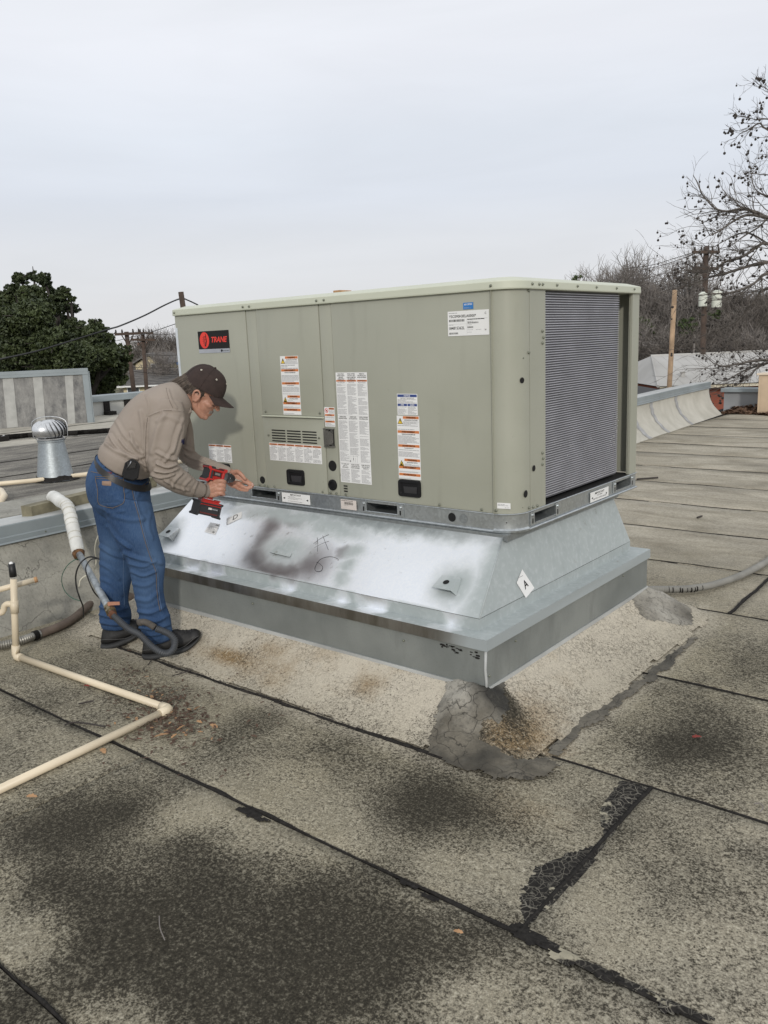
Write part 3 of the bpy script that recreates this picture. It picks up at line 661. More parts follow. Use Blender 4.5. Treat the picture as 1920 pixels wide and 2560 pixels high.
# ------------------------------------------------------------------ rooftop unit
ZB, ZT = .803, 1.764
def unit():
    t = empty('air_conditioner', (-1.12, .65, .72), 'large sage green packaged rooftop air conditioner with grey finned coil', 'air conditioner')
    W = 1.303; r = .106
    P = lambda n, x0, x1, z0, z1, y=-.0: MB().bbox(x0, x1, y, y+.02, z0, z1, .0025).obj(n, SAGE, t, True, auto=40)
    g = .0018
    P('access_panel', -2.25, -1.641-g, ZB, ZT); P('corner_post', -1.641+g, -1.5606-g, ZB, ZT, .003)
    P('access_panel', -1.5606+g, -1.105-g, 1.205, ZT); P('access_panel', -1.5606+g, -1.105-g, ZB, 1.2035, -.002)
    P('corner_post', -1.105+g, -1.022-g, ZB, ZT, .003); P('access_panel', -1.022+g, -r-g, ZB, ZT)
    # rounded corner panel + flat return to the coil opening
    out = [(-r+g, 0)]+[(-r+r*math.sin(a), r-r*math.cos(a)) for a in np.linspace(0, math.pi/2, 13)]+[(0, .128)]
    def wallstrip(name, path, z0, z1, th=.012, mat=SAGE):
        V = []; F = []; n = len(path)
        Pn = [Vector((p[0], p[1], 0)) for p in path]
        for i, p in enumerate(Pn):
            tt = (Pn[min(i+1, n-1)]-Pn[max(i-1, 0)]).normalized(); nn = Vector((-tt.y, tt.x, 0))
            q = p+nn*th
            V += [(p.x, p.y, z0), (p.x, p.y, z1), (q.x, q.y, z0), (q.x, q.y, z1)]
        for i in range(n-1):
            a, b = 4*i, 4*i+4; F += [(a, b, b+1, a+1), (a+2, a+3, b+3, b+2), (a, a+2, b+2, b), (a+1, b+1, b+3, a+3)]
        F += [(0, 1, 3, 2), (4*n-4, 4*n-2, 4*n-1, 4*n-3)]
        return obj(name, V, F, mat, t, True, auto=35)
    wallstrip('corner_panel', out, ZB, ZT); wallstrip('coil_end_panel', [(.0008, .1305), (.0008, .27)], ZB, ZT)
    wallstrip('corner_post', [(.001, 1.214), (.001, W), (-.03, W)], ZB, ZT); wallstrip('corner_post', [(-.02, 1.218), (.0, 1.2155)], ZB, ZT-.001)
    MB().box(-2.25, -.03, W-.014, W-.002, ZB, ZT).obj('back_panel', SAGE, t); MB().box(-2.249, -2.238, .021, W-.016, ZB, ZT).obj('end_panel', SAGE, t)
    # interior
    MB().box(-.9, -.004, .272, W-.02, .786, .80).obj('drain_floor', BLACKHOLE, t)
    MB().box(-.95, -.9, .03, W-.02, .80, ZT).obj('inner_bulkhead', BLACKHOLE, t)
    MB().box(-.16, -.155, 1.10, 1.285, .80, ZT).obj('inner_baffle', simple('dark green inner steel', (.05, .06, .045), .6), t)
    # micro channel coil: fin field + tubes, curving inwards at its far end
    path = [(-.03, .272)]+[(-.03, y) for y in np.linspace(.3, 1.09, 6)]+[(-.03-.075*(1-math.cos(a)), 1.09+.075*math.sin(a)) for a in np.linspace(.15, math.pi/2, 8)]+[(-.2, 1.165), (-.5, 1.165)]
    fin = NT('aluminium fin field'); pp = fin.pos(); fz = fin.noise(fin.map(pp, (1, 1, 1)), 3., 3)
    fin.p(Base_Color=fin.mix(fin.rng(fz, .3, .7), (.095, .095, .108), (.135, .135, .15)), Metallic=.2, Roughness=.55)
    fin.bump(fin.n('TexWave', 0, {'wave_type': 'BANDS', 'bands_direction': 'Y'}, Vector=pp, Scale=140.), .4, .002)
    wallstrip('coil_fins', path, .822, 1.758, .02, fin.mat)
    tub = simple('aluminium coil tube', (.55, .55, .59), .42, .5, var=.12, sc=9.)
    mb = MB(); nT = 84; V = []; F = []
    pth = [Vector((a, b, 0)) for a, b in path]
    for k in range(nT):
        z = .828+(k+.5)*(1.752-.828)/nT; b = len(mb.V); V = []; F = []; h = .0022
        for i, p in enumerate(pth):
            tt = (pth[min(i+1, len(pth)-1)]-pth[max(i-1, 0)]).normalized(); nn = Vector((tt.y, -tt.x, 0)); q = p+nn*.0065
            V += [(p.x, p.y, z-h), (q.x, q.y, z-h*.7), (q.x, q.y, z+h*.7), (p.x, p.y, z+h)]
        for i in range(len(pth)-1):
            for j in range(3): F.append((i*4+j, i*4+4+j, i*4+5+j, i*4+j+1))
        mb.add(V, F)
    o = mb.obj('coil_tube', tub, t); o['kind'] = 'stuff'
    mb = MB(); rr = random.Random(2)
    for k in range(26):      # bright bruised fins
        y = 1.02+rr.random()*.06+k*.0015; z = .97+k*.006+rr.random()*.01
        mb.box(-.0235, -.0222, y, y+.004+rr.random()*.006, z, z+.003)
    for k in range(14):
        y = .4+rr.random()*.75; z = .86+rr.random()*.2; mb.box(-.0235, -.0222, y, y+.005, z, z+.0025)
    bf = mb.obj('bent_fin', simple('bruised aluminium', (.75, .75, .75), .3, .6), t); bf['kind'] = 'stuff'
    # top cap: bevelled lid with a lip
    def rr_loop(ins, z, seg=8, ox=0.):
        x0, x1, y0, y1 = -2.262+ins, .013-ins, -.013+ins, W+.012-ins; R = max(.112-ins, .01); L = []
        for a in np.linspace(-math.pi/2, 0, seg+1): L.append((x1-R+R*math.cos(a), y0+R+R*math.sin(a), z))
        for cx, cy, a0 in ((x1-.03, y1-.03, 0), (x0+.02, y1-.02, math.pi/2), (x0+.02, y0+.02, math.pi)):
            q = .03 if a0 == 0 else .02
            for a in np.linspace(a0, a0+math.pi/2, 4): L.append((cx+q*math.cos(a), cy+q*math.sin(a), z))
        return L
    mb = MB(); loops = [rr_loop(.011, 1.758), rr_loop(0, 1.759), rr_loop(-.001, 1.764), rr_loop(0, 1.790), rr_loop(.004, 1.794), rr_loop(.05, 1.8085), rr_loop(.054, 1.810)]
    for a, b in zip(loops[:-1], loops[1:]):
        n = len(a); mb.add(a+b, [(i, (i+1) % n, n+(i+1) % n, n+i) for i in range(n)])
    mb.add(loops[-1], [tuple(range(n))]); mb.add(loops[0], [tuple(range(n-1, -1, -1))]); 
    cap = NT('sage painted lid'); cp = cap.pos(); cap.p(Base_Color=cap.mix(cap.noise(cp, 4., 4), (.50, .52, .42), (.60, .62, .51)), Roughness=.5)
    mb.obj('lid', cap.mat, t, True, auto=30)
    # screws
    scr = [(x, -.002, z) for x, z in ((-1.555, .812), (-1.62, .815), (-1.58, .815), (-1.50, .815), (-1.14, .815), (-1.085, .815), (-1.045, .815), (-.98, .815), (-.40, .815), (-.17, .815), (-1.53, 1.222), (-1.13, 1.222), (-1.52, 1.095), (-1.145, 1.095), (-.095, .818))]
    scr += [(.002, y, z) for y, z in ((.239, 1.582), (.249, 1.555), (.24, 1.531), (.119, 1.495), (.238, 1.047), (.244, 1.022), (.238, .996), (.122, 1.752), (.115, .818), (.151, .815), (.19, .814))]+[(-.008, .082, 1.473), (-.012, .075, .826)]
    scr += [(x, -.014, 1.775) for x in (-2.23, -1.64, -1.59, -1.10, -1.05, -.10)]+[(.014, y, 1.778) for y in (.13, .19, .22, .35, .55, .75, .98, 1.2)]
    for i, c in enumerate(scr):
        ax = (0, -1, 0) if c[1] <= 0 else (1, 0, 0)
        m_ = MB().lathe([(.0065, 0), (.0065, .002), (.0045, .004), (.0035, .007), (.0001, .0075)], c, 8, ax); m_.obj('screw', SCREW, t, True, auto=40)
    # lid joint over the vent panel
    mb = MB(); mb.prism([(-1.5506, -.003, 1.2045), (-1.5506, -.017, 1.2035), (-1.5506, -.017, 1.198), (-1.5506, -.013, 1.196), (-1.5506, -.003, 1.197)], (.448, 0, 0)); mb.obj('drip_ledge', cap.mat, t)
    # louvre slots, knock-outs and handles
    for x0, x1 in ((-1.494, -1.391), (-1.378, -1.277), (-1.264, -1.162)):
        for k in range(5):
            z = 1.124-k*.0142; MB().bbox(x0, x1, -.0035, -.0018, z-.0040, z+.0025, .0006).obj('vent_slot', BLACKHOLE, t)
    for x, z, q in ((-1.0665, .955, .0275), (-1.070, .856, .0285), (-1.600, .8425, .0205)):
        MB().lathe([(.0001, 0), (q, 0), (q, -.001)], (x, .0015, z), 24, (0, -1, 0)).obj('knockout_hole', BLACKHOLE, t)
    MB().lathe([(.0285, 0), (.0285, .006), (.019, .008), (.017, .002), (.0001, .002)], (-1.070, .002, .856), 24, (0, -1, 0)).obj('grommet', BLACKP, t, True, auto=40)
    for y, z, q in ((.159, .989, .014), (.09, .885, .0165)):
        xx = .002 if y > .1 else -.0005; MB().lathe([(.0001, 0), (q, 0)], (xx+.0015, y, z), 20, (1, 0, 0)).obj('knockout_hole', BLACKHOLE, t)
    MB().lathe([(.0001, 0), (.0125, 0)], (-.0035, .072, 1.38), 20, (.95, -.3, 0)).obj('knockout_hole', BLACKHOLE, t)
    for k in range(3):
        z = .858-k*.0135; MB().bbox(-.993, -.968, -.0025, -.0005, z-.0035, z+.003, .0008).obj('vent_slot', BLACKHOLE, t)
    # sub panels drawn as holes in the right post column
    for x0, x1, z0, z1 in ((-1.396, -1.266, .835, .919), (-1.990, -1.860, .835, .917), (-.636, -.504, .837, .920)):
        h = MB(); yb = -.006
        fr = [(x0, z0), (x1, z0), (x1, z1), (x0, z1)]
        def ringp(ins, y, n=5, R=.014):
            L = []; R = max(R-ins, .004)
            for cx, cz, a0 in ((x1-R-ins, z0+R+ins, -math.pi/2), (x1-R-ins, z1-R-ins, 0), (x0+R+ins, z1-R-ins, math.pi/2), (x0+R+ins, z0+R+ins, math.pi)):
                for a in np.linspace(a0, a0+math.pi/2, n): L.append((cx+R*math.cos(a), y, cz+R*math.sin(a)))
            return L
        LL = [ringp(0, -.001), ringp(.002, -.011), ringp(.014, -.011), ringp(.018, -.0034)]
        for a, b in zip(LL[:-1], LL[1:]): n = len(a); h.add(a+b, [(i, (i+1) % n, n+(i+1) % n, n+i) for i in range(n)])
        h.add(ringp(.018, -.0034), [tuple(range(20))])
        hh = h.obj('handle_cup', BLACKP, t, True, auto=35)
        MB().prism([(x0+.034, -.0040, z0+.018), (x1-.026, -.0040, z0+.018), (x1-.02, -.0062, z1-.032), (x0+.03, -.0062, z1-.034)], (0, .001, 0)).obj('grip_plate', simple('dark grey plastic', (.035, .035, .038), .35), hh)
    # expanded metal guard
    mb = MB()
    for k in range(15):
        for s in (-1, 1):
            a = -.09+k*.0125; x0, x1 = -1.104, -1.038; P2 = []
            for q in np.linspace(0, 1, 5):
                x = x0+(x1-x0)*q; z = 1.100+a*.5+s*(q-.5)*.05; 
                if 1.056 < z < 1.145: P2.append((x, -.012-.02*math.sin(math.pi*q), z))
            if len(P2) > 1: mb.tube(P2, .0012, 4)
    mb.tube([(-1.105, -.002, 1.056), (-1.105, -.012, 1.056), (-1.037, -.012, 1.056), (-1.037, -.002, 1.056)], .003, 6); mb.tube([(-1.105, -.002, 1.145), (-1.105, -.012, 1.145), (-1.037, -.012, 1.145), (-1.037, -.002, 1.145)], .003, 6)
    mb.obj('mesh_guard', simple('dull guard wire', (.16, .155, .14), .6, .3), t); MB().box(-1.10, -1.042, -.0012, .0005, 1.058, 1.144).obj('guard_opening', BLACKHOLE, t)
    MB().box(-1.012, -1.002, -.0008, .0003, .905, .918).obj('ink_mark', INK, t)
    # ---- base rail with fork pockets
    def rail():
        mb = MB(); R = .106; path = [(-2.25, 0)]
        path += [(-R+R*math.sin(a), R-R*math.cos(a)) for a in np.linspace(0, math.pi/2, 9)]+[(0, W)]
        opens = {0: [(-1.689, -1.485), (-.848, -.647)], 1: [(.165, .362), (1.034, 1.227)]}
        def strip(p, q, z0, z1, d=.0, th=.004):
            p, q = Vector((*p, 0)), Vector((*q, 0)); tt = (q-p).normalized(); nn = Vector((tt.y, -tt.x, 0))
            mb.prism([(p+nn*d)+Vector((0, 0, z0)), (q+nn*d)+Vector((0, 0, z0)), (q+nn*d)+Vector((0, 0, z1)), (p+nn*d)+Vector((0, 0, z1))], nn*-th)
        z0, z1 = .722, .802
        xs = [-2.25, -1.689, -1.485, -.848, -.647, -R]
        for i in range(5):
            a, b = xs[i], xs[i+1]
            if i in (1, 3): strip((a, 0), (b, 0), z0, .742); strip((a, 0), (b, 0), .785, z1)
            else: strip((a, 0), (b, 0), z0, z1)
        ys = [R, .165, .362, 1.034, 1.227, W]
        for i in range(5):
            a, b = ys[i], ys[i+1]
            if i in (1, 3): strip((0, a), (0, b), z0, .742); strip((0, a), (0, b), .785, z1)
            else: strip((0, a), (0, b), z0, z1)
        cv = [(-R+R*math.sin(a), R-R*math.cos(a)) for a in np.linspace(0, math.pi/2, 11)]
        for zz0, zz1, dd in ((z0, z1, 0),):
            V = []; F = []
            for p in cv:
                nn = Vector((p[0]+R, p[1]-R, 0)).normalized()
                for dz, dn in ((z0-.001, .010), (z0+.006, .013), (z0+.014, .004), (z1-.01, .001), (z1, .003)): V.append((p[0]+nn.x*dn, p[1]+nn.y*dn, dz))
            for i in range(len(cv)-1):
                for j in range(4): F.append((i*5+j, i*5+5+j, i*5+6+j, i*5+j+1))
            mb.add(V, F)
        # rolled lower lip
        lip = [(-2.25, -.004)]+[(-R, -.005)]+[(-R+(R+.006)*math.sin(a), R-(R+.006)*math.cos(a)) for a in np.linspace(.1, math.pi/2, 9)]+[(.006, W)]
        mb.tube([(x, y, .722) for x, y in lip], .0055, 6)
        top = [(-2.25, -.003)]+[(-R, -.003)]+[(-R+(R+.003)*math.sin(a), R-(R+.003)*math.cos(a)) for a in np.linspace(.1, math.pi/2, 9)]+[(.005, W)]
        mb.tube([(x, y, .8) for x, y in top], .003, 6)
        ro = mb.obj('base_rail', GALV, t, True, auto=35)
        MB().box(-2.24, -.015, .012, W-.01, .716, .79).obj('rail_core', GALV_D, t) if False else None
        for (a, b) in opens[0]:
            q = MB(); q.box(a-.002, b+.002, .004, .18, .738, .7415); q.box(a-.002, b+.002, .004, .18, .7855, .789); q.box(a-.004, a-.002, .004, .18, .738, .789); q.box(b+.002, b+.004, .004, .18, .738, .789); q.box(a-.002, b+.002, .178, .18, .7416, .7854)
            q.obj('fork_pocket', GALV_D, t)
            MB().tube([(a+.001, -.006, .7865), (a+.001, -.006, .7435), (b-.001, -.006, .7435)], .0025, 5).obj('pocket_rim', GALV, t)
        for (a, b) in opens[1]:
            q = MB(); q.box(-.18, -.004, a-.002, b+.002, .738, .7415); q.box(-.18, -.004, a-.002, b+.002, .7855, .789); q.box(-.18, -.004, a-.004, a-.002, .738, .789); q.box(-.18, -.004, b+.002, b+.004, .738, .789); q.box(-.18, -.178, a-.002, b+.002, .7416, .7854)
            q.obj('fork_pocket', GALV_D, t)
            MB().tube([(.006, a+.001, .7435), (.006, b-.001, .7435), (.006, b-.001, .7865)], .0025, 5).obj('pocket_rim', GALV, t)
        # slotted brackets
        for x in (-.630, -1.472, -.862):
            q = MB(); q.bbox(x-.019, x+.019, -.0065, -.001, .735, .795, .001); q.lathe([(.007, 0), (.007, .004), (.003, .006), (.0001, .006)], (x, -.0065, .780), 8, (0, -1, 0)); bo = q.obj('bracket', GALV, t)
            MB().bbox(x-.004, x+.004, -.0075, -.0064, .742, .765, .001).obj('slot', BLACKHOLE, bo)
        for y in (.142, .378, 1.018, 1.245):
            q = MB(); q.bbox(.001, .0065, y-.017, y+.017, .735, .795, .001); q.lathe([(.007, 0), (.007, .004), (.003, .006), (.0001, .006)], (.0065, y, .780), 8, (1, 0, 0)); bo = q.obj('bracket', GALV, t)
            MB().bbox(.0064, .0075, y-.004, y+.004, .742, .765, .001).obj('slot', BLACKHOLE, bo)
        for x, q in ((-.333, .021), (-.270, .022)):
            MB().lathe([(.0001, 0), (q, 0)], (x, -.0012, .7625), 20, (0, -1, 0)).obj('drain_hole', BLACKHOLE if x < -.3 else GALV_D, t)
        MB().lathe([(.0001, 0), (.003, 0)], (-.05, .01, .765), 8, (0, -1, 0)).obj('drain_hole', BLACKHOLE, t)
    rail()
    # ---- labels on the front (u right = +x, v up = +z, facing -y)
    U = (1, 0, 0)
    R_ = random.Random(11)
    L = Label('brand_plate', (-2.050, -.0012, 1.541), U, .265, .121, t, sheet=INK); L.rect(0, 0, .265, .022, 6)
    c = (.055, .071); L.poly([(c[0]+.041*math.cos(a), c[1]+.045*math.sin(a)) for a in np.linspace(0, 2*math.pi, 33)[:-1]], 5)
    for k in range(13):
        v = c[1]+.020-k*.0052; hw = .041*math.sqrt(max(0, 1-((v-c[1])/.045)**2))*.72; L.rect(c[0]-hw+(.014 if k % 2 else .02), v, c[0]+.012-(.004*(k % 3)), v+.0021, 0, 2)
    L.poly([(c[0]+.010, c[1]+.034), (c[0]+.014, c[1]+.034), (c[0]+.020, c[1]-.004), (c[0]+.010, c[1]-.036), (c[0]+.002, c[1]-.030), (c[0]+.013, c[1]-.004)], 0, 3)
    L.text('TRANE', .115, .057, .031, 5, w=-.134, bold=.035, shear=.25)
    L.text('Ingersoll Rand', .207, .006, .008, 0, w=-.052, bold=.01); L.poly([(.191, .005), (.203, .005), (.205, .012), (.201, .018), (.193, .017), (.189, .011)], 0); L.done()
    def hazard(n_, x0, z0, w_, h_, secs):
        L = Label(n_, (x0, -.0012, z0), U, w_, h_, t)
        for (v0, v1, txt, tri, sub, nl) in secs:
            bh = .012; tw = .034 if tri else 0
            L.rect(tw+.003 if tri else .003, v1-bh, w_-.003, v1, 2); L.text(txt, (w_+tw)/2, v1-bh*.86, bh*.72, 0, w=(w_-tw)*.6, bold=.03, cen=True)
            if sub: L.text(sub, (w_+tw)/2, v1-bh-.0085, .0055, 0, w=(w_-tw)*.8, bold=.02, cen=True)
            if tri:
                L.tri(.004, v1-.037, .032)
                if tri == 1: L.poly([(.021, v1-.012), (.017, v1-.022), (.0205, v1-.022), (.0185, v1-.033), (.0245, v1-.020), (.021, v1-.020), (.0235, v1-.012)], 0, 3)
                else: L.poly([(.009, v1-.034), (.024, v1-.018), (.027, v1-.021), (.020, v1-.027), (.030, v1-.031), (.028, v1-.034)], 0, 3)
                L.lines(tw+.004, w_-.004, v1-.040, v1-bh-.011, 4, r=R_); L.lines(.004, w_-.004, v0+.002, v1-.041, max(1, nl-4), r=R_)
            else: L.lines(.004, w_-.004, v0+.002, v1-bh-.011, nl, r=R_)
        L.done()
    hazard('warning_label', -1.395, 1.209, .132, .303, [(.235, .301, 'WARNING', 1, 'HAZARDOUS VOLTAGE!', 7), (.170, .236, 'AVERTISSEMENT', 0, 'TENSION DANGEREUSE!', 7), (.104, .169, 'ADVERTENCIA', 0, 'VOLTAJE PELIGROSO!', 7), (.064, .101, 'WARNING', 2, 'ROTATING PARTS!', 4), (.032, .066, 'AVERTISSEMENT', 0, '', 3), (.0, .032, 'ADVERTENCIA', 0, '', 3)])
    hazard('warning_label', -.634, .922, .132, .300, [(.232, .298, 'WARNING', 1, 'HAZARDOUS VOLTAGE!', 8), (.166, .231, 'AVERTISSEMENT', 0, 'TENSION DANGEREUSE!', 8), (.100, .165, 'ADVERTENCIA', 0, 'VOLTAJE PELIGROSO!', 8), (.062, .098, 'WARNING', 2, 'ROTATING PARTS!', 4), (.030, .062, 'AVERTISSEMENT', 0, '', 3), (.0, .028, 'ADVERTENCIA', 0, '', 2)])
    L = Label('notice_label', (-.628, -.0012, 1.226), U, .119, .098, t); L.rect(.003, .083, .116, .095, 3); L.text('NOTICE', .0595, .085, .0075, 7, w=.04, bold=.03, cen=True)
    L.text('IMPORTANT INFORMATION', .0595, .075, .005, 0, w=.08, cen=True); L.lines(.004, .115, .054, .074, 4, r=R_)
    for a, s_ in ((.003, 'AVIS'), (.061, 'AVISO')): L.rect(a, .041, a+.055, .052, 3); L.text(s_, a+.027, .043, .007, 7, w=.03, bold=.03, cen=True); L.lines(a+.001, a+.053, .003, .039, 8, r=R_)
    L.done()
    def cols(n_, x0, z0, w_, h_, n, nl):
        L = Label(n_, (x0, -.0012 if n == 3 else -.0035, z0), U, w_, h_, t); cw = w_/n; ws = ['WARNING', 'AVERTISSEMENT', 'ADVERTENCIA']
        for k in range(n):
            L.rect(k*cw+.002, h_-.012, (k+1)*cw-.002, h_-.003, 2); L.text(ws[k % 3], (k+.5)*cw, h_-.0105, .006, 0, w=cw*.8, bold=.02, cen=True); L.text('FIRE HAZARD' if k % 3 == 0 else 'RISQUE' if k % 3 == 1 else 'PELIGRO', (k+.5)*cw, h_-.020, .004, 0, w=cw*.6, cen=True)
            L.lines(k*cw+.003, (k+1)*cw-.003, .004, h_-.022, nl, r=R_)
        L.done()
    cols('warning_label', -2.037, .9235, .199, .1005, 3, 11); cols('warning_label', -1.519, .9595, .387, .0955, 6, 11)
    L = Label('warning_label', (-1.101, .0012, 1.155), U, .070, .098, t)
    L.poly([(.015+.012*math.cos(a), .081+.012*math.sin(a)) for a in np.linspace(0, 6.283, 17)[:-1]], 5); L.poly([(.015+.0095*math.cos(a), .081+.0095*math.sin(a)) for a in np.linspace(0, 6.283, 17)[:-1]], 7, 2); L.poly([(.010, .079), (.017, .086), (.021, .081), (.014, .075)], 0, 3); L.poly([(.007, .086), (.009, .089), (.023, .076), (.021, .073)], 5, 4)
    for v, s_, u0 in ((.086, 'WARNING', .031), (.054, 'AVERTISSEMENT', .003), (.021, 'ADVERTENCIA', .003)): L.rect(u0, v, .067, v+.009, 2); L.text(s_, (u0+.067)/2, v+.0015, .006, 0, w=.034, bold=.02, cen=True)
    L.lines(.031, .067, .066, .084, 4, r=R_); L.lines(.004, .067, .032, .052, 4, r=R_); L.lines(.004, .067, .003, .019, 4, r=R_); L.done()
    L = Label('instruction_label', (-1.009, -.0012, .877), U, .203, .548, t); cw = .203/3
    H3 = [['FOR YOUR', 'SAFETY READ', 'BEFORE', 'OPERATING'], ['POUR VOTRE', 'SECURITE, LIRE', 'AVANT DE METTRE', 'EN MARCHE'], ['PARA SU', 'SEGURIDAD, LEA', 'ANTES DE OPERAR', '']]
    for k in range(3):
        c_ = (k+.5)*cw; a, b = k*cw+.0045, (k+1)*cw-.0045
        for j, s_ in enumerate(H3[k]):
            if s_: L.text(s_, c_, .5375-j*.0082, .0060, 0, w=cw*.84, bold=.02, cen=True)
        L.rect(a-.002, .5035, b+.002, .5115, 2); L.text(['WARNING', 'AVERTISSEMENT', 'ADVERTENCIA'][k], c_, .5047, .0056, 0, w=cw*.7, bold=.02, cen=True); L.text(['FIRE OR EXPLOSION', 'RISQUE DE FEU', 'RIESGO DE FUEGO'][k], c_, .496, .0045, 0, w=cw*.7, cen=True)
        L.lines(a, b, .343, .493, 38, r=R_)
        for j, s_ in enumerate([['OPERATING', 'INSTRUCTIONS'], ["DIRECTIVES", "D'UTILISATION"], ['INSTRUCCIONES', 'DE OPERACION']][k]): L.text(s_, c_, .328-j*.0085, .0060, 0, w=cw*.8, bold=.02, cen=True)
        L.lines(a, b, .108 if k != 1 else .142, .313, 50 if k != 1 else 42, r=R_)
        for j, s_ in enumerate([['TO TURN OFF', 'GAS TO', 'APPLIANCE'], ["POUR COUPER", "L'ARRIVEE DE GAZ", "DANS L'APPAREIL"], ['COMO APAGAR EL', 'GAS HACIA EL', 'APARATO']][k]): L.text(s_, c_, .091-j*.0082, .0058, 0, w=cw*.84, bold=.02, cen=True)
        L.lines(a, b, .004, .070, 17, r=R_)
    L.rect(.0, .336, .203, .3366, 1); L.rect(.0, .0995, .203, .1001, 1)
    for k in range(5): L.rect(.068+k*.012, .104, .0688+k*.012, .139-(k % 2)*.01, 0); 
    L.rect(.070, .136, .122, .1366, 0); L.rect(.066, .108, .074, .113, 0); L.rect(.090, .116, .093, .128, 0); L.done()
    L = Label('nameplate', (-.329, -.0012, 1.5765), U, .211, .105, t)
    L.text('YSC090H3ELA0000*', .007, .077, .0125, 0, w=-.140, bold=.012); L.text('C', .190, .086, .009, 0, bold=.01); L.bars(.007, .088, .060, .070); L.text('184815362L', .007, .027, .0125, 0, w=-.080, bold=.012); L.bars(.007, .053, .007, .015); L.rect(0.005, .0495, .099, .0500, 1); L.rect(.099, .004, .0995, .070, 1); L.rect(.099, .0695, .204, .070, 0)
    L.lines(.006, .05, .094, .101, 1, r=R_); L.lines(.006, .05, .045, .049, 1, r=R_); L.lines(.102, .188, .0655, .069, 1, 0, R_, .8); L.lines(.102, .14, .058, .062, 1, r=R_); L.bars(.103, .158, .050, .0565); L.lines(.102, .124, .043, .047, 1, r=R_); L.bars(.102, .131, .031, .038); L.lines(.102, .13, .022, .026, 1, r=R_); L.lines(.145, .175, .022, .026, 1, r=R_); L.text('24', .189, .019, .006, 0, bold=.02); L.lines(.102, .125, .012, .016, 1, r=R_); L.done()
    L = Label('approval_sticker', (-.247, -.0012, 1.687), U, .051, .0275, t, sheet=BLUE2); L.text('AHRI CERTIFIED', .005, .0165, .007, 7, w=-.041, bold=.02); L.lines(.005, .046, .003, .012, 3, 6, R_); L.done()
    L = Label('small_label', (-.0905, -.0006, .8275), (1, .22, 0), .061, .026, t); L.lines(.003, .058, .012, .022, 2, r=R_); L.lines(.035, .058, .003, .008, 1, r=R_); L.done()
    L = Label('important_label', (-1.444, -.0065, .7365), U, .212, .052, t); L.text('IMPORTANT', .106, .039, .0085, 0, w=-.082, bold=.01, cen=True)
    for k in range(5): L.lines(.045+.006*(k % 2), .165-.005*(k % 3), .031-k*.0062, .036-k*.0062, 1, r=R_)
    for u, s_ in ((.018, -1), (.194, 1)): L.poly([(u+s_*.009, .022), (u-s_*.003, .027), (u-s_*.009, .0225), (u-s_*.003, .017)], 0)
    L.done()
    L = Label('barcode_label', (-1.014, -.0065, .739), U, .105, .050, t, sheet=simple('faded pink label', (.62, .56, .52), .6, var=.06)); L.lines(.004, .10, .042, .047, 1, 0, R_); L.bars(.025, .082, .024, .038); L.lines(.02, .085, .018, .022, 1, r=R_); L.done()
    L = Label('important_label', (.0065, .7235, .7325), (0, 1, 0), .214, .051, t); L.text('IMPORTANT', .107, .034, .0105, 0, w=-.11, bold=.01, cen=True); L.text('DO NOT REMOVE', .107, .024, .006, 0, w=.06, cen=True); L.text('THESE FLOW & UNIVERSAL BRACKETS', .107, .009, .0065, 0, w=-.16, cen=True)
    for u, s_ in ((.022, -1), (.188, 1)): L.poly([(u+s_*.009, .020), (u-s_*.003, .025), (u-s_*.009, .0205), (u-s_*.003, .015)], 0)
    L.done()
    # wrap strip at the far left corner
    L = Label('film_strip', (-2.2515, .030, 1.18), (0, -1, 0), .028, .5, t, sheet=simple('translucent packing film', (.62, .66, .70), .4)); L.text('TRANE', .022, .30, .014, 8, w=.02); L.done()
    MB().box(-2.2525, -2.232, -.0015, -.0003, 1.16, 1.69).obj('film_strip', simple('pale packing film', (.60, .64, .68), .35), t)
    # label sheets stuck on the curb below
    def curb_label(name, Z, pts, fn):
        Pq = [Vector(HQ(*Z(*q))) for q in pts]; O = Pq[3]; u = (Pq[2]-Pq[3]); v = (Pq[0]-Pq[3]); u_ = u.normalized(); v_ = (v-u_*v.dot(u_)).normalized()
        loc = [((p-O).dot(u_), (p-O).dot(v_)) for p in (Pq[3], Pq[2], Pq[1], Pq[0])]
        L = Label(name, O, u_, u.length, v.length, CURB, Vd=v_, shape=loc); fn(L, u.length, v.length); L.done()
    Z1 = lambda x, y: (400+x*.3617, 1180+y*.3617)
    curb_label('letter_sticker', Z1, [(462, 322), (568, 275), (565, 318), (460, 368)], lambda L, a, b: (L.text('D', a*.42, b*.25, b*.62, 0, w=a*.35, shear=.2), L.lines(a*.1, a*.5, b*.72, b*.82, 1, r=R_)))
    curb_label('paper_label', Z1, [(350, 350), (414, 362), (382, 435), (308, 415)], lambda L, a, b: (L.lines(a*.1, a*.9, b*.1, b*.8, 7, r=R_), L.rect(a*.5, b*.86, a*.75, b*.92, 0), L.bars(a*.65, a*.85, b*.1, b*.25)))
    sN = Vector((.28, 0, .08)).normalized()
    Lx = Label('letter_sticker', (.016, .012, .458), (0, 1, 0), .10, .075, CURB, Vd=(-.27, 0, .96), shape=[(.03, -.035), (.118, -.012), (.058, .09), (-.012, .045)])
    V, F, asp = glyphs('A', .02, 0); 
    for V_, in ((V,),):
        Lx.mb.m = 0; q = [(.04+a*.035-b*.008, .0+b*.036+a*.01) for a, b in V_]; Lx.mb.add([Lx.P(u, v, .0014) for u, v in q], F)
    Lx.lines(.01, .05, .06, .067, 1, r=R_); Lx.done()
    return t
UNIT = unit()

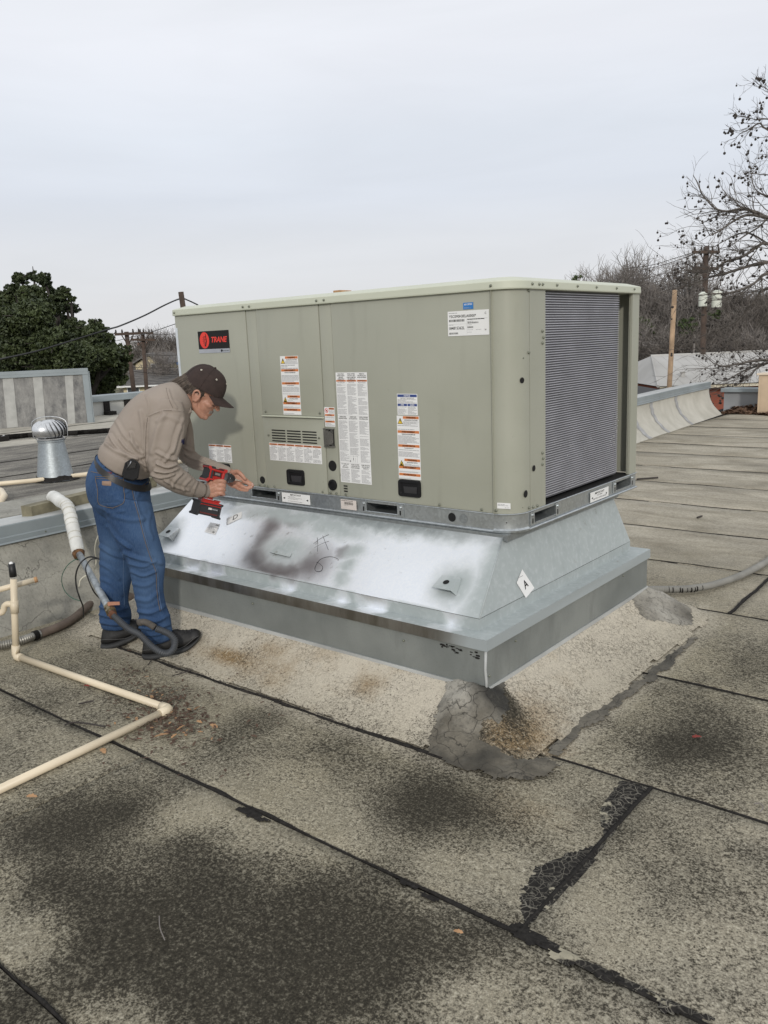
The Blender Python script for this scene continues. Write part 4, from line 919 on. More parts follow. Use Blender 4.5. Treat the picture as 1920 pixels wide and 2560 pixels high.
# ------------------------------------------------------------------ parapets and the higher roof on the left
UZ = .45
def sweep(mb, prof_f, ys):
    """prof_f(y) -> list of (x,z); swept along y"""
    V = []; n = None
    for y in ys:
        p = prof_f(y); n = len(p); V += [(a, y, b) for a, b in p]
    F = []
    for i in range(len(ys)-1):
        for j in range(n-1): F.append((i*n+j, i*n+j+1, i*n+n+j+1, i*n+n+j))
    mb.add(V, F)
def px_(y): return -3.03-(.36*max(0, (y-6.5)/6.2)*.75 if y > 6.5 else 0)
def parapet():
    t = empty('parapet_wall', (-3.1, 2, 0), 'long parapet wall with blue grey metal coping along the roof edge', 'wall')
    def prof(y):
        xc = px_(y); cove = .22+.05*min(1, max(0, (y-3)/4)); b = -2.77-.0*y+(px_(y)+3.03)
        L = []
        for k in range(11):
            s = k/10
            L.append((xc-.0+(b-xc)*(s**(2.6 if y > 4 else 1.3)), .5*(1-s)**(1 if y < 4 else 1.0)-.004*(k == 10)))
        w_ = .010*(float(fbm(y*1.7, 3.3))-.5)*2
        return [(px_(y)-.28, .52), (xc-.0, .52)]+[(a+w_*math.sin(math.pi*i/10)+.006*(float(fbm(y*4, i*.7))-.5), z) for i, (a, z) in enumerate(L)]
    ys = np.concatenate([np.arange(-8.3, 2, .08), np.arange(2, 12.75, .12)]); mb = MB(); sweep(mb, prof, ys)
    mb.prism([(px_(12.7)-.28, 12.7, -.01), (px_(12.7), 12.7, .52), (px_(12.7)-.28, 12.7, .52)], (0, .02, 0))
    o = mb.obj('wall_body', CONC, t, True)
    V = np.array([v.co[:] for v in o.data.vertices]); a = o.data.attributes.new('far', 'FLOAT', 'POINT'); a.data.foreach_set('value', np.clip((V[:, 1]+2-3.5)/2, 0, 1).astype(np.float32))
    MB().box(px_(0)-.28, px_(0)-.275, -8.3, 12.7, -.5, .52)
    # coping sections
    joints = [-8.3, -5.2, -2.1, .95, 4.0, 7.1, 9.95, 12.72]
    for a, b in zip(joints[:-1], joints[1:]):
        mb = MB()
        def cp(y):
            x = px_(y); e = .004*math.sin(y*1.3)
            return [(x-.30, .50), (x-.30, .572+e), (x-.02, .592+e), (x+.012, .590+e), (x+.016, .584+e), (x+.016, .520+e), (x+.022, .515+e), (x+.022, .487+e), (x+.030, .478+e), (x+.012, .478+e)]
        yy = np.linspace(a+.002, b-.002, 10); sweep(mb, cp, yy); o = mb.obj('coping_section', [COPE, COPEL], t)
        for p in o.data.polygons:
            if p.normal.z > .8: p.material_index = 1
        mb = MB(); 
        for y in (b-.03,):
            mb.box(px_(y)+.016, px_(y)+.0185, y-.04, y+.04, .523, .588); mb.obj('joint_cover', COPE, t)
    for y in np.arange(-2.4, 3.2, .62):
        MB().lathe([(.006, 0), (.005, .003), (.0001, .004)], (px_(y)+.0225, y, .50), 6, (1, 0, 0)).obj('screw', SCREW, t)
    # mastic strips painted over the far flashing seams
    st = simple('pale grey sealant', (.33, .33, .33), .8, var=.25, sc=14.)
    for y, wd in ((8.72, .07), (9.55, .055), (10.75, .06)):
        V = []; F = []; n = 14
        for k in range(n+1):
            s = k/n; yy = y+.10*s*s+.02*math.sin(k*1.9); p = prof(yy)[2:]; i = min(int(s*10), 9); f = s*10-i; i2 = min(i+1, 10)
            x = p[i][0]*(1-f)+p[i2][0]*f+.007; z = p[i][1]*(1-f)+p[i2][1]*f+.003; ww = wd*(.7+.5*float(fbm(k*.8, y)))
            V += [(x, yy-ww, z), (x, yy+ww, z)]
        for k in range(n): F.append((2*k, 2*k+1, 2*k+3, 2*k+2))
        obj('sealant_strip', V, F, st, t, True)
    return t
parapet()
def far_walls():
    # low wall closing the roof, dead leaves against it
    t = empty('low_parapet', (1, 13.4, 0), 'low grey parapet behind the bank of dead leaves at the far roof edge', 'wall')
    wl = simple('grey washed stucco', (.30, .31, .32), .9, var=.18, sc=1.6)
    MB().box(-3.2, 12.9, 13.25, 13.5, -.01, .36).obj('wall_body', wl, t)
    MB().bbox(-3.25, 12.95, 13.19, 13.56, .36, .43, .01).obj('coping_section', COPE, t)
    r = random.Random(5); V = []; F = []
    for k in range(5200):
        x = -3.05+r.random()**1.0*4.4; s = r.random(); y = 12.62+s*.62+.1*math.sin(x*4); z = .02+.17*s**1.2*(.8+.3*math.sin(x*5+1))*r.random()
        L = .025+r.random()*.04; a = r.random()*6.28; c = Vector((x, y, z)); u = Vector((math.cos(a), math.sin(a), r.uniform(-.5, .5)))*L; v = Vector((-math.sin(a), math.cos(a), r.uniform(-.5, .8)))*L*.6
        b = len(V); V += [c-u, c+v, c+u, c-v]; F.append((b, b+1, b+2, b+3))
    o = obj('leaf_litter', V, F, simple('brown leaf litter', (.13, .075, .045), .9, var=.5, sc=18.)); tag(o, 'bank of dead brown leaves along the far low parapet', 'leaves', None, 'stuff')
    # tan cabinet at the right edge of the picture
    t = empty('tan_cabinet', (-1.7, 13., 0), 'tan metal equipment cabinet at the right edge by the leaf bank', 'cabinet')
    tan = simple('tan enamel', (.56, .43, .30), .5, var=.05)
    MB().bbox(-2.45, -.9, 12.71, 13.1, 0.004, .70, .01).obj('body', tan, t); MB().bbox(-2.48, -.87, 12.68, 13.13, .70, .735, .008).obj('lid', simple('pale tan enamel', (.66, .56, .44), .5), t)
    MB().box(-2.40, -1.7, 12.703, 12.709, .06, .66).obj('door', tan, t); MB().box(-1.66, -.96, 12.703, 12.709, .06, .66).obj('door', tan, t)
far_walls()
def upper_roof():
    t = empty('upper_roof', (-7, 0, UZ), 'slightly higher gravelled roof beyond the parapet', None, None, 'structure')
    m_ = NT('ribbed gravelly roof'); p = m_.pos(); st = m_.noise(m_.map(p, (1.2, .35, 1), (0, 0, -.2)), 5., 6, .65, .6); gr = m_.noise(p, 70., 3, .7); n = m_.noise(p, .9, 4)
    c = m_.mix(m_.rng(st, .35, .62), (.10, .092, .08), (.32, .30, .255)); c = m_.mix(m_.rng(gr, .4, .65, 0, .7), c, (.07, .065, .058))
    lt = m_.mix(m_.rng(st, .35, .65), (.34, .32, .27), (.52, .49, .42)); sx = m_.sep(p)
    c = m_.mix(m_.rng(m_.m('ADD', sx[0], m_.m('MULTIPLY', n, .8)), -8.0, -8.35), c, lt); m_.p(Base_Color=c, Roughness=.9); m_.bump(m_.m('ADD', st, gr), .6, .02)
    xs = np.linspace(-13.5, -3.31, 90); ys = np.linspace(-8.3, 7.6, 130)
    grid_obj('roof_surface', xs, ys, lambda X, Y: UZ+.012*(fbm(X*1.6, Y*.8)-.5)*2+.008*(fbm(X*6, Y*1.2)-.5)-.01*(X < -13.3), m_.mat, t)
    for x in (-4.4, -5.9, -7.0, -9.3, -10.3): 
        ys2 = np.linspace(-8, 7.5, 120); V = []; F = []
        for y in ys2:
            xx = x+.02*(float(fbm(y*2, x))-.5); w_ = .003+.014*max(0, float(fbm(y*2.5, x))-.35); V += [(xx-w_, y, UZ+.001), (xx, y, UZ+.008), (xx+w_, y, UZ+.001)]
        for k in range(119): F += [(3*k, 3*k+1, 3*k+4, 3*k+3), (3*k+1, 3*k+2, 3*k+5, 3*k+4)]
        obj('tar_seam', V, F, TAR, t, True)
    MB().box(-13.6, -3.31, -8.35, 7.65, -.5, UZ-.03).obj('roof_edge', CONC, t)
    # grey screen panel with pale sealed seams
    t = empty('screen_wall', (-11.2, 3.9, UZ), 'free standing grey stucco screen wall with pale vertical streaks', 'wall')
    A = onz(0, 1072, UZ); B = onz(229, 1057, UZ); u = Vector(((B-A)[0], (B-A)[1], 0)).normalized(); nrm = Vector((-u.y, u.x, 0)); nrm = nrm if nrm.x < 0 else -nrm
    B = Vector(B); B.z = UZ; L = 3.6; H = .83
    m_ = NT('dark stippled stucco'); p = m_.pos(); g = m_.noise(m_.map(p, (1, 1, .6)), 9., 6, .75); n = m_.noise(p, 1.8, 4)
    c = m_.mix(m_.rng(g, .35, .65), (.125, .125, .125), (.30, .295, .28)); c = m_.mix(m_.rng(n, .4, .7, 0, .4), c, (.34, .33, .31)); m_.p(Base_Color=c, Roughness=.95); m_.bump(g, .6, .02)
    def q(a, z, d=0): return B-u*a+nrm*d+Vector((0, 0, z-UZ))
    mb = MB(); mb.prism([q(0, UZ), q(L, UZ), q(L, UZ+H), q(0, UZ+H)], nrm*.16); mb.obj('wall_body', m_.mat, t)
    sl_ = simple('pale sealed seam', (.40, .40, .38), .9, var=.12, sc=9.)
    for (ux, vx, wx) in ((570, 595, 21), (310, 345, 24), (65, 105, 28)):
        a0 = None; V = []; F = []
        for k in range(13):
            s = k/12; uu = (ux+(vx-ux)*s)*.3014; vv = 640+((1015-25*(ux/600))+(1395+30*(1-ux/600)-1015+25*(ux/600))*s)*.3014
            d = ray(uu, vv); tt = (np.array(B)-CAM)@np.array(nrm)/(d@np.array(nrm)); P = Vector(CAM+d*tt)-nrm*.006; P.z = min(max(P.z, UZ+.005), UZ+H)
            w_ = (wx*.0028+.012*(float(fbm(k*.9, ux))-.5)); V += [P-u*w_, P+u*w_]
        for k in range(12): F.append((2*k, 2*k+1, 2*k+3, 2*k+2))
        obj('sealed_seam', V, F, sl_, t, True)
    mb = MB(); mb.prism([q(-.03, UZ+H, -.03), q(L, UZ+H, -.03), q(L, UZ+H, .19), q(-.03, UZ+H, .19)], (0, 0, .05)); mb.prism([q(-.03, UZ+H-.045, -.028), q(L, UZ+H-.045, -.028), q(L, UZ+H-.0005, -.028), q(-.03, UZ+H-.0005, -.028)], nrm*.006); mb.obj('coping_section', COPE, t)
    mb = MB(); mb.prism([q(-.03, UZ, -.02), q(.06, UZ, -.02), q(.06, UZ+H-.046, -.02), q(-.03, UZ+H-.046, -.02)], nrm*.015); mb.prism([q(-.03, UZ, -.004), q(-.03, UZ, .17), q(-.03, UZ+H-.002, .17), q(-.03, UZ+H-.002, -.004)], u*-.0 if False else u*.02); mb.obj('end_trim', COPE, t)
    # low parapet further along
    t = empty('far_parapet', (-11.7, 7, UZ), 'low white parapet with metal coping behind the stooping man', 'wall')
    mb = MB(); mb.box(-11.95, -11.7, 4.75, 13.5, UZ-.02, .72); mb.obj('wall_body', simple('white coated parapet', (.50, .50, .47), .9, var=.12, sc=1.5), t)
    MB().bbox(-12.0, -11.64, 4.7, 13.55, .70, .81, .01).obj('coping_section', COPE, t)
    for px, in ((880,), (1052,)):
        c = onx(px*.3014, 640+1250*.3014, -11.7); mb = MB(); y0 = c[1]; mb.box(-11.696, -11.66, y0-.055, y0+.055, UZ+.01, .705); mb.prism([(-11.66, y0-.09, UZ), (-11.5, y0-.08, UZ), (-11.52, y0+.09, UZ), (-11.66, y0+.08, UZ)], (0, 0, .07)); mb.obj('bitumen_strap', TAR, t)
    # turbine vent
    b = onz(127, 1205, UZ); d = np.array([CF[0], CF[1], 0]); d /= np.linalg.norm(d); c = b+d*.12; t = empty('turbine_vent', (c[0], c[1], UZ), 'galvanised spinning turbine roof vent on a grey cone', 'roof vent')
    C0 = (c[0], c[1], UZ); gm = m_galv('vent galvanised', (.42, .46, .48), .45, .5)
    MB().lathe([(.165, -.01), (.160, .02), (.112, .335), (.112, .35), (.118, .352), (.118, .365), (.108, .367)], C0, 36).obj('base_cone', gm, t, True, auto=40)
    mb = MB(); V = []; F = []; n = 40
    for k in range(n):
        a = 2*math.pi*k/n; h = .02+.03*float(fbm(k*.6, 3)); h2 = .2+.02*float(fbm(k*.5, 9)); V += [(c[0]+h2*math.cos(a), c[1]+h2*math.sin(a), UZ+.012), (c[0]+.168*math.cos(a), c[1]+.168*math.sin(a), UZ+.02), (c[0]+(.1665-h*.15)*math.cos(a), c[1]+(.1665-h*.15)*math.sin(a), UZ+.012+h)]
    for k in range(n): j = (k+1) % n; F += [(3*k, 3*j, 3*j+1, 3*k+1), (3*k+1, 3*j+1, 3*j+2, 3*k+2)]
    obj('bitumen_collar', V, F, TAR, t, True)
    vm = m_galv('bright vane aluminium', (.66, .67, .68), .28, .1)
    zc = UZ+.46; MB().lathe([(.105, UZ+.366), (.118, UZ+.372), (.118, UZ+.382), (.105, UZ+.384)], (c[0], c[1], 0), 32).obj('lower_ring', vm, t, True, auto=30)
    nv = 22; r0, h0 = .150, .085
    for k in range(nv):
        V = []; F = []; a0 = 2*math.pi*k/nv; m1 = 9
        for i in range(m1):
            s = -1.15+i/(m1-1)*2.35; zz = math.sin(s)*h0; rr = math.cos(s*.92)**.75*r0 if math.cos(s*.92) > 0 else .01; rr = max(rr, .035)
            tw = -.28*math.sin(s*.8)
            for j, (da, fr) in enumerate(((0, 1.0), (.16, .965), (.30, .90))): V.append((c[0]+rr*fr*math.cos(a0+da+tw), c[1]+rr*fr*math.sin(a0+da+tw), zc+zz))
        for i in range(m1-1):
            for j in range(2): F.append((i*3+j, i*3+j+1, i*3+j+4, i*3+j+3))
        obj('vane', V, F, vm, t, True)
    MB().lathe([(.055, zc+.075), (.045, zc+.085), (.0001, zc+.088)], (c[0], c[1], 0), 20).obj('crown_plate', vm, t, True)
    MB().lathe([(.085, UZ+.36), (.085, zc+.07)], (c[0], c[1], 0), 20).obj('inner_throat', BLACKHOLE, t, True)
    a = Vector((CR[0], CR[1], 0)).normalized(); mb = MB(); P = [Vector(C0)+a*(.162*math.cos(w_))+Vector((0, 0, .47+.105*max(math.sin(w_), 0)**.55)) for w_ in np.linspace(0, math.pi, 15)]
    P = [Vector(C0)+a*.118+Vector((0, 0, .36)), Vector(C0)+a*.155+Vector((0, 0, .40))]+P+[Vector(C0)-a*.155+Vector((0, 0, .40)), Vector(C0)-a*.118+Vector((0, 0, .36))]
    mb.tube(P, .004, 5); mb.obj('bracket', vm, t, True)
    # pipes lying on the higher roof
    o = MB().tube([onz(-80, 1217, UZ+.03), onz(70, 1203, UZ+.03), onz(300, 1176, UZ+.03), onz(480, 1150, UZ+.03)], .021, 10).obj('pvc_pipe', PVC, None, True); tag(o, 'long cream pvc pipe running past the turbine vent', 'pipe')
    o = MB().tube([onz(-30, 1222, UZ+.06), onz(2, 1228, UZ+.06), onz(10, 1240, UZ+.05), onz(-4, 1262, UZ+.04)], [.028, .03, .028, .022], 10).obj('pvc_elbow', PVC, None, True); tag(o, 'cream pvc elbow cut off by the left edge of the picture', 'pipe')
    t = empty('conduit', (-9.7, 3.2, UZ), 'grey conduit with black tar blotches lying in front of the screen wall', 'pipe')
    P = [Vector(onz(u_, v_, UZ+.05)) for u_, v_ in ((-60, 1100), (0, 1094), (70, 1088), (160, 1084), (277, 1076), (400, 1066))]
    MB().tube(P, .032, 8).obj('pipe_body', COPEL, t, True); mb = MB(); r = random.Random(3)
    for k in range(46):
        s = r.random()*4.9; i = int(s); f = s-i; p = P[i]*(1-f)+P[i+1]*f; dd = (P[i+1]-P[i]).normalized(); mb.tube([p, p+dd*(.05+r.random()*.22)], .0345, 8)
    tb = mb.obj('tar_blotch', TAR, t, True); tb['kind'] = 'stuff'; MB().bbox(P[1].x-.15, P[1].x+.1, P[1].y-.1, P[1].y+.08, UZ, UZ+.07).obj('pipe_block', TAR, t)
    # timber sleeper behind the coping
    a = Vector(onz(81, 1294, .575)); b = Vector(onz(231, 1256, .575)); dd = (b-a).normalized(); s_ = Vector((-abs(dd.y), dd.x*math.copysign(1, dd.y), 0)).normalized()*.09; b = a+dd*1.15
    mb = MB(); mb.prism([a, a+s_, a+s_+Vector((0, 0, .07)), a+Vector((0, 0, .07))], b-a); o = mb.obj('timber_sleeper', WOODG); tag(o, 'weathered timber sleeper under the white wrapped pipe', 'timber')
    mb = MB(); mb.box(-3.9, -3.34, a.y-.3, b.y+.4, UZ, .572); tag(mb.obj('roof_upstand', CONC, None), 'low upstand under the timber sleeper', None, None, 'structure')
upper_roof()
# ------------------------------------------------------------------ street level and the neighbourhood
GZ = -4.3
def street():
    m_ = NT('winter grass'); p = m_.pos(); n = m_.noise(p, .25, 6, .6); n2 = m_.noise(p, 4., 4)
    m_.p(Base_Color=m_.mix(m_.rng(n, .35, .65), m_.mix(n2, (.10, .085, .05), (.17, .15, .09)), (.07, .085, .035)), Roughness=1.)
    V = []; n_ = 40; S = 1400
    xs = np.concatenate([-np.geomspace(S, 10, 20), np.geomspace(10, S, 20)]); grid_obj('ground', xs, xs, lambda X, Y: GZ+0*X, m_.mat, None, smooth=False)['kind'] = 'structure'
    o = MB().box(-13.5, DECKX+.3, -8.3, 13.7, GZ, -.502).obj('own_building', CONC); tag(o, 'block of the building carrying the flat roofs', 'building')
street()
def treegeo(seed, H, lv=4, spread=.55, r0=.16, kids=(5, 4, 4, 3), up=.25, droop=0., start=None, L0=None, minr=.006, wig=.16):
    """bare tree skeleton: arrays of segment ends and radii"""
    r = random.Random(seed); segs = []; tips = []
    def grow(p, d, L, rad, k):
        n = 4 if k else 5; pts = [p]
        for i in range(n):
            d = (d+Vector((r.gauss(0, wig), r.gauss(0, wig), r.gauss(0, wig)+up*.12*(k > 0)-droop*.1*k))).normalized(); q = pts[-1]+d*L/n
            segs.append((pts[-1], q, rad*(1-.55*i/n), rad*(1-.55*(i+1)/n))); pts.append(q)
            if k < lv and i >= (2 if k == 0 else 1):
                for c in range(max(1, int(round(kids[min(k, 3)]/(n-1)+r.random()*.7)))):
                    ax = d.orthogonal().normalized(); ax.rotate(Matrix.Rotation(r.random()*6.283, 3, d)); ang = .45+r.random()*spread
                    dd = (d*math.cos(ang)+ax*math.sin(ang)).normalized(); grow(q, dd, L*(.50+r.random()*.28), max(rad*(.42+.2*r.random()), minr), k+1)
        if k < lv: grow(pts[-1], d, L*.6, rad*.42, k+1)
        else: tips.append(pts[-1])
    if start is None: grow(Vector((0, 0, 0)), Vector((0, 0, 1)), L0 or H*.36, r0, 0)
    else:
        for (p, d, L, rad, k) in start: grow(Vector(p), Vector(d).normalized(), L, rad, k)
    return segs, tips
def segmesh(segs, n=3):
    m = len(segs); A = np.array([s[0][:] for s in segs]); B = np.array([s[1][:] for s in segs]); ra = np.array([s[2] for s in segs]); rb = np.array([s[3] for s in segs])
    d = B-A; d /= np.linalg.norm(d, axis=1)[:, None]+1e-9; ref = np.where(np.abs(d[:, 2:3]) < .9, [[0, 0, 1.]], [[1., 0, 0]]); a = np.cross(d, ref); a /= np.linalg.norm(a, axis=1)[:, None]; b = np.cross(d, a)
    V = np.zeros((m, 2*n, 3)); F = []
    for k in range(n):
        th = 2*math.pi*k/n; o = a*math.cos(th)+b*math.sin(th); V[:, k] = A+o*ra[:, None]; V[:, n+k] = B+o*rb[:, None]
    base = (np.arange(m)*2*n)[:, None]; fs = [base+np.array([[k, (k+1) % n, n+(k+1) % n, n+k]]) for k in range(n)]
    return V.reshape(-1, 3), np.concatenate(fs, 0)
BARK = simple('grey brown bark', (.115, .10, .088), .95, var=.35, sc=3.); BARK2 = simple('pale twig bark', (.20, .18, .165), .95, var=.3, sc=2.)  # bark lightened so its colour carries the haze over the distant trees
BARKD = simple('dark wet bark', (.045, .038, .034), .95, var=.3, sc=5.); MIST = simple('mistletoe green', (.06, .085, .03), .9, var=.35, sc=6.)
def oakmat():
    t = NT('live oak leaves'); p = t.pos(); n = t.noise(p, 1.3, 4, .6); n2 = t.noise(p, 9., 3)
    c = t.mix(t.rng(n, .32, .68), (.024, .036, .013), (.075, .098, .036)); c = t.mix(t.rng(n2, .6, .78, 0, .6), c, (.12, .13, .05)); t.p(Base_Color=c, Roughness=.6); return t.mat
OAK = oakmat()
def leafcloud(cs, n, size, seed, flat=.8):
    """cs: (center, radius); leaf cards gathered in sprays over the lobes"""
    g = np.random.RandomState(seed); V = []; F = []; out = []
    tot = sum(r**2 for _, r in cs)
    for c, r in cs:
        m = max(3, int(n*r*r/tot/26))
        d = g.normal(size=(m, 3)); d /= np.linalg.norm(d, axis=1)[:, None]; rr = r*(g.rand(m, 1)**.28)*(.86+.24*g.rand(m, 1)); P = np.array(c)+d*rr*np.array([1, 1, flat])
        Q = np.repeat(P, 26, 0)+g.normal(size=(m*26, 3))*r*.085*np.array([1, 1, .6]); out.append(Q)
    Q = np.concatenate(out); m = len(Q); a = g.normal(size=(m, 3)); a /= np.linalg.norm(a, axis=1)[:, None]; b = g.normal(size=(m, 3)); b -= (b*a).sum(1)[:, None]*a; b /= np.linalg.norm(b, axis=1)[:, None]
    s = size*(.6+.8*g.rand(m, 1)); V = np.stack([Q-a*s, Q+b*s*.55, Q+a*s, Q-b*s*.55], 1).reshape(-1, 3); F = np.arange(m*4).reshape(-1, 4)
    return V, F
def oak():
    D = 31.; c0 = Vector(atd(170, 880, D)); t = empty('live_oak', (c0.x, c0.y, GZ), 'dense dark evergreen oak tree rising behind the grey screen wall', 'tree')
    Z = lambda x, y, dd=0: atd(x*.3014, 640+y*.3014, D+dd); k = .3014*D/2068
    L = []
    for x, y, r, dd in ((170, 190, 75, 0), (280, 165, 60, 1), (370, 195, 75, 0), (110, 300, 90, 0), (260, 330, 120, -1), (400, 300, 80, 1), (20, 380, 130, 1), (530, 310, 75, 0), (590, 350, 40, 0), (480, 400, 110, 0), (610, 440, 60, 1), (280, 500, 180, -2), (90, 560, 190, -1), (500, 560, 120, 1), (620, 600, 110, 0), (790, 570, 75, 0), (860, 600, 50, 0), (740, 680, 130, -1), (890, 700, 80, 0), (450, 720, 190, -2), (170, 780, 200, -1), (960, 790, 90, 0), (1060, 770, 45, 0), (1050, 840, 60, 0), (850, 830, 150, -1), (980, 920, 95, 0), (640, 850, 190, -2), (400, 930, 170, -1), (120, 980, 180, 0), (900, 1010, 120, 0), (1000, 1030, 70, 0), (760, 1040, 150, 0), (900, 1100, 70, 0), (-150, 700, 260, 1), (-60, 480, 150, 0), (770, 1130, 60, 0)):
        L.append((Z(x, y, dd), r*k*.84))
    V, F = leafcloud(L, 150000, .06, 3); o = obj('crown', V, F.tolist(), OAK, t); 
    st = [((c0.x, c0.y, GZ), (0.05, 0, 1), 3.6, .42, 0)]; segs = []
    tr = Vector((c0.x, c0.y, -1.2)); segs.append((Vector((c0.x, c0.y, GZ)), tr, .45, .36))
    r = random.Random(8)
    for c, rad in L:
        e = Vector(c); m1 = tr.lerp(e, .5)+Vector((r.uniform(-.4, .4), r.uniform(-.4, .4), r.uniform(-.1, .7))); segs += [(tr, m1, .16, .09), (m1, e, .09, .035)]
        for q in range(4): segs.append((e, e+Vector((r.gauss(0, 1), r.gauss(0, 1), r.gauss(0, .8)))*rad*.6, .03, .012))
    V, F = segmesh(segs, 5); obj('trunk', V, F.tolist(), BARKD, t)
oak()
# bare trees, each with its own skeleton, standing where the picture shows the thicket
def bare(name, u, vtop, D, seed, label, mat=BARK, lv=4, group=None, mist=0, halfw=None, kids=(6,5,4,3), minr=.012, cat='tree', up=.5):
    top = atd(u, vtop, D); H = top[2]-GZ; base = Vector((top[0], top[1], GZ))
    segs, tips = treegeo(seed, H, lv, .5, max(.09, H*.018), kids, up, L0=H*.34, minr=minr)
    S = [(s[0], s[1], s[2], s[3]) for s in segs]; A = np.array([s[1][:] for s in S]); k = H/A[:, 2].max(); kx = k*(1 if halfw is None else halfw/(np.percentile(np.abs(A[:, :2]), 97)*k))
    sc = Vector((kx, kx, k)); cv = lambda v: Vector((base.x+v.x*sc.x, base.y+v.y*sc.y, base.z+v.z*sc.z))
    S = [(cv(a), cv(b), c, d) for a, b, c, d in S]
    t = empty(name, base, label, cat, group); big = [s for s in S if s[2] > .045]; sm = [s for s in S if s[2] <= .045]
    V, F = segmesh(big, 5); obj('trunk', V, F.tolist(), mat, t)
    V, F = segmesh(sm, 3); o = obj('crown', V, F.tolist(), mat, t)
    if mist:
        r = random.Random(seed); cs = [(np.array(cv(r.choice(tips))[:])-np.array([0, 0, .5]), .45+r.random()*.4) for _ in range(mist)]; V, F = leafcloud(cs, mist*700, .09, seed, 1.); obj('mistletoe', V, F.tolist(), MIST, t)
    return t
E8 = lambda x, y: (1400+x*.416, 200+y*.416)
# tall trees behind the unit, left to right
R8 = random.Random(21)
for i, (x, y, D, hw, ms, lab) in enumerate(((90, 1140, 62, 3.2, 0, 'leftmost small bare tree peeping over the top of the air conditioner'), (290, 1035, 58, 4.2, 7, 'bare tree with mistletoe clumps rising over the air conditioner'),
        (420, 1070, 66, 3.6, 1, 'thin bare tree between two taller ones above the coil end'), (560, 1010, 56, 4.2, 8, 'tallest bare tree with mistletoe just right of the air conditioner'), (660, 1140, 60, 3.2, 5, 'bare tree with green clumps behind the pale timber pole'))):
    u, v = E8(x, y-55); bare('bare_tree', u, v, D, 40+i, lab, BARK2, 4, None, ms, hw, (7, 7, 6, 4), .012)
THL = ['bare thicket tree just above the eave left of the pale bare pole', 'bare thicket tree seen directly behind the pale bare pole', 'bare thicket tree with green clumps just right of the pale bare pole', 'bare thicket tree midway between the pale pole and the transformer pole', 'bare thicket tree low behind the left pitch of the metal roof', 'bare thicket tree directly behind the transformer pole', 'broad bare tree behind the two pale transformers', 'bare thicket tree just right of the transformers', 'tall bare tree with green clumps behind the lower sweetgum limb', 'bare thicket tree behind the middle of the metal roof ridge', 'tall bare tree at the right picture edge above the metal roof', 'bare thicket tree cut by the right picture edge', 'bare thicket tree beyond the right picture edge', 'low bare tree right behind the thin pale mast', 'low bare tree behind the slanting guy wire', 'low bare tree behind the sweetgum twigs near the tan cabinet', 'lowest bare tree just left of the thin pale mast']
for i, (x, y, D, hw) in enumerate(((520, 1390, 50, 3.2), (610, 1420, 53, 3.), (700, 1330, 57, 3.2), (780, 1310, 60, 3.2), (860, 1390, 52, 3.), (940, 1290, 63, 3.4), (1010, 1240, 58, 3.6), (1080, 1290, 52, 3.2), (1130, 1220, 64, 3.6), (1190, 1260, 56, 3.4), (1250, 1215, 60, 3.6), (1310, 1240, 55, 3.4), (1400, 1200, 60, 3.6), (900, 1450, 46, 2.6), (1060, 1440, 46, 2.6), (1180, 1430, 47, 2.6), (760, 1470, 46, 2.4))):
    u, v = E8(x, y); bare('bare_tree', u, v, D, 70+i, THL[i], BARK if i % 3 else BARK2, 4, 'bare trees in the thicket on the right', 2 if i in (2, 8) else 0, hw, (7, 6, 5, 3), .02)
# undergrowth reading as one mass
def brush(name, pts, D, n, seed, mat, label, h=1.3, zspan=3.5):
    g = np.random.RandomState(seed); segs = []
    for k in range(n):
        s = g.rand()*(len(pts)-1); i = int(s); f = s-i; u = pts[i][0]*(1-f)+pts[i+1][0]*f; v = pts[i][1]*(1-f)+pts[i+1][1]*f
        p = atd(u, v, D+g.rand()*6); z = GZ+(p[2]-GZ)*g.rand()**.55; a = Vector((p[0], p[1], z)); d = Vector((g.normal()*.6, g.normal()*.6, .5+g.rand())).normalized()
        for j in range(3):
            b = a+d*h*(.25+.3*g.rand()); segs.append((a, b, .022/(j+1), .016/(j+1))); a = b; d = (d+Vector((g.normal()*.4, g.normal()*.4, g.normal()*.3))).normalized()
    V, F = segmesh(segs, 3); o = obj(name, V, F.tolist(), mat); tag(o, label, 'bushes', None, 'stuff')
brush('undergrowth', [E8(x, y) for x, y in ((420, 1480), (560, 1480), (680, 1450), (800, 1430), (950, 1380), (1100, 1360), (1300, 1350))], 58, 13000, 5, BARK, 'tangled brown undergrowth filling the thicket on the right', 1.5)
# left: trees and houses behind the oak
Zl = lambda x, y: (x*.3014, 640+y*.3014)
for i, (x, y, D, hw, lab) in enumerate(((1410, 640, 52, 2.4, 'pale bare tree against the left corner of the air conditioner'), (1300, 780, 60, 2.2, 'dark bare tree behind the yellow house beside the pale one'), (1240, 830, 64, 2.2, 'low bare tree right behind the second utility pole'), (1500, 700, 62, 2.6, 'bare tree hidden behind the left end of the air conditioner'))):
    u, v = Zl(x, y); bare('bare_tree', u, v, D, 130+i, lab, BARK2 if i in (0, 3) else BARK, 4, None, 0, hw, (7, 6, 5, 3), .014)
brush('undergrowth', [Zl(x, y) for x, y in ((1110, 830), (1220, 770), (1300, 740), (1480, 760), (1700, 760))], 70, 5000, 9, BARK, 'brown brush behind the yellow house on the left', 1.6)
def plane_frame(u, v, D, yaw=0.):
    """point plus right/back vectors of a facade facing the roof"""
    p = Vector(atd(u, v, D)); r_ = Vector((FH[1], -FH[0], 0)); r_.rotate(Matrix.Rotation(yaw, 3, 'Z')); return p, r_, Vector((-r_.y, r_.x, 0))
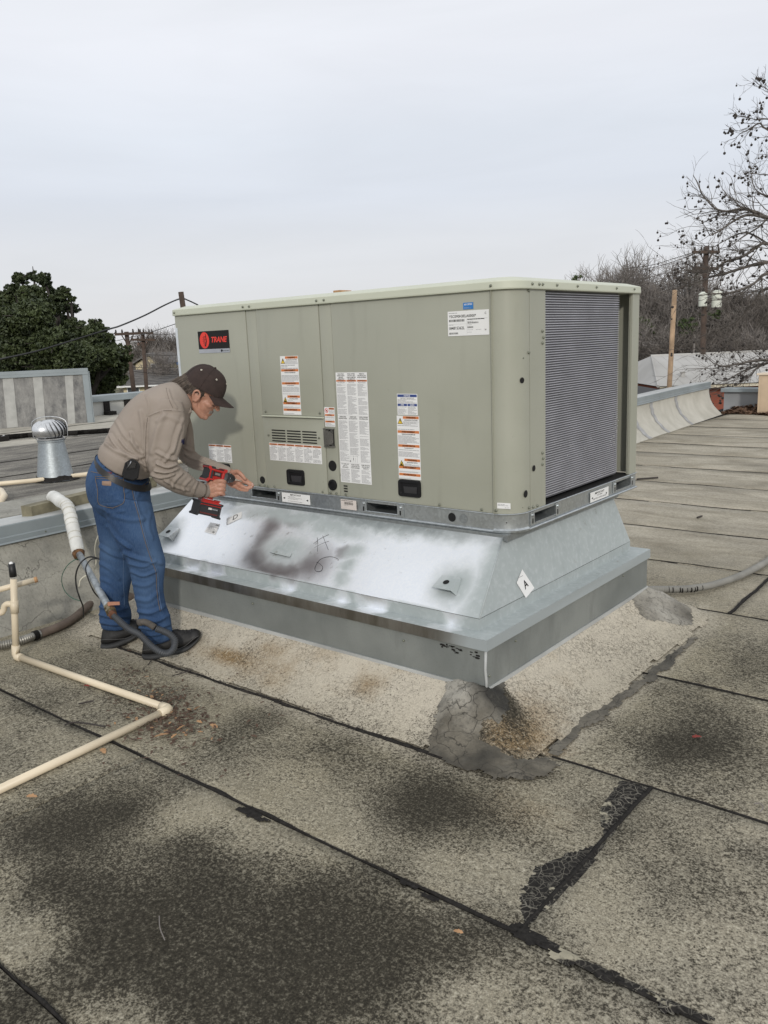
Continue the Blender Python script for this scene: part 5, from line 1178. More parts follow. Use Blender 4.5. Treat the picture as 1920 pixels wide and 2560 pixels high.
def house():
    D = 50.; k = .3014*D/2068; p, r_, b_ = plane_frame(*Zl(1190, 1140), D); z0 = GZ
    t = empty('yellow_house', (p.x, p.y, z0), 'pale yellow house with grey shingle roof behind the utility poles', 'house')
    yel = simple('pale yellow siding', (.62, .54, .36), .9, var=.05); 
    zz = lambda y: atd(1190*.3014, 640+y*.3014, D)[2]
    # long low wing
    x0, x1 = -160*k, 420*k; ez = zz(1075)
    def Q(a, d, z): return Vector((p.x, p.y, 0))+r_*a+b_*d+Vector((0, 0, z))
    m_ = MB(); m_.prism([Q(x0, 0, z0), Q(x1, 0, z0), Q(x1, 0, ez), Q(x0, 0, ez)], b_*7); m_.obj('wall', yel, t)
    rf = NT('grey shingles'); pp = rf.pos(); rw = rf.noise(rf.map(pp, (1, 1, 14)), 2., 4); rf.p(Base_Color=rf.mix(rf.rng(rw, .35, .65), (.075, .072, .07), (.17, .16, .15)), Roughness=.95)
    rz = zz(950); m_ = MB()
    nrow = 11
    for i in range(nrow):
        a, b = i/nrow, (i+1)/nrow; m_ = MB(); za, zb = ez+(rz-ez)*a, ez+(rz-ez)*b; da, db = -.4+3.9*a, -.4+3.9*b
        m_.prism([Q(x0-.3, da, za+.03), Q(x1+.3, da, za+.03), Q(x1+.3, db+.05, zb), Q(x0-.3, db+.05, zb)], Vector((0, 0, -.035))); m_.obj('shingle_course', rf.mat, t)
    m_ = MB(); m_.prism([Q(x0-.3, 3.5, rz-.04), Q(x1+.3, 3.5, rz-.04), Q(x1+.3, 7.4, ez-.04), Q(x0-.3, 7.4, ez-.04)], Vector((0, 0, -.06))); m_.obj('roof', rf.mat, t)
    m_ = MB(); m_.prism([Q(x0-.3, -.42, ez-.05), Q(x1+.3, -.42, ez-.05), Q(x1+.3, -.42, ez+.03), Q(x0-.3, -.42, ez+.03)], b_*.03); m_.obj('fascia', WHITE, t)
    for xx in (-110, -50, 60, 160): 
        a0, a1 = (xx-14)*k, (xx+16)*k; z1 = zz(1090); z2 = zz(1145); m_ = MB(); m_.prism([Q(a0-.06, -.03, z2-.06), Q(a1+.06, -.03, z2-.06), Q(a1+.06, -.03, z1+.06), Q(a0-.06, -.03, z1+.06)], b_*.03); f = m_.obj('window', WHITE, t)
        m_ = MB(); m_.prism([Q(a0, -.04, z2), Q(a1, -.04, z2), Q(a1, -.04, z1), Q(a0, -.04, z1)], b_*.01); m_.obj('pane', simple('dim window glass', (.06, .07, .08), .15), f)
    # gabled upper part
    g0, g1 = -200*k, 30*k; ga = zz(835); gb = zz(900)
    m_ = MB(); pts = [Q(g0, 4, ez), Q(g1, 4, ez), Q(g1, 4, gb), Q((-80)*k, 4, ga), Q(g0, 4, gb)]; m_.prism(pts, b_*6); m_.obj('gable_wall', yel, t)
    for s, (a, b) in enumerate(((g1+.3, -80*k), (g0-.3, -80*k))):
        m_ = MB(); zb = gb-.12; m_.prism([Q(a, 3.7, zb), Q(b, 3.7, ga+.08), Q(b, 10.2, ga+.08), Q(a, 10.2, zb)], Vector((0, 0, .12))); m_.obj('roof', rf.mat, t)
    a0, a1 = -58*k, -22*k; z1 = zz(912); z2 = zz(950); m_ = MB(); m_.prism([Q(a0-.06, 3.95, z2-.06), Q(a1+.06, 3.95, z2-.06), Q(a1+.06, 3.95, z1+.06), Q(a0-.06, 3.95, z1+.06)], b_*.04); f = m_.obj('window', WHITE, t)
    m_ = MB(); m_.prism([Q(a0, 3.94, z2), Q(a1, 3.94, z2), Q(a1, 3.94, z1), Q(a0, 3.94, z1)], b_*.008); m_.obj('pane', simple('dim window glass b', (.10, .12, .13), .2), f)
    # cupola and tiled roof beyond
    p, r_, b_ = plane_frame(*Zl(1105, 810), 75.); t = empty('cupola', (p.x, p.y, GZ), 'white louvred roof cupola beyond the yellow house', 'cupola'); k2 = .3014*75/2068
    m_ = MB(); zt = atd(*Zl(1105, 745), 75.)[2]; zb = atd(*Zl(1105, 810), 75.)[2]; cc = (p.x, p.y)
    m_.box(p.x-.45, p.x+.45, p.y-.45, p.y+.45, GZ, zb+.1); m_.obj('tower', WHITE, t)
    MB().lathe([(.62, zb+.1), (.62, zb+.2), (.42, zb+.22), (.42, zb+.9), (.56, zb+.95), (.56, zb+1.05), (.0001, zt+.1)], (p.x, p.y, 0), 12).obj('lantern', WHITE, t); MB().lathe([(.06, zt), (.05, zt+.35), (.0001, zt+.4)], (p.x, p.y, 0), 6).obj('finial', BARKD, t)
    p, r_, b_ = plane_frame(*Zl(1190, 745), 110.); k3 = .3014*110/2068; t = empty('tiled_roof_building', (p.x, p.y, GZ), 'distant building with orange tiled roof left of the air conditioner', 'building'); zt = atd(*Zl(1190, 708), 110.)[2]
    Q2 = lambda a, d, z: Vector((p.x, p.y, 0))+r_*a+b_*d+Vector((0, 0, z))
    m_ = MB(); m_.prism([Q2(-110*k3, 0, GZ), Q2(110*k3, 0, GZ), Q2(110*k3, 0, p.z), Q2(-110*k3, 0, p.z)], b_*8); m_.obj('wall', yel, t)
    til = simple('orange roof tile', (.52, .24, .15), .9, var=.12, sc=.8); m_ = MB(); a = [Q2(-115*k3, -.3, p.z), Q2(115*k3, -.3, p.z), Q2(60*k3, 3, zt), Q2(-60*k3, 3, zt), Q2(-115*k3, 8.3, p.z), Q2(115*k3, 8.3, p.z)]
    m_.add(a, [(0, 1, 2, 3), (1, 5, 2), (5, 4, 3, 2), (4, 0, 3), (0, 4, 5, 1)]); m_.obj('roof', til, t)
house()
def pole(name, top, bot, D, r, label, mat=POLE, arms=(), ins=True):
    a = Vector(atd(*top, D)); b = Vector(atd(*bot, D)); d = (b-a).normalized(); b = a+d*((GZ-a.z)/d.z); t = empty(name, b, label, 'utility pole')
    MB().tube([b, b.lerp(a, .5), a], [r*1.2, r*1.08, r], 10).obj('post', mat, t, True)
    for (p0, p1) in arms:
        u0, u1 = Vector(atd(*p0, D-.25)), Vector(atd(*p1, D-.25)); dd = (u1-u0); m_ = MB(); up = Vector((0, 0, .06)); m_.prism([u0-up, u1-up, u1+up, u0+up], Vector((-FH[0], -FH[1], 0))*-.12); ar = m_.obj('crossarm', mat, t)
        for f in (.06, .3, .72, .94):
            q = u0.lerp(u1, f)+Vector((0, 0, .06)); MB().lathe([(.03, 0), (.05, .05), (.03, .09), (.04, .13), (.0001, .16)], q, 6).obj('insulator', BARKD, ar, True)
        pc = a.lerp(b, min(1, max(0, (a.z-(u0.z+u1.z)/2+.55)/(a.z-b.z))))
        for f in (.25, .75): MB().tube([u0.lerp(u1, f), pc], .025, 4).obj('brace', mat, t)
    return t, a, b
pole('utility_pole', Zl(1500, 298), Zl(1560, 700), 24., .075, 'dark timber pole rising behind the left corner of the air conditioner')
pole('utility_pole', Zl(1048, 628), Zl(1112, 1140), 40., .105, 'leaning utility pole beside the edge of the oak, left of its twin', POLE, ((Zl(950, 650), Zl(1165, 640)),))
pole('utility_pole', Zl(1182, 630), Zl(1216, 1115), 46., .10, 'thinner utility pole with two crossarms in front of the bare trees', POLE, ((Zl(1158, 640), Zl(1268, 640)), (Zl(1085, 694), Zl(1286, 695))))
pole('bare_pole', E8(690, 1262), E8(655, 1885), 27., .075, 'pale bare timber pole just right of the air conditioner', POLEL)
tp, pa, pb = pole('transformer_pole', E8(880, 1000), E8(850, 1850), 36., .115, 'dark utility pole carrying two pale transformers and two crossarms', POLE, ((E8(800, 1034), E8(962, 1032)), (E8(802, 1132), E8(955, 1132))))
TR = simple('pale transformer enamel', (.66, .68, .60), .5, var=.05)
for x, y0, y1, w_ in ((858, 1285, 1360, 24), (940, 1275, 1366, 28)):
    a = Vector(atd(*E8(x, y0), 35.6)); b = Vector(atd(*E8(x, y1), 35.6)); rr = w_*.416*35.6/2068; h = a.z-b.z
    tk = MB().lathe([(.0001, 0), (rr*.96, .0), (rr, .03), (rr, h-.05), (rr*1.06, h-.04), (rr*1.04, h), (rr*.4, h+.08), (.0001, h+.09)], b, 18).obj('transformer', TR, tp, True, auto=40); MB().lathe([(.04, h+.05), (.06, h+.15), (.03, h+.28), (.0001, h+.3)], b, 6).obj('bushing', BARKD, tk, True)
for y0, dx, r_ in ((1150, 95, .02), (1160, -60, .05)):
    a = Vector(atd(*E8(880+dx, y0-60), 35.8)); b = Vector(atd(*E8(880+dx, y0), 35.8)); MB().tube([a, b], .05, 6).obj('fuse_cutout', BARK2, tp, True)
def wire(pts, Ds, r, label, mat=BLACKC, name='overhead_cable'):
    n = len(pts); P = [Vector(atd(*p, (Ds[0]+(Ds[1]-Ds[0])*i/(n-1)))) for i, p in enumerate(pts)]
    o = MB().tube(smooth_path([q[:] for q in P], 5), r, 5).obj(name, mat); tag(o, label, 'cable')
wire([Zl(*q) for q in ((1640, 405), (1560, 368), (1500, 353), (1380, 400), (1200, 492), (1000, 577), (890, 610), (600, 700), (300, 790), (20, 852), (-200, 900))], (27, 17), .022, 'thick twisted service cable sloping down across the oak')
wire([Zl(*q) for q in ((960, 705), (1100, 672), (1250, 632), (1450, 565), (1800, 450))], (40, 22), .012, 'thin cable rising to the top left corner of the air conditioner')
for k, (a, b, lab) in enumerate((((1160, 640), (1500, 645), 'topmost thin wire at the second pole on the left'), ((1200, 815), (1500, 820), 'middle thin wire crossing the bare trees on the left'), ((1100, 925), (1500, 920), 'lower thin wire above the shingle roof on the left'), ((1100, 955), (1500, 985), 'lowest wire sagging over the grey shingle roof'))):
    wire([Zl(*a), Zl((a[0]+b[0])/2, (a[1]+b[1])/2+6), Zl(*b)], (44, 40), .014, lab, BARKD)
for k, (pts, lab) in enumerate((([(420, 1130), (560, 1110), (700, 1068), (805, 1036)], 'topmost wire running left from the transformer pole'), ([(470, 1150), (640, 1105), (760, 1065), (830, 1036)], 'second wire running left from the transformer pole'), ([(470, 1655), (640, 1635), (840, 1610)], 'low wire behind the pale pole'), ([(1040, 1330), (1110, 1420), (1170, 1530), (1230, 1630)], 'guy wire slanting down over the metal roof'), ([(700, 1400), (740, 1470), (800, 1540), (850, 1600)], 'wire drooping beside the transformer pole'), ([(650, 1780), (720, 1710), (790, 1650)], 'thin service wire over the hip of the metal roof'))):
    wire([E8(*q) for q in pts], (40, 37), .013, lab, BARKD)
def metal_building():
    D = 32.; p, r_, b_ = plane_frame(*E8(600, 1840), D); k = .416*D/2068
    t = empty('metal_roofed_building', (p.x, p.y, GZ), 'low red brick building under a pale ribbed metal hip roof', 'building')
    ze = p.z; zr = atd(*E8(740, 1650), D+4)[2]; L = 1700*k; d = 8.
    Q = lambda a, dd, z: Vector((p.x, p.y, 0))+r_*a+b_*dd+Vector((0, 0, z))
    bm_ = NT('red brick'); pp = bm_.pos(); br = bm_.noise(bm_.map(pp, (1, 1, 6)), 5., 3); bm_.p(Base_Color=bm_.mix(br, (.20, .055, .035), (.33, .10, .06)), Roughness=.9)
    m_ = MB(); m_.prism([Q(.35, .4, GZ), Q(L-.35, .4, GZ), Q(L-.35, .4, ze-.12), Q(.35, .4, ze-.12)], b_*(d-.8)); m_.obj('wall', bm_.mat, t)
    m_ = MB(); m_.prism([Q(0, 0, ze-.14), Q(L, 0, ze-.14), Q(L, 0, ze-.02), Q(0, 0, ze-.02)], b_*.06); m_.obj('eave_board', simple('cream eave board', (.66, .60, .48), .7), t)
    rm = NT('pale galvalume roofing'); pp = rm.pos(); n = rm.noise(pp, .35, 3); rm.p(Base_Color=rm.mix(rm.rng(n, .4, .6), (.36, .35, .33), (.46, .45, .43)), Roughness=.6, Metallic=.1)
    hx = (740-600)*k*1.05; hy = 4.
    a = [Q(-.1, -.1, ze), Q(L+.1, -.1, ze), Q(L-hx, hy, zr), Q(hx, hy, zr), Q(-.1, d+.1, ze), Q(L+.1, d+.1, ze)]
    m_ = MB(); m_.add(a, [(0, 1, 2, 3), (1, 5, 2), (5, 4, 3, 2), (4, 0, 3)]); m_.obj('roof', rm.mat, t)
    for i in range(60):
        x = i*.42+.1
        if x > L: break
        f = min(1, x/hx) if x < hx else (1 if x < L-hx else max(0, (L-x)/hx)); m_ = MB(); q0 = Q(x, -.1, ze+.0); q1 = Q(x, hy*f, ze+(zr-ze)*f); 
        if f > .05: m_.tube([q0, q1], .010, 4); m_.obj('roof_rib', rm.mat, t)
    m_ = MB(); m_.tube([Q(-.1, -.1, ze), Q(hx, hy, zr), Q(L-hx, hy, zr)], .06, 5); m_.obj('ridge_cap', rm.mat, t)
    MB().lathe([(.1, 0), (.1, .18), (.14, .2), (.0001, .26)], Q((790-600)*k, 1.0, ze+(zr-ze)*.25), 8).obj('roof_vent', rm.mat, t)
    p2 = Vector(atd(*E8(810, 1650), D+8)); o = MB().tube([Vector((p2.x, p2.y, GZ)), Vector(atd(*E8(808, 1530), D+8))], .05, 6).obj('antenna_mast', BARK2); tag(o, 'thin pale mast standing behind the metal roof ridge', 'mast')
    # board fence and the neighbouring flat roof
    t = empty('board_fence', Vector(atd(*E8(560, 1900), 30)), 'dark board fence in front of the thicket beside the metal roof', 'fence'); a = Vector(atd(*E8(440, 1895), 27)); b = Vector(atd(*E8(640, 1850), 31)); n = 46
    zt = lambda q: q.z
    fm = simple('dark fence board', (.05, .043, .036), .95, var=.3)
    for i in range(n):
        q = a.lerp(b, i/n); q2 = a.lerp(b, (i+.9)/n); m_ = MB(); h = .02*(i % 3); m_.prism([(q.x, q.y, GZ), (q2.x, q2.y, GZ), (q2.x, q2.y, zt(q2)+h), (q.x, q.y, zt(q)+h)], (.02, .02, 0)); m_.obj('board', fm, t)
    a = atd(*E8(470, 1905), 24); t = empty('neighbour_roof', (a[0], a[1], GZ), 'dark flat roof with a white vent pipe beyond the far parapet', 'building'); zt_ = a[2]
    m_ = MB(); p, r_, b_ = plane_frame(*E8(430, 1905), 22.); m_.prism([p-r_*6, p+r_*1.55, p+r_*1.55+b_*5, p-r_*6+b_*5], Vector((0, 0, GZ-p.z))); m_.obj('roof_block', simple('dark membrane', (.03, .03, .032), .8), t)
    P = [Vector(atd(*E8(x, y), D_)) for x, y, D_ in ((480, 1898, 23.5), (560, 1893, 23.5), (578, 1884, 23.5))]; MB().tube(P, .05, 8).obj('vent_pipe', WHITE, t, True)
metal_building()
def sweetgum():
    D = 17.; r = random.Random(31); k = D/2068
    base = Vector(atd(2260, 900, D)); base.z = GZ; t = empty('sweetgum_tree', base, 'leafless tree with spiky seed balls reaching in from the right edge', 'tree')
    top = Vector(atd(2420, 60, D)); segs = [(base, base.lerp(top, .5), .26, .17), (base.lerp(top, .5), top, .17, .05)]; tips = []; balls = []
    def limb(pts, r0, dd=(0, 0), tw=7):
        tl = .34 if max(p_[1] for p_ in pts) < 760 else .74
        n = len(pts); P = [Vector(atd(*E8(*p), D+dd[0]+(dd[1]-dd[0])*i/(n-1))) for i, p in enumerate(pts)]; Q = [Vector(q) for q in smooth_path([p[:] for p in P], 3)]
        m = len(Q)
        for i in range(m-1): segs.append((Q[i], Q[i+1], r0*(1-.75*i/m), r0*(1-.75*(i+1)/m)))
        for i in range(1, m):
            if r.random() < .8:
                for c in range(1 if r.random() < .45 else 2): twig(Q[i], (Q[i]-Q[i-1]).normalized(), (.55+.65*r.random())*tl, r0*.30*(1-.5*i/m), 0)
        twig(Q[-1], (Q[-1]-Q[-2]).normalized(), .8*tl, r0*.3, 0)
    def twig(p, d, L, rad, lv):
        rad = max(rad, .0032)
        ax = d.orthogonal().normalized(); ax.rotate(Matrix.Rotation(r.random()*6.28, 3, d)); d = (d+ax*(.35+.5*r.random())).normalized(); n = 4; q = p
        for i in range(n):
            d = (d+Vector((r.gauss(0, .17), r.gauss(0, .17), r.gauss(0, .15)+.05))).normalized(); q2 = q+d*L/n; segs.append((q, q2, rad*(1-.5*i/n), rad*(1-.5*(i+1)/n))); q = q2
            if lv < 2 and r.random() < .56: twig(q, d, L*.55, rad*.6, lv+1)
        if r.random() < (.20 if lv else .32): balls.append((q+Vector((0, 0, -.05)), .018+.012*r.random())); segs.append((q, q+Vector((0, 0, -.05)), .003, .003))
    for pts, r0, dd in (([(1500, 900), (1250, 828), (1180, 795), (1090, 775), (1000, 790), (930, 770), (880, 720)], .055, (0, 1)), ([(1250, 828), (1130, 810), (1040, 850), (960, 905), (900, 935)], .04, (0, -1)),
                        ([(1500, 1080), (1250, 985), (1190, 1000), (1100, 1060), (1000, 1090), (900, 1150), (800, 1160)], .05, (0, 0)), ([(1450, 1120), (1250, 1095), (1130, 1120), (1000, 1160), (900, 1185), (790, 1230)], .055, (1, 0)),
                        ([(1450, 1170), (1250, 1160), (1170, 1220), (1060, 1270), (950, 1285)], .05, (0, -1)), ([(1500, 1320), (1250, 1250), (1150, 1350), (1060, 1450), (960, 1500)], .045, (0, 1)), ([(1500, 760), (1250, 700), (1170, 650), (1150, 560)], .03, (0, 1)),
                        ([(1500, 360), (1250, 300), (1200, 260), (1130, 300), (1085, 320)], .028, (0, 0)), ([(1500, 300), (1250, 235), (1190, 240), (1120, 225)], .022, (0, 0)), ([(1500, 160), (1300, 110), (1250, 60), (1225, 40)], .02, (0, 0)),
                        ([(1500, 1660), (1250, 1680), (1150, 1690), (1080, 1705), (980, 1720), (920, 1700)], .04, (0, -1)), ([(1400, 1690), (1250, 1700), (1150, 1730), (1080, 1760), (1010, 1800)], .035, (0, 0)), ([(1300, 1690), (1200, 1720), (1140, 1780), (1060, 1835)], .025, (0, 0)), ([(1500, 500), (1330, 470), (1250, 450)], .02, (0, 0)), ([(1500, 560), (1250, 570), (1160, 560)], .02, (0, 0)), ([(1250, 985), (1160, 930), (1090, 920), (1000, 960), (930, 1000)], .03, (1, 0)), ([(1250, 828), (1200, 880), (1120, 930), (1020, 1000)], .03, (1, 0))):
        limb(pts, r0*.8, dd)
        s = Vector(atd(*E8(*pts[0]), D+dd[0])); segs.append((base.lerp(top, max(.2, min(.95, (s.z-.5-GZ)/(top.z-GZ)))), s, r0*1.5, r0*.8))
    big = [s for s in segs if s[2] > .03]; sm = [s for s in segs if s[2] <= .03]
    V, F = segmesh(big, 6); obj('trunk', V, F.tolist(), BARK, t, True); V, F = segmesh(sm, 4); obj('crown', V, F.tolist(), BARK, t)
    mb = MB()
    for c, rr in balls: 
        mb.ball(c, rr, 4)
        if r.random() < .4: mb.ball(c+Vector((r.gauss(0, .03), r.gauss(0, .03), r.gauss(0, .03))), rr*.9, 4)
    o = mb.obj('seed_ball', BARKD, t); o['kind'] = 'stuff'
sweetgum()
# ------------------------------------------------------------------ pipes and hoses on the lower roof
ZP = lambda x, y: (x*.3858, 1100+y*.3858)
def G3(x, y, z): return Vector(onz(*ZP(x, y), z))
def T3(x, y, t): return Vector(atd(*ZP(x, y), 4.187+t))
def rib_tube(mb, P, r, pitch=.011, amp=.12, n=9):
    Q = [Vector(q) for q in smooth_path([p[:] for p in P], 10)]; out = []; rad = []; acc = 0; 
    L = [0]
    for i in range(1, len(Q)): L.append(L[-1]+(Q[i]-Q[i-1]).length)
    m = int(L[-1]/(pitch/4)); j = 0
    for k in range(m+1):
        s = L[-1]*k/m
        while j < len(L)-2 and L[j+1] < s: j += 1
        f = (s-L[j])/max(L[j+1]-L[j], 1e-9); out.append(Q[j].lerp(Q[j+1], f)); rad.append(r*(1+amp*(1 if k % 4 in (0, 1) else -1)))
    mb.tube(out, rad, n); return mb
def pipes():
    r = .0175
    # --- drain riser with trap and floor run
    base = Vector(onz(40, 1640, r)); t = empty('pvc_drain_pipe', (base.x, base.y, 0), 'cream pvc riser with black taped tip and pipe running over the roof to an elbow', 'pipe')
    D = float((np.array(base)-CAM)@FH)
    top = Vector(atd(*ZP(88, 900), D)); tip = Vector(atd(*ZP(74, 800), D)); 
    MB().tube([base+Vector((0, 0, .0)), top], r, 12).obj('riser', PVC, t, True)
    MB().tube([top.lerp(tip, .15), top.lerp(tip, .5), tip], [r*1.05, r*1.02, r*.98], 12).obj('taped_tip', BLACKC, t, True)
    MB().ball(tip+Vector((0.004, -.004, 0)), r*.62, 7).obj('sealant_cap', WHITE, t, True)
    a = Vector(atd(*ZP(92, 1040), D)); b = Vector(atd(*ZP(96, 1120), D)); MB().tube([a, b], r*1.22, 12).obj('coupling', PVC, t, True)
    cn = Vector(onz(424, 1773, r)); en = Vector(onz(-60, 2001, r))
    MB().tube([base, base.lerp(cn, .97)], r*.98, 12).obj('floor_pipe', PVC, t, True); MB().tube([cn.lerp(en, .03), en], r*.98, 12).obj('floor_pipe', PVC, t, True)
    u1 = (base-cn).normalized(); u2 = (en-cn).normalized(); MB().tube([cn+u1*.055, cn+u1*.018, cn+(u1+u2)*.004, cn+u2*.018, cn+u2*.055], r*1.24, 12).obj('elbow', PVC, t, True)
    v1 = (cn-base).normalized(); v2 = (top-base).normalized(); MB().tube([base+v1*.05, base+v1*.012, base+v2*.012, base+v2*.06], r*1.24, 12).obj('elbow', PVC, t, True)
    h0 = Vector(atd(*ZP(-60, 985), D)); h1 = Vector(atd(*ZP(222, 908), D+.10)); MB().tube([h0, h1], r*.85, 12).obj('branch_pipe', PVC, t, True); MB().tube([h1, h1+(h1-h0).normalized()*.016], r*.9, 12).obj('pipe_mouth', LEAF2, t, True)
    MB().tube(smooth_path([Vector(atd(*ZP(x, y), D))[:] for x, y in ((-30, 1105), (5, 1120), (22, 1105), (30, 1075), (50, 1062), (75, 1066))], 4), r*.9, 10).obj('trap', PVC, t, True)
    # --- wrapped pipe over the parapet and the grey conduit below it
    t = empty('wrapped_pipe', G3(750, 1180, 0), 'white wrapped pipe bending over the parapet into a grey pipe with brass valve', 'pipe')
    zs = .60; P = [Vector(onz(*ZP(335, 372), .66)), Vector(onz(*ZP(352, 368), .67)), Vector(onz(*ZP(395, 400), .66)), Vector(onz(*ZP(440, 436), .64))]
    e = P[-1]; D0 = float((np.array(e)-CAM)@FH); q1 = Vector(atd(*ZP(470, 560), D0-.10)); q2 = Vector(atd(*ZP(508, 730), D0-.25)); q3 = Vector(atd(*ZP(530, 790), D0-.32)); q4 = T3(735, 1140, -.23); q4 = Vector(atd(*ZP(735, 1140), 4.187-.24))
    mb = MB(); Q = [Vector(a) for a in smooth_path([p[:] for p in P+[q1, q2]], 9)]; rr = random.Random(4); mb.tube(Q, [.034+.007*float(fbm(i*.55, 2.))+rr.uniform(-.0015, .002) for i in range(len(Q))], 12); mb.obj('insulation_wrap', simple('white tape wrap', (.66, .66, .63), .75, var=.12, sc=14., bump=.6, bsc=30.), t, True)
    mb = MB(); d = (q2-q1).normalized()
    for k in range(9): c = Q[int(len(Q)*(.5+.05*k))]; mb.tube([c-d*.003, c+d*.003], .0405, 12)
    mb.obj('tape_edge', simple('yellowed tape', (.55, .54, .48), .8), t, True)
    MB().tube([q2-d*.005, q2+d*.035], [.038, .030], 12).obj('torn_foam', simple('rust brown foam', (.12, .06, .025), .95, var=.5, sc=40.), t, True); MB().tube([P[0]-Vector((.01, .0, .0)), P[0]+Vector((.012, .01, 0))], .030, 10).obj('torn_foam', BLACKC, t, True)
    dd = (q4-q2).normalized(); MB().tube([q2, q2.lerp(q4, .9)], .019, 12).obj('metal_pipe', simple('scuffed grey pipe', (.30, .33, .35), .45, .4, var=.35, sc=22.), t, True)
    v0 = q2.lerp(q4, .88); BR = simple('tarnished brass', (.22, .18, .11), .4, .8, var=.3, sc=30.)
    mb = MB(); mb.tube([v0, v0+dd*.02], .026, 6); mb.tube([v0+dd*.02, v0+dd*.05], .021, 12); mb.tube([v0+dd*.05, v0+dd*.068], .028, 6); mb.tube([v0+dd*.068, v0+dd*.085], .02, 10); vo = mb.obj('ball_valve', BR, t, True, auto=40)
    up = Vector((0, 0, 1)); sd = Vector((FH[1], -FH[0], 0)); c = v0+dd*.03+up*.03; mb = MB(); mb.tube([v0+dd*.03, c], .007, 6); mb.prism([c-sd*.006-up*.008, c+sd*.055+up*.001-up*.008, c+sd*.055+up*.009, c-sd*.006+up*.01], Vector((FH[0], FH[1], 0))*-.006); mb.obj('valve_lever', simple('faded red lever', (.42, .20, .13), .7), vo)
    v1 = v0+dd*.085; MB().tube([v1-dd*.002, v1+dd*.03], .021, 8).obj('rusty_nipple', simple('rust', (.12, .05, .025), .9, var=.4, sc=60.), t, True)
    # flexible conduit looping beside the shoe
    s = v1+dd*.02; FX = simple('dark grey flexible conduit', (.055, .06, .068), .5, var=.2)
    hh = lambda x, y, z: Vector(onz(*ZP(x, y), z+.0))
    pts = [s, T3(830, 1222, -.25), T3(905, 1262, -.27), T3(975, 1330, -.29), T3(1035, 1372, -.30), T3(1085, 1383, -.28), T3(1125, 1350, -.26), T3(1132, 1300, -.25), T3(1105, 1265, -.25), T3(1060, 1240, -.25), T3(1010, 1222, -.25)]
    o = rib_tube(MB(), pts, .0165, .0085, .10).obj('flexible_conduit', FX, None, True); tag(o, 'dark ribbed conduit looping over the near black shoe', 'conduit')
    o = MB().tube(smooth_path([q[:] for q in (T3(1004, 1216, -.25), T3(960, 1188, -.24), T3(925, 1178, -.23), T3(908, 1185, -.22), T3(905, 1165, -.21))], 5), .0165, 10).obj('hose_end', simple('worn rubber hose', (.085, .075, .065), .85, var=.3, sc=40.), None, True); tag(o, 'worn brown rubber hose end hooked against the near trouser cuff', 'hose')
    # large hose along the wall foot
    P = [G3(-120, 1350, .03), G3(0, 1330, .03), G3(130, 1300, .03), G3(260, 1255, .03), G3(370, 1215, .03), G3(470, 1160, .03), G3(560, 1085, .03), G3(620, 1030, .03), G3(700, 985, .03), G3(830, 1010, .03), G3(900, 1025, .03)]
    t = empty('wall_hose', P[0], 'thick brown and ribbed steel hose lying along the parapet foot', 'hose')
    MB().tube(smooth_path([q[:] for q in P[3:]], 6), .024, 10).obj('rubber_hose', simple('brown rubber hose', (.13, .10, .08), .8, var=.25, sc=12.), t, True)
    rib_tube(MB(), P[:4], .021, .012, .16, 10).obj('ribbed_sleeve', simple('ribbed steel', (.30, .29, .26), .45, .6, var=.3, sc=20.), t, True)
    MB().tube([P[3].lerp(P[2], .35), P[3].lerp(P[2], .12)], .027, 10).obj('tar_smear', TAR, t, True)
    # thin wires
    def w(name, pts, r_, mat, lab): o = MB().tube(smooth_path([T3(*p)[:] for p in pts], 6), r_, 6).obj(name, mat, None, True); tag(o, lab, 'wire')
    w('green_wire', [(540, 768, .55), (490, 775, .5), (440, 810, .5), (405, 870, .52), (402, 930, .55), (425, 985, .55), (470, 1025, .5), (530, 1045, .5)], .0022, simple('green wire', (.01, .10, .06), .5), 'thin green wire looping left of the grey pipe')
    w('black_wire', [(655, 778, .3), (620, 762, .3), (570, 760, .28), (520, 800, .25), (492, 870, .25), (495, 950, .25), (515, 1020, .25), (538, 1080, .3), (542, 1150, .35)], .0042, BLACKC, 'black cable hanging in a loop beside the grey pipe')
    w('black_wire', [(650, 770, .3), (590, 775, .3), (555, 830, .2), (575, 910, .15), (610, 985, .15), (650, 1030, .2)], .0038, BLACKC, 'second black cable passing behind the grey pipe')
    w('white_wire', [(650, 600, .45), (625, 650, .5), (615, 710, .55), (622, 770, .6), (618, 820, .6), (590, 865, .6), (545, 885, .6), (520, 910, .6), (512, 950, .6)], .0045, simple('off white wire', (.62, .60, .50), .5), 'off white cable curling down the parapet behind the jeans')
    # hose on the right
    z4_ = lambda x, y: (1500+x*.2983, 900+y*.2983)
    P = [Vector(onz(*z4_(x, y), .028)) for x, y in ((360, 1924), (460, 1922), (600, 1922), (750, 1915), (900, 1895), (1020, 1862), (1150, 1818), (1270, 1762), (1380, 1700), (1500, 1620), (1700, 1500))]
    t = empty('grey_hose', P[0], 'grey flexible hose curving away to the right behind the curb', 'hose'); rib_tube(MB(), P, .021, .014, .05, 10).obj('hose_body', simple('grey dusty hose', (.22, .215, .195), .8, var=.25, sc=6.), t, True)
    mb = MB(); r = random.Random(9); Q = [Vector(q) for q in smooth_path([p[:] for p in P], 10)]
    for k in range(9):
        i = int(18+r.random()*26); f = r.random()*.3; o_ = Vector((.004, -.006, -.004+.006*r.random())); mb.tube([Q[i].lerp(Q[i+1], f)+o_, Q[i].lerp(Q[i+1], f+.15+.5*r.random())+o_], .019, 7)
    tb = mb.obj('tar_blotch', TAR, t, True); tb['kind'] = 'stuff'
pipes()
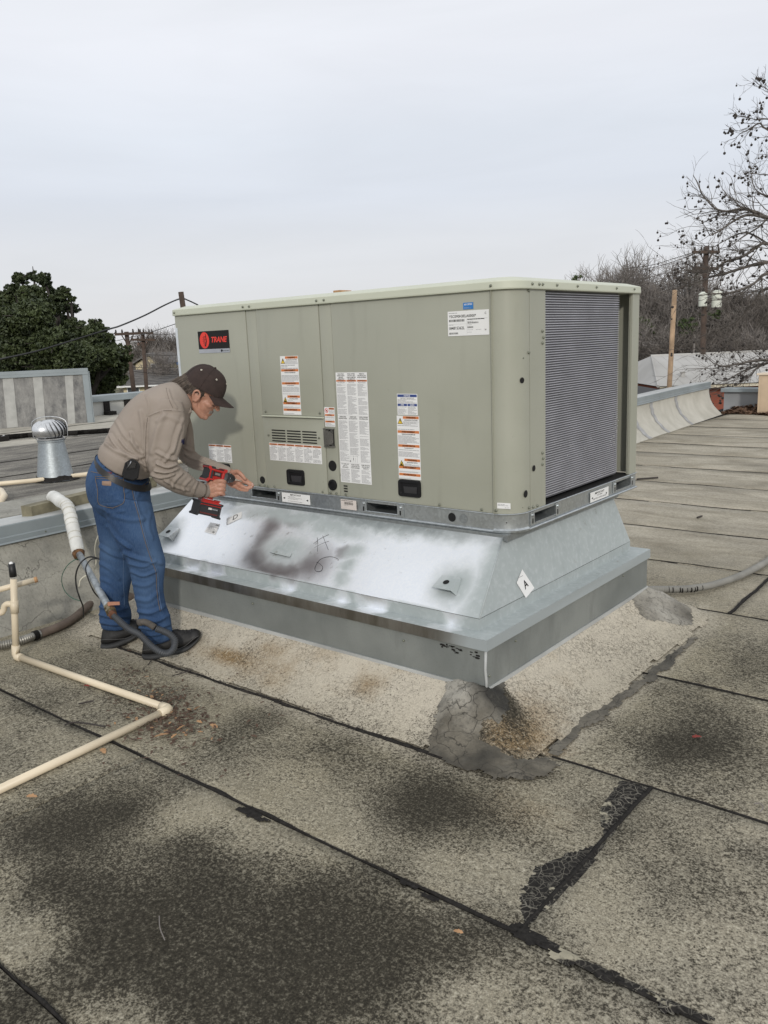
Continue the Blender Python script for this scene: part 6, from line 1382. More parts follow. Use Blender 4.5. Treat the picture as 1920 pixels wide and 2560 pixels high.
def litter():
    r = random.Random(12); c = onz(430, 1790, 0)
    V = []; F = []; M = []
    def leafat(x, y, L, m, lift=.006):
        z = float(surf(x, y))+lift+r.random()*.01; a = r.random()*6.28; u = Vector((math.cos(a), math.sin(a), r.uniform(-.25, .25))); v = Vector((-math.sin(a), math.cos(a), r.uniform(-.3, .3))); cc = Vector((x, y, z)); b = len(V)
        prof = [(-1, 0), (-.55, .42), (-.3, .25), (0, .5), (.3, .28), (.6, .3), (1, 0), (.6, -.32), (.3, -.25), (0, -.46), (-.3, -.28), (-.55, -.38)]
        for p_, q_ in prof: V.append(cc+u*L*p_+v*L*q_+Vector((0, 0, .18*L*abs(q_)-.1*L*abs(p_))))
        F.append(tuple(range(b, b+12))); M.append(m)
    for k in range(420):
        g = onz(r.gauss(425, 55), r.gauss(1800, 32), 0); leafat(g[0], g[1], .006+.011*r.random(), 0 if r.random() < .92 else 1)
    for k in range(140):
        s = r.random(); g = onz(300+130*s+r.gauss(0, 22), 1660+110*s+r.gauss(0, 20), 0); leafat(g[0], g[1], .005+.009*r.random(), 0 if r.random() < .95 else 1)
    for k in range(60):
        g = onz(r.uniform(250, 720), r.uniform(1680, 1960), 0); leafat(g[0], g[1], .006+.01*r.random(), 0)
    for u_, v_, L, m in ((405, 1846, .032, 1), (258, 1880, .028, 1), (80, 1995, .022, 1), (535, 1823, .024, 1), (345, 1852, .02, 2), (218, 1719, .016, 2), (1742, 1848, .022, 2), (1146, 2338, .014, 1), (452, 1825, .022, 1), (380, 1750, .02, 1), (960, 1705, .01, 0)):
        g = onz(u_, v_, 0); leafat(g[0], g[1], L, m)
    o = obj('dead_leaves', V, F, [LEAF1, LEAF2, LEAF3], None, False, M); tag(o, 'scatter of small dead leaves drifted around the elbow of the cream floor pipe', 'leaves', None, 'stuff')
    # twigs
    for pts, rr, lab in (([(162, 1812), (185, 1806), (225, 1810), (262, 1817)], .004, 'dark forked twig lying left of the floor pipe'), ([(196, 1760), (234, 1752)], .004, 'short dark stick between the pipe runs'), ([(370, 1662), (395, 1626)], .0025, 'thin twig below the near shoe across the seam'), ([(430, 1690), (478, 1676)], .0025, 'thin twig lying along the seam in front of the curb'),
                         ([(398, 2290), (400, 2320), (412, 2350)], .0016, 'curved pale grass stem on the dark mildew patch'), ([(1885, 2010), (1900, 2008), (1908, 2018), (1900, 2030)], .002, 'pale curled stem near the right edge'), ([(1592, 1198), (1645, 1194)], .01, 'dark stick on the far roof just right of the unit'), ([(1743, 1294), (1755, 1290)], .008, 'small dark stick out on the far roof')):
        o = MB().tube(smooth_path([Vector(onz(u_, v_, .008))[:] for u_, v_ in pts], 3), rr, 5).obj('twig', BARKD if 'pale' not in lab else BARK2); tag(o, lab, 'twig')
    mb = MB()
    for k in range(150):
        g = onz(r.gauss(330, 90), r.gauss(1745, 40), .005); a = r.gauss(2.6, .7); L = .01+r.random()*.04; z = float(surf(g[0], g[1]))+.006; mb.tube([(g[0], g[1], z), (g[0]+L*math.cos(a), g[1]+L*math.sin(a), z+.004)], .0009, 3)
    for k in range(170):
        s = r.random(); g = onz(260+650*s, 1605+225*s+r.gauss(0, 5), .005); a = r.gauss(3.0, .5); L = .01+r.random()*.03; z = float(surf(g[0], g[1]))+.009; mb.tube([(g[0], g[1], z), (g[0]+L*math.cos(a), g[1]+L*math.sin(a), z+.003)], .0011, 3)
    o = mb.obj('pine_needles', BARKD); tag(o, 'fine dark needles and stems scattered over the felt near the seam', 'debris', None, 'stuff')
litter()
# ------------------------------------------------------------------ the technician
A3 = lambda x, y: (200+x*.3014, 860+y*.3014); A2 = lambda x, y: (x*.3858, 1100+y*.3858); A4 = lambda x, y: (200+x*.3014, 1260+y*.3014)
DM = 4.187
def W3(f, x, y, t): return Vector(atd(*f(x, y), DM+t))
def loft(mb, rings, n=22, sub=4, pw=1.0, caps=True):
    """rings: (L, R, ratio) world points on the two silhouette sides"""
    C = [((a+b)/2)[:]+(((b-a)/2)[:])+(q, ) for a, b, q in rings]; S = smooth_path(C, sub); V = []; m = len(S)
    for i, s in enumerate(S):
        c = Vector(s[:3]); a = Vector(s[3:6]); t_ = Vector(S[min(i+1, m-1)][:3])-Vector(S[max(i-1, 0)][:3])
        t_ = t_-a*(t_.dot(a)/max(a.length_squared, 1e-9)); b = a.cross(t_)
        b = b.normalized()*a.length*s[6] if b.length > 1e-9 else Vector((FH[0], FH[1], 0))*a.length
        if b.dot(Vector(FH)) < 0: b = -b
        for k in range(n):
            th = 2*math.pi*k/n; cx, sx = math.cos(th), math.sin(th); V.append(c+a*cx+b*sx)
    F = [(i*n+k, i*n+(k+1) % n, (i+1)*n+(k+1) % n, (i+1)*n+k) for i in range(m-1) for k in range(n)]
    if caps: F.append(tuple(range(n-1, -1, -1))); F.append(tuple((m-1)*n+k for k in range(n)))
    mb.add(V, F)
def ell(mb, c, ax, r, n=12):
    b0 = len(mb.V); mb.ball((0, 0, 0), 1, n); X, Y, Z = ax; c = Vector(c)
    for i in range(b0, len(mb.V)): v = mb.V[i]; mb.V[i] = tuple(c+X*(v[0]*r[0])+Y*(v[1]*r[1])+Z*(v[2]*r[2]))
def cap_(mb, P, R, n=10):
    P = [Vector(p) for p in P]; mb.tube(smooth_path([p[:] for p in P], 4), [float(x[0]) for x in smooth_path([(r_,) for r_ in R], 4)], n); mb.ball(P[0], R[0]*.99, 8); mb.ball(P[-1], R[-1]*.99, 8)
def remeshed(mb, vox, it=3, fac=.5):
    bm = bmesh.new(); vs = [bm.verts.new(v) for v in mb.V]
    for f in mb.F:
        try: bm.faces.new([vs[i] for i in f])
        except ValueError: pass
    bmesh.ops.recalc_face_normals(bm, faces=bm.faces); me = bpy.data.meshes.new('tmp'); bm.to_mesh(me); bm.free()
    o = bpy.data.objects.new('tmp', me); COL.objects.link(o); m_ = o.modifiers.new('r', 'REMESH'); m_.mode = 'VOXEL'; m_.voxel_size = vox
    s = o.modifiers.new('s', 'SMOOTH'); s.iterations = it; s.factor = fac
    dg = bpy.context.evaluated_depsgraph_get(); dg.update(); me2 = bpy.data.meshes.new_from_object(o.evaluated_get(dg)); bpy.data.objects.remove(o)
    V = np.zeros(len(me2.vertices)*3); me2.vertices.foreach_get('co', V); V = V.reshape(-1, 3); F = [tuple(p.vertices) for p in me2.polygons]; bpy.data.meshes.remove(me2)
    return V, F
def normals(V, F):
    F = np.array(F); a, b, c, d = (V[F[:, k]] for k in range(4)); n = np.cross(c-a, d-b); N = np.zeros_like(V)
    for k in range(4): np.add.at(N, F[:, k], n)
    return N/(np.linalg.norm(N, axis=1)[:, None]+1e-12)
def pix(V):
    d = V-CAM; z = d@CF; return 960+FPX*(d@CR)/z, 1280-FPX*(d@CU)/z
def folds(V, F, lines, fine=.003, sc=9., k=.3):
    N = normals(V, F); u, v = pix(V); s = np.zeros(len(V)); face = np.clip(-(N@CF), 0, 1)**.5
    for f, P, amp, w_ in lines:
        P = [np.array(f(*p)) for p in P]; P = [np.array(q) for q in smooth_path(P, 4)]; d = np.full(len(V), 1e9)
        for a, b in zip(P[:-1], P[1:]):
            ab = b-a; t = np.clip(((u-a[0])*ab[0]+(v-a[1])*ab[1])/(ab@ab+1e-9), 0, 1); d = np.minimum(d, np.hypot(u-a[0]-t*ab[0], v-a[1]-t*ab[1]))
        s += amp*(np.exp(-(d/w_)**2)-.45*np.exp(-((d-w_*1.9)/w_)**2))*face
    s += fine*(fbm(V[:, 0]*sc+V[:, 2]*3, V[:, 1]*sc, V[:, 2]*sc*.6)-.5)*2+fine*.45*(fbm(V[:, 0]*sc*3, V[:, 1]*sc*3, V[:, 2]*sc*2.2)-.5)*2
    return V+N*s[:, None]
def man():
    foot = Vector(atd(*A4(600, 1270), DM-.08)); t = empty('person', (foot.x, foot.y, 0), 'stooping man in taupe shirt, blue jeans and dark brown cap working on the unit', 'person')
    R = lambda f, a, b, tt, q: (W3(f, *a, tt), W3(f, *b, tt), q)
    # ---------------- jeans
    mb = MB()
    pel = [R(A2, (642, 84), (950, 275), 0, 1.22), R(A2, (618, 125), (960, 320), 0, 1.25), R(A2, (580, 205), (966, 385), 0, 1.22), R(A2, (572, 290), (972, 440), 0, 1.2), R(A2, (590, 380), (980, 480), 0, 1.15), R(A2, (640, 455), (960, 520), 0, 1.05)]
    loft(mb, pel, 26)
    near = [R(A2, (640, 330), (978, 400), -.07, 1.0), R(A2, (670, 440), (992, 470), -.08, .98), R(A2, (705, 540), (1008, 545), -.09, .95), R(A2, (745, 630), (1024, 620), -.10, .95), R(A2, (785, 715), (1047, 700), -.10, .92), R(A2, (828, 800), (1070, 790), -.10, .92),
            R(A2, (850, 880), (1062, 880), -.10, .92), R(A2, (868, 980), (1058, 980), -.10, .95), R(A2, (886, 1070), (1074, 1068), -.10, .95), R(A2, (900, 1140), (1104, 1150), -.10, .9), R(A2, (902, 1200), (1112, 1215), -.10, .9), R(A2, (935, 1270), (1122, 1262), -.10, .85), R(A2, (975, 1318), (1112, 1290), -.10, .8)]
    loft(mb, near, 22)
    far = [R(A2, (585, 330), (880, 400), .08, 1.0), R(A2, (612, 450), (890, 500), .09, .98), R(A2, (634, 560), (888, 610), .10, .95), R(A2, (650, 660), (880, 710), .10, .95), R(A2, (648, 760), (868, 800), .10, .92), R(A2, (648, 860), (858, 880), .10, .9), R(A2, (652, 960), (838, 968), .10, .95), R(A2, (652, 1040), (830, 1045), .10, .95), R(A2, (645, 1110), (848, 1115), .10, .95), R(A2, (646, 1165), (850, 1172), .10, .95), R(A2, (662, 1212), (842, 1214), .10, .9)]
    loft(mb, far, 22)
    JV, JF = remeshed(mb, .007, 4)
    JL = [(A2, [(870, 300), (800, 345), (700, 360)], .004, 4), (A2, [(640, 440), (720, 470), (800, 460)], .004, 4), (A2, [(800, 735), (900, 770), (1050, 800)], .009, 5), (A2, [(835, 800), (930, 820), (1010, 780)], .006, 4), (A2, [(850, 850), (930, 880), (1010, 850)], .008, 4), (A2, [(700, 560), (760, 640), (840, 700)], .007, 5), (A2, [(860, 930), (940, 945), (1000, 915)], .004, 5),
          (A2, [(880, 1030), (960, 1040), (1020, 990)], .005, 6), (A2, [(895, 1110), (980, 1120), (1080, 1070)], .008, 5), (A2, [(900, 1165), (1010, 1175), (1100, 1130)], .011, 5), (A2, [(905, 1215), (1000, 1225), (1115, 1190)], .010, 4), (A2, [(930, 1262), (1010, 1262), (1110, 1235)], .008, 4), (A2, [(1075, 1000), (1090, 1080), (1100, 1150)], .007, 4), (A2, [(650, 690), (730, 740), (800, 760)], .008, 5), (A2, [(650, 800), (720, 840), (770, 900)], .006, 5), (A2, [(655, 900), (720, 930), (790, 1000)], .005, 5),
          (A2, [(650, 1080), (740, 1105), (830, 1090)], .009, 4), (A2, [(650, 1130), (740, 1150), (840, 1140)], .011, 4), (A2, [(655, 1180), (740, 1195), (840, 1185)], .009, 4), (A2, [(980, 470), (960, 560), (990, 640)], .005, 5), (A2, [(900, 330), (880, 420), (930, 520)], .005, 5), (A2, [(620, 300), (640, 400), (700, 470)], .004, 5), (A2, [(700, 480), (850, 520), (960, 500)], .005, 6)]
    JV = folds(JV, JF, [(f_, P_, a_*1.15, w_*.85) for f_, P_, a_, w_ in JL], .003, 8.); jo = obj('jeans', JV, JF, DENIM, t, True)
    u, v = pix(JV); fade = lambda f, x, y, rx, ry: np.exp(-(((u-f(x, y)[0])/rx)**2+((v-f(x, y)[1])/ry)**2))
    a = fade(A2, 960, 560, 30, 60)*.55+fade(A2, 1010, 760, 22, 30)*.6+fade(A2, 690, 700, 14, 30)*.5+fade(A2, 700, 330, 25, 30)*.4+fade(A2, 940, 1000, 22, 50)*.3+.5*np.clip(fbm(JV[:, 0]*9, JV[:, 1]*9, JV[:, 2]*6)*2-1, 0, 1)
    at = jo.data.attributes.new('fade', 'FLOAT', 'POINT'); at.data.foreach_set('value', np.clip(a, 0, 1).astype(np.float32))
    JB = BVHTree.FromPolygons([Vector(p) for p in JV], JF)
    def hit(bvh, f, x, y, off=.002):
        uu, vv = f(x, y); d = Vector(ray(uu, vv)); h = bvh.ray_cast(Vector(CAM), d)
        if h[0] is None: return None
        nn = h[1] if h[1].dot(d) < 0 else -h[1]; return h[0]+nn*off
    def patch4(name, bvh, f, c, mat, off=.003, nx=8, ny=8, th=.0, parent=t):
        V = []; F = []
        for j in range(ny+1):
            for i in range(nx+1):
                s, q = i/nx, j/ny; x = (c[0][0]*(1-s)+c[1][0]*s)*(1-q)+(c[3][0]*(1-s)+c[2][0]*s)*q; y = (c[0][1]*(1-s)+c[1][1]*s)*(1-q)+(c[3][1]*(1-s)+c[2][1]*s)*q
                e = .0 if 0 < i < nx and 0 < j < ny else off*.8; h = hit(bvh, f, x, y, off-e)
                if h is None: h = V[-1] if V else Vector((0, 0, 0))
                V.append(h)
        for j in range(ny):
            for i in range(nx): a = j*(nx+1)+i; F.append((a, a+1, a+nx+2, a+nx+1))
        return obj(name, V, F, mat, parent, True)
    def stitch(name, bvh, f, P, r_, mat, off=.0015, parent=t, sub=6):
        Q = [hit(bvh, f, float(x), float(y), off) for x, y in smooth_path(P, sub)]; Q = [q for q in Q if q is not None]
        if len(Q) > 2: return MB().tube(Q, r_, 4).obj(name, mat, parent, True)
    DK = simple('dark denim seam', (.014, .03, .075), .9); LT = simple('pale worn seam edge', (.10, .16, .27), .9); TN = simple('tan thread', (.22, .15, .08), .8)
    pk = patch4('back_pocket', JB, A2, [(622, 236), (797, 244), (802, 402), (642, 412)], DENIM, .004, 12, 12); patch4('back_pocket_tip', JB, A2, [(642, 410), (802, 400), (745, 434), (722, 436)], DENIM, .004, 8, 3)
    patch4('leather_patch', JB, A2, [(656, 261), (731, 262), (728, 303), (655, 299)], simple('tan leather', (.26, .17, .12), .6), .0065, 5, 4)
    patch4('waist_tag', JB, A2, [(687, 205), (726, 208), (726, 221), (688, 219)], simple('dark tag', (.10, .03, .05), .6), .006, 3, 2)
    for P in ([(622, 237), (700, 240), (797, 245)], [(624, 250), (700, 253), (797, 258)], [(622, 237), (633, 330), (645, 412), (722, 436), (745, 434), (802, 402), (800, 320), (797, 245)]): stitch('stitching', JB, A2, P, .0011, TN, .0055)
    stitch('outseam', JB, A2, [(860, 295), (882, 400), (908, 490), (932, 590), (960, 690), (995, 790), (1020, 860), (1025, 950), (1036, 1040), (1050, 1110)], .0022, LT, .001); stitch('outseam', JB, A2, [(850, 297), (872, 400), (898, 490), (922, 590), (950, 690), (985, 790), (1010, 860), (1014, 950), (1024, 1040), (1038, 1110)], .0012, TN, .001)
    stitch('inseam', JB, A2, [(798, 740), (800, 820), (798, 900), (802, 980), (806, 1080)], .0015, LT, .001)
    stitch('pocket_edge', JB, A2, [(856, 298), (890, 302), (930, 290), (955, 272)], .0014, TN, .002); stitch('yoke_seam', JB, A2, [(590, 205), (680, 222), (790, 232)], .0013, TN, .001)
    for P in ([(985, 1300), (1040, 1312), (1105, 1290)], [(660, 1195), (750, 1205), (838, 1198)]): stitch('hem', JB, A2, P, .0025, DK, .001)
    # ---------------- shirt
    mb = MB()
    tor = [R(A3, (176, 890), (560, 1105), 0, 1.16), R(A3, (168, 866), (592, 1100), 0, 1.24), R(A3, (205, 805), (650, 1075), .01, 1.12), R(A3, (258, 700), (730, 985), .03, 1.08), R(A3, (330, 585), (815, 880), .05, 1.1), R(A3, (415, 480), (868, 760), .07, 1.22), R(A3, (520, 402), (898, 660), .09, 1.45), R(A3, (630, 352), (915, 590), .10, 1.55), R(A3, (720, 326), (928, 560), .11, 1.25), R(A3, (785, 322), (925, 540), .12, .85)]
    loft(mb, tor, 30)
    ns = [R(A3, (640, 470), (850, 480), -.05, 1.0), R(A3, (572, 580), (868, 600), -.07, .8), R(A3, (552, 690), (868, 690), -.09, .75), R(A3, (546, 800), (856, 800), -.10, .72), R(A3, (546, 910), (832, 890), -.11, .72), R(A3, (556, 1010), (812, 960), -.11, .75), R(A3, (600, 1110), (825, 1010), -.10, .78), R(A3, (680, 1172), (860, 1045), -.07, .8), R(A3, (770, 1222), (915, 1085), -.03, .8), R(A3, (865, 1256), (965, 1125), .02, .85), R(A3, (955, 1272), (1012, 1146), .07, .9), R(A3, (1022, 1272), (1042, 1158), .10, .9)]
    loft(mb, ns, 20)
    fs = [(820, 600, .27, 90), (845, 700, .30, 92), (862, 810, .32, 88), (885, 915, .33, 80), (960, 975, .33, 66), (1060, 1005, .32, 58), (1150, 1030, .31, 50), (1225, 1058, .30, 44)]
    cap_(mb, [W3(A3, x, y, tt) for x, y, tt, r_ in fs], [r_*.627e-3 for *_, r_ in fs], 16)
    SV, SF = remeshed(mb, .006, 4)
    SL = [(A3, [(215, 830), (300, 890), (400, 935), (470, 950)], .009, 5), (A3, [(250, 760), (300, 850), (380, 910), (500, 950)], .008, 5), (A3, [(330, 790), (400, 880), (520, 940)], .006, 4), (A3, [(420, 740), (450, 850), (530, 930)], .007, 5), (A3, [(300, 640), (370, 760), (470, 850)], .004, 5), (A3, [(500, 560), (520, 700), (530, 900)], .005, 6), (A3, [(540, 1010), (470, 960), (400, 950)], .006, 4),
          (A3, [(700, 580), (640, 720), (600, 900)], .005, 8), (A3, [(860, 620), (800, 760), (770, 900)], .006, 5), (A3, [(830, 690), (790, 850), (700, 980)], .006, 5), (A3, [(800, 1000), (720, 1020), (640, 990)], .011, 5), (A3, [(815, 1030), (730, 1065), (620, 1050)], .010, 4), (A3, [(810, 960), (740, 950), (640, 900)], .007, 5), (A3, [(590, 1085), (680, 1110), (780, 1080)], .007, 4), (A3, [(850, 1070), (790, 1130), (760, 1190)], .007, 4), (A3, [(920, 1120), (870, 1170), (850, 1230)], .006, 4), (A3, [(980, 1150), (950, 1200), (945, 1250)], .006, 3), (A3, [(700, 1130), (800, 1190), (900, 1215)], .006, 4),
          (A3, [(560, 610), (546, 750), (544, 900), (552, 1060)], .004, 2.2), (A3, [(566, 600), (700, 552), (860, 560)], .003, 2.2), (A3, [(545, 420), (570, 520), (566, 600)], .003, 2), (A3, [(730, 380), (760, 470), (800, 530)], .004, 4), (A3, [(905, 640), (900, 740), (880, 830)], .004, 3), (A3, [(860, 900), (930, 950), (1030, 980)], .006, 4), (A3, [(900, 1010), (1000, 1050), (1100, 1060)], .006, 4), (A3, [(870, 860), (960, 900), (1080, 960)], .005, 4), (A3, [(640, 640), (720, 600), (820, 640)], .003, 6)]
    SV = folds(SV, SF, [(f_, P_, a_*1.5, w_*.78) for f_, P_, a_, w_ in SL], .0028, 6.); obj('shirt', SV, SF, SHIRT, t, True); SB = BVHTree.FromPolygons([Vector(p) for p in SV], SF)
    SD = simple('shirt seam', (.17, .14, .118), .9)
    stitch('seam', SB, A3, [(560, 610), (546, 750), (544, 900), (552, 1050)], .0012, SD, .0005); stitch('seam', SB, A3, [(566, 600), (700, 552), (860, 560)], .0011, SD, .0005); stitch('seam', SB, A3, [(715, 365), (735, 450), (770, 530)], .0011, SD, .0005)
    mb = MB(); loft(mb, [R(A3, (985, 1276), (1030, 1143), .085, .95), R(A3, (1034, 1276), (1046, 1152), .108, .95)], 20, 2, caps=False); mb.obj('cuff', SHIRT, t, True)
    stitch('cuff_seam', SB, A3, [(940, 1268), (955, 1210), (985, 1140)], .0013, SD, .0005)
    patch4('shirt_emblem', SB, A3, [(842, 792), (868, 782), (866, 832), (838, 834)], simple('navy embroidery', (.02, .02, .08), .8), .003, 3, 3)
    # collar
    mb = MB(); loft(mb, [R(A3, (778, 320), (930, 572), .12, .62), R(A3, (800, 308), (925, 520), .125, .60), R(A3, (838, 318), (915, 478), .13, .58)], 26, 3, caps=False); mb.obj('collar', SHIRT, t, True)
    mb = MB(); cl = [(798, 322, .075), (838, 400, .045), (862, 500, .035), (872, 590, .04), (930, 562, .07), (908, 500, .06), (880, 430, .06), (842, 350, .07)]
    P = [W3(A3, x, y, tt-.012) for x, y, tt in cl]; mb.prism(P, Vector(FH)*.003); mb.obj('collar_leaf', SHIRT, t)
    # ---------------- belt, loops, phone pouch
    LE = simple('black leather', (.014, .013, .013), .45, var=.2, sc=30., bump=.2)
    def ringband(a, b, tt, q, th, name, mat):
        A_, B_ = a; C_, D_ = b; mb = MB(); e = 1.05
        def rr(L_, R_, k): c = (L_+R_)/2; h = (R_-L_)/2; return (c-h*k, c+h*k, q)
        loft(mb, [rr(W3(A2, *A_, tt), W3(A2, *B_, tt), e), rr(W3(A2, *C_, tt), W3(A2, *D_, tt), e)], 40, 2, caps=False); return mb.obj(name, mat, t, True)
    ringband(((640, 96), (955, 282)), ((627, 134), (964, 322)), 0, 1.24, 0, 'belt', LE)
    patch4('belt_loop', JB, A2, [(676, 98), (694, 104), (686, 182), (666, 176)], DENIM, .016, 3, 5)
    Dh = min(float((np.array(h_)-CAM)@FH) for h_ in (hit(b_, A2, x_, y_, 0) for b_ in (JB, SB) for x_ in (800, 850, 895) for y_ in (135, 190, 255)) if h_ is not None)-.012
    pts = [(808, 148), (850, 122), (890, 140), (906, 170), (894, 248), (862, 266), (800, 252), (788, 222)]
    def slab(pts, f, D0, D1, ins): 
        a = [Vector(atd(*f(*p), D0+.0)) for p in pts]; cc = sum(a, Vector())/len(a); a2 = [p.lerp(cc, ins) for p in a]; fr = [Vector(atd(*f(*p), D1)) for p in pts]; m_ = MB(); n = len(pts); F = [tuple(range(n))]+[(i, (i+1) % n, n+(i+1) % n, n+i) for i in range(n)]+[(n+i, n+(i+1) % n, 2*n+(i+1) % n, 2*n+i) for i in range(n)]+[tuple(range(3*n-1, 2*n-1, -1))]
        m_.add(a2+a+fr, F) if False else m_.add(a2+[p+Vector(FH)*.006 for p in a]+fr, F); return m_
    po = slab(pts, A2, Dh, Dh+.045, .12).obj('phone_pouch', simple('black ballistic fabric', (.010, .010, .011), .85, var=.2, sc=60., bump=.4, bsc=200.), t, True, auto=35)
    slab([(818, 150), (850, 134), (884, 150), (880, 182), (826, 190)], A2, Dh-.006, Dh, .1).obj('pouch_flap', LE, po, True, auto=35); MB().tube([W3(A2, 822, 185, Dh-DM-.008), W3(A2, 845, 152, Dh-DM-.01), W3(A2, 850, 136, Dh-DM-.008)], .003, 6).obj('clip', simple('steel clip', (.35, .36, .38), .3, .9), po, True)
    # ---------------- shoes
    SH = simple('black shoe leather', (.009, .0085, .0085), .55, var=.3, sc=22., bump=.3, bsc=90.); SO = simple('dark grey rubber sole', (.028, .029, .030), .7, var=.2, sc=18.)
    def shoe(rings, tt, hw):
        for nm, lo, hi, ex, mat in (('sole', 0., .30, 1.10, SO), ('shoe_upper', .24, 1., 1., SH)):
            V = []; n = 18; S = smooth_path([(*W3(A4, *b, tt), *W3(A4, *a, tt), w_) for b, a, w_ in rings], 4); m = len(S); F = []
            for i, s in enumerate(S):
                b = Vector(s[:3]); a = Vector(s[3:6]); w_ = s[6]*hw; up = a-b; lat = Vector(FH)
                for k in range(n):
                    th = 2*math.pi*k/n; x = math.cos(th); y = math.sin(th); x = math.copysign(abs(x)**.75, x); yy = .5+.5*math.copysign(abs(y)**.7, y); h = lo+(hi-lo)*yy
                    ws = w_*ex*(1 if h < .45 else max(.45, 1-(h-.45)*1.0)); V.append(b+up*h+lat*(ws*x))
            F = [(i*n+k, i*n+(k+1) % n, (i+1)*n+(k+1) % n, (i+1)*n+k) for i in range(m-1) for k in range(n)]+[tuple(range(n-1, -1, -1)), tuple((m-1)*n+k for k in range(n))]
            o = obj(nm, V, F, mat, t, True)
            if nm == 'shoe_upper':
                lc = MB()
                for k in range(4):
                    i = int(m*(.50+.07*k)); s = S[min(i, m-1)]; b = Vector(s[:3]); a = Vector(s[3:6]); w_ = s[6]*hw; p = b+(a-b)*.97; lc.tube([p-Vector(FH)*w_*.5-(a-b)*.06, p+(a-b)*.05, p+Vector(FH)*w_*.5-(a-b)*.06], .0028, 5)
                lc.obj('laces', BLACKC, o, True)
                P = [(Vector(s[:3])+(Vector(s[3:6])-Vector(s[:3]))*(.42+.12*math.sin(i*.25)))-Vector(FH)*(s[6]*hw*1.0) for i, s in enumerate(S) if i > m*.1 and i < m*.95]; MB().tube(P, .0012, 4).obj('shoe_stitch', simple('grey stitch', (.10, .10, .10), .7), o)
    shoe([((524, 1240), (530, 1150), .55), ((540, 1272), (538, 1120), .85), ((600, 1280), (600, 1095), 1.), ((680, 1270), (690, 1075), .98), ((760, 1250), (780, 1040), .98), ((830, 1230), (838, 1046), 1.08), ((900, 1202), (896, 1046), 1.12), ((955, 1160), (945, 1036), 1.0), ((990, 1115), (980, 1050), .75), ((1002, 1090), (998, 1068), .4)], -.09, .046)
    shoe([((183, 1175), (190, 1060), .55), ((195, 1192), (196, 1030), .85), ((250, 1196), (250, 1010), 1.), ((310, 1182), (320, 990), .98), ((370, 1158), (385, 962), .98), ((430, 1128), (440, 958), 1.08), ((480, 1095), (488, 962), 1.0), ((515, 1062), (515, 985), .6)], .10, .046)
    MB().tube([W3(A4, 560, 1120, -.10), W3(A4, 600, 1040, -.10)], .035, 10).obj('sock', BLACKC, t, True)
    # ---------------- head frame
    ear = W3(A3, 995, 430, .12); sx = Vector(CR); sx.z = 0; sx.normalize(); uz = Vector((0, 0, 1)); an = math.radians(37); ff = sx*math.cos(an)-uz*math.sin(an); uu = sx*math.sin(an)+uz*math.cos(an); ll = Vector(FH)
    ax = (ff, ll, uu); H = lambda f, l, u_: ear+ff*f+ll*l+uu*u_
    b = MB()
    E = lambda c, r_: ell(b, H(*c), ax, r_, 14)
    E((-.010, 0, .052), (.096, .074, .092)); E((-.03, 0, .01), (.068, .063, .062)); E((.040, 0, -.012), (.056, .054, .074)); E((.074, 0, .028), (.024, .048, .020)); E((.060, .036, -.006), (.028, .021, .020)); E((.060, -.036, -.006), (.028, .021, .020))
    E((.082, 0, -.045), (.020, .026, .024)); E((.091, 0, -.034), (.011, .022, .007)); E((.092, 0, -.047), (.010, .020, .007)); E((.076, 0, -.076), (.021, .023, .017)); E((.03, 0, -.055), (.05, .042, .03))
    for s in (-1, 1): cap_(b, [H(-.002, s*.052, -.02), H(.018, s*.048, -.055), H(.065, s*.02, -.078)], [.016, .016, .017], 10); E((.083, s*.012, -.008), (.010, .009, .008))
    cap_(b, [H(.086, 0, .030), H(.100, 0, .012), H(.112, 0, -.006)], [.008, .0095, .0125], 10)
    for s in (-1, 1):
        P = [H(.006, s*.074, -.024), H(.012, s*.078, -.004), H(.008, s*.084, .022), H(-.010, s*.090, .032), H(-.022, s*.090, .018), H(-.018, s*.084, -.006), H(-.006, s*.078, -.026)]; cap_(b, P, [.006, .0055, .005, .0058, .006, .0055, .006], 8); E((-.006, s*.074, .002), (.015, .006, .024))
    nb = W3(A3, 862, 470, .12); cap_(b, [H(-.03, 0, -.01), H(-.045, 0, -.06).lerp(nb, .5), nb, W3(A3, 800, 540, .11)], [.058, .056, .062, .07], 16)
    # hidden trunk, legs and arms so that the body is one figure
    sl_ = lambda rings, k: [((a+c_)/2-(c_-a)/2*k, (a+c_)/2+(c_-a)/2*k, q) for a, c_, q in rings]
    loft(b, sl_(tor[1:], .86), 20); loft(b, sl_(pel[:-1], .86), 20); loft(b, sl_(near[:-2], .60), 16); loft(b, sl_(far, .60), 16)
    cap_(b, [W3(A3, x, y, tt) for x, y, tt in ((740, 560, -.04), (690, 760, -.08), (680, 1000, -.10), (760, 1110, -.07), (900, 1180, .03), (1035, 1215, .105), (1075, 1210, .12))], [.05, .046, .042, .036, .032, .028, .027], 12)
    cap_(b, [W3(A3, x, y, tt) for x, y, tt in ((815, 620, .25), (850, 800, .31), (890, 925, .33), (1060, 1005, .32), (1225, 1058, .305), (1262, 1085, .30))], [.036, .034, .030, .026, .024, .025], 12)
    def fing(P, R_): cap_(b, P, R_, 8)
    # right hand closed round the grip; t grows away from the camera
    q = lambda x, y, tt: W3(A2, x, y, tt)
    for P, R_ in (([(1335, 338, .12), (1372, 315, .112), (1412, 300, .118)], [.026, .030, .020]), ([(1340, 345, .125), (1375, 345, .115), (1410, 345, .12)], [.024, .026, .018]), ([(1345, 320, .13), (1370, 285, .125), (1400, 272, .13)], [.020, .022, .016])): fing([q(*p) for p in P], R_)
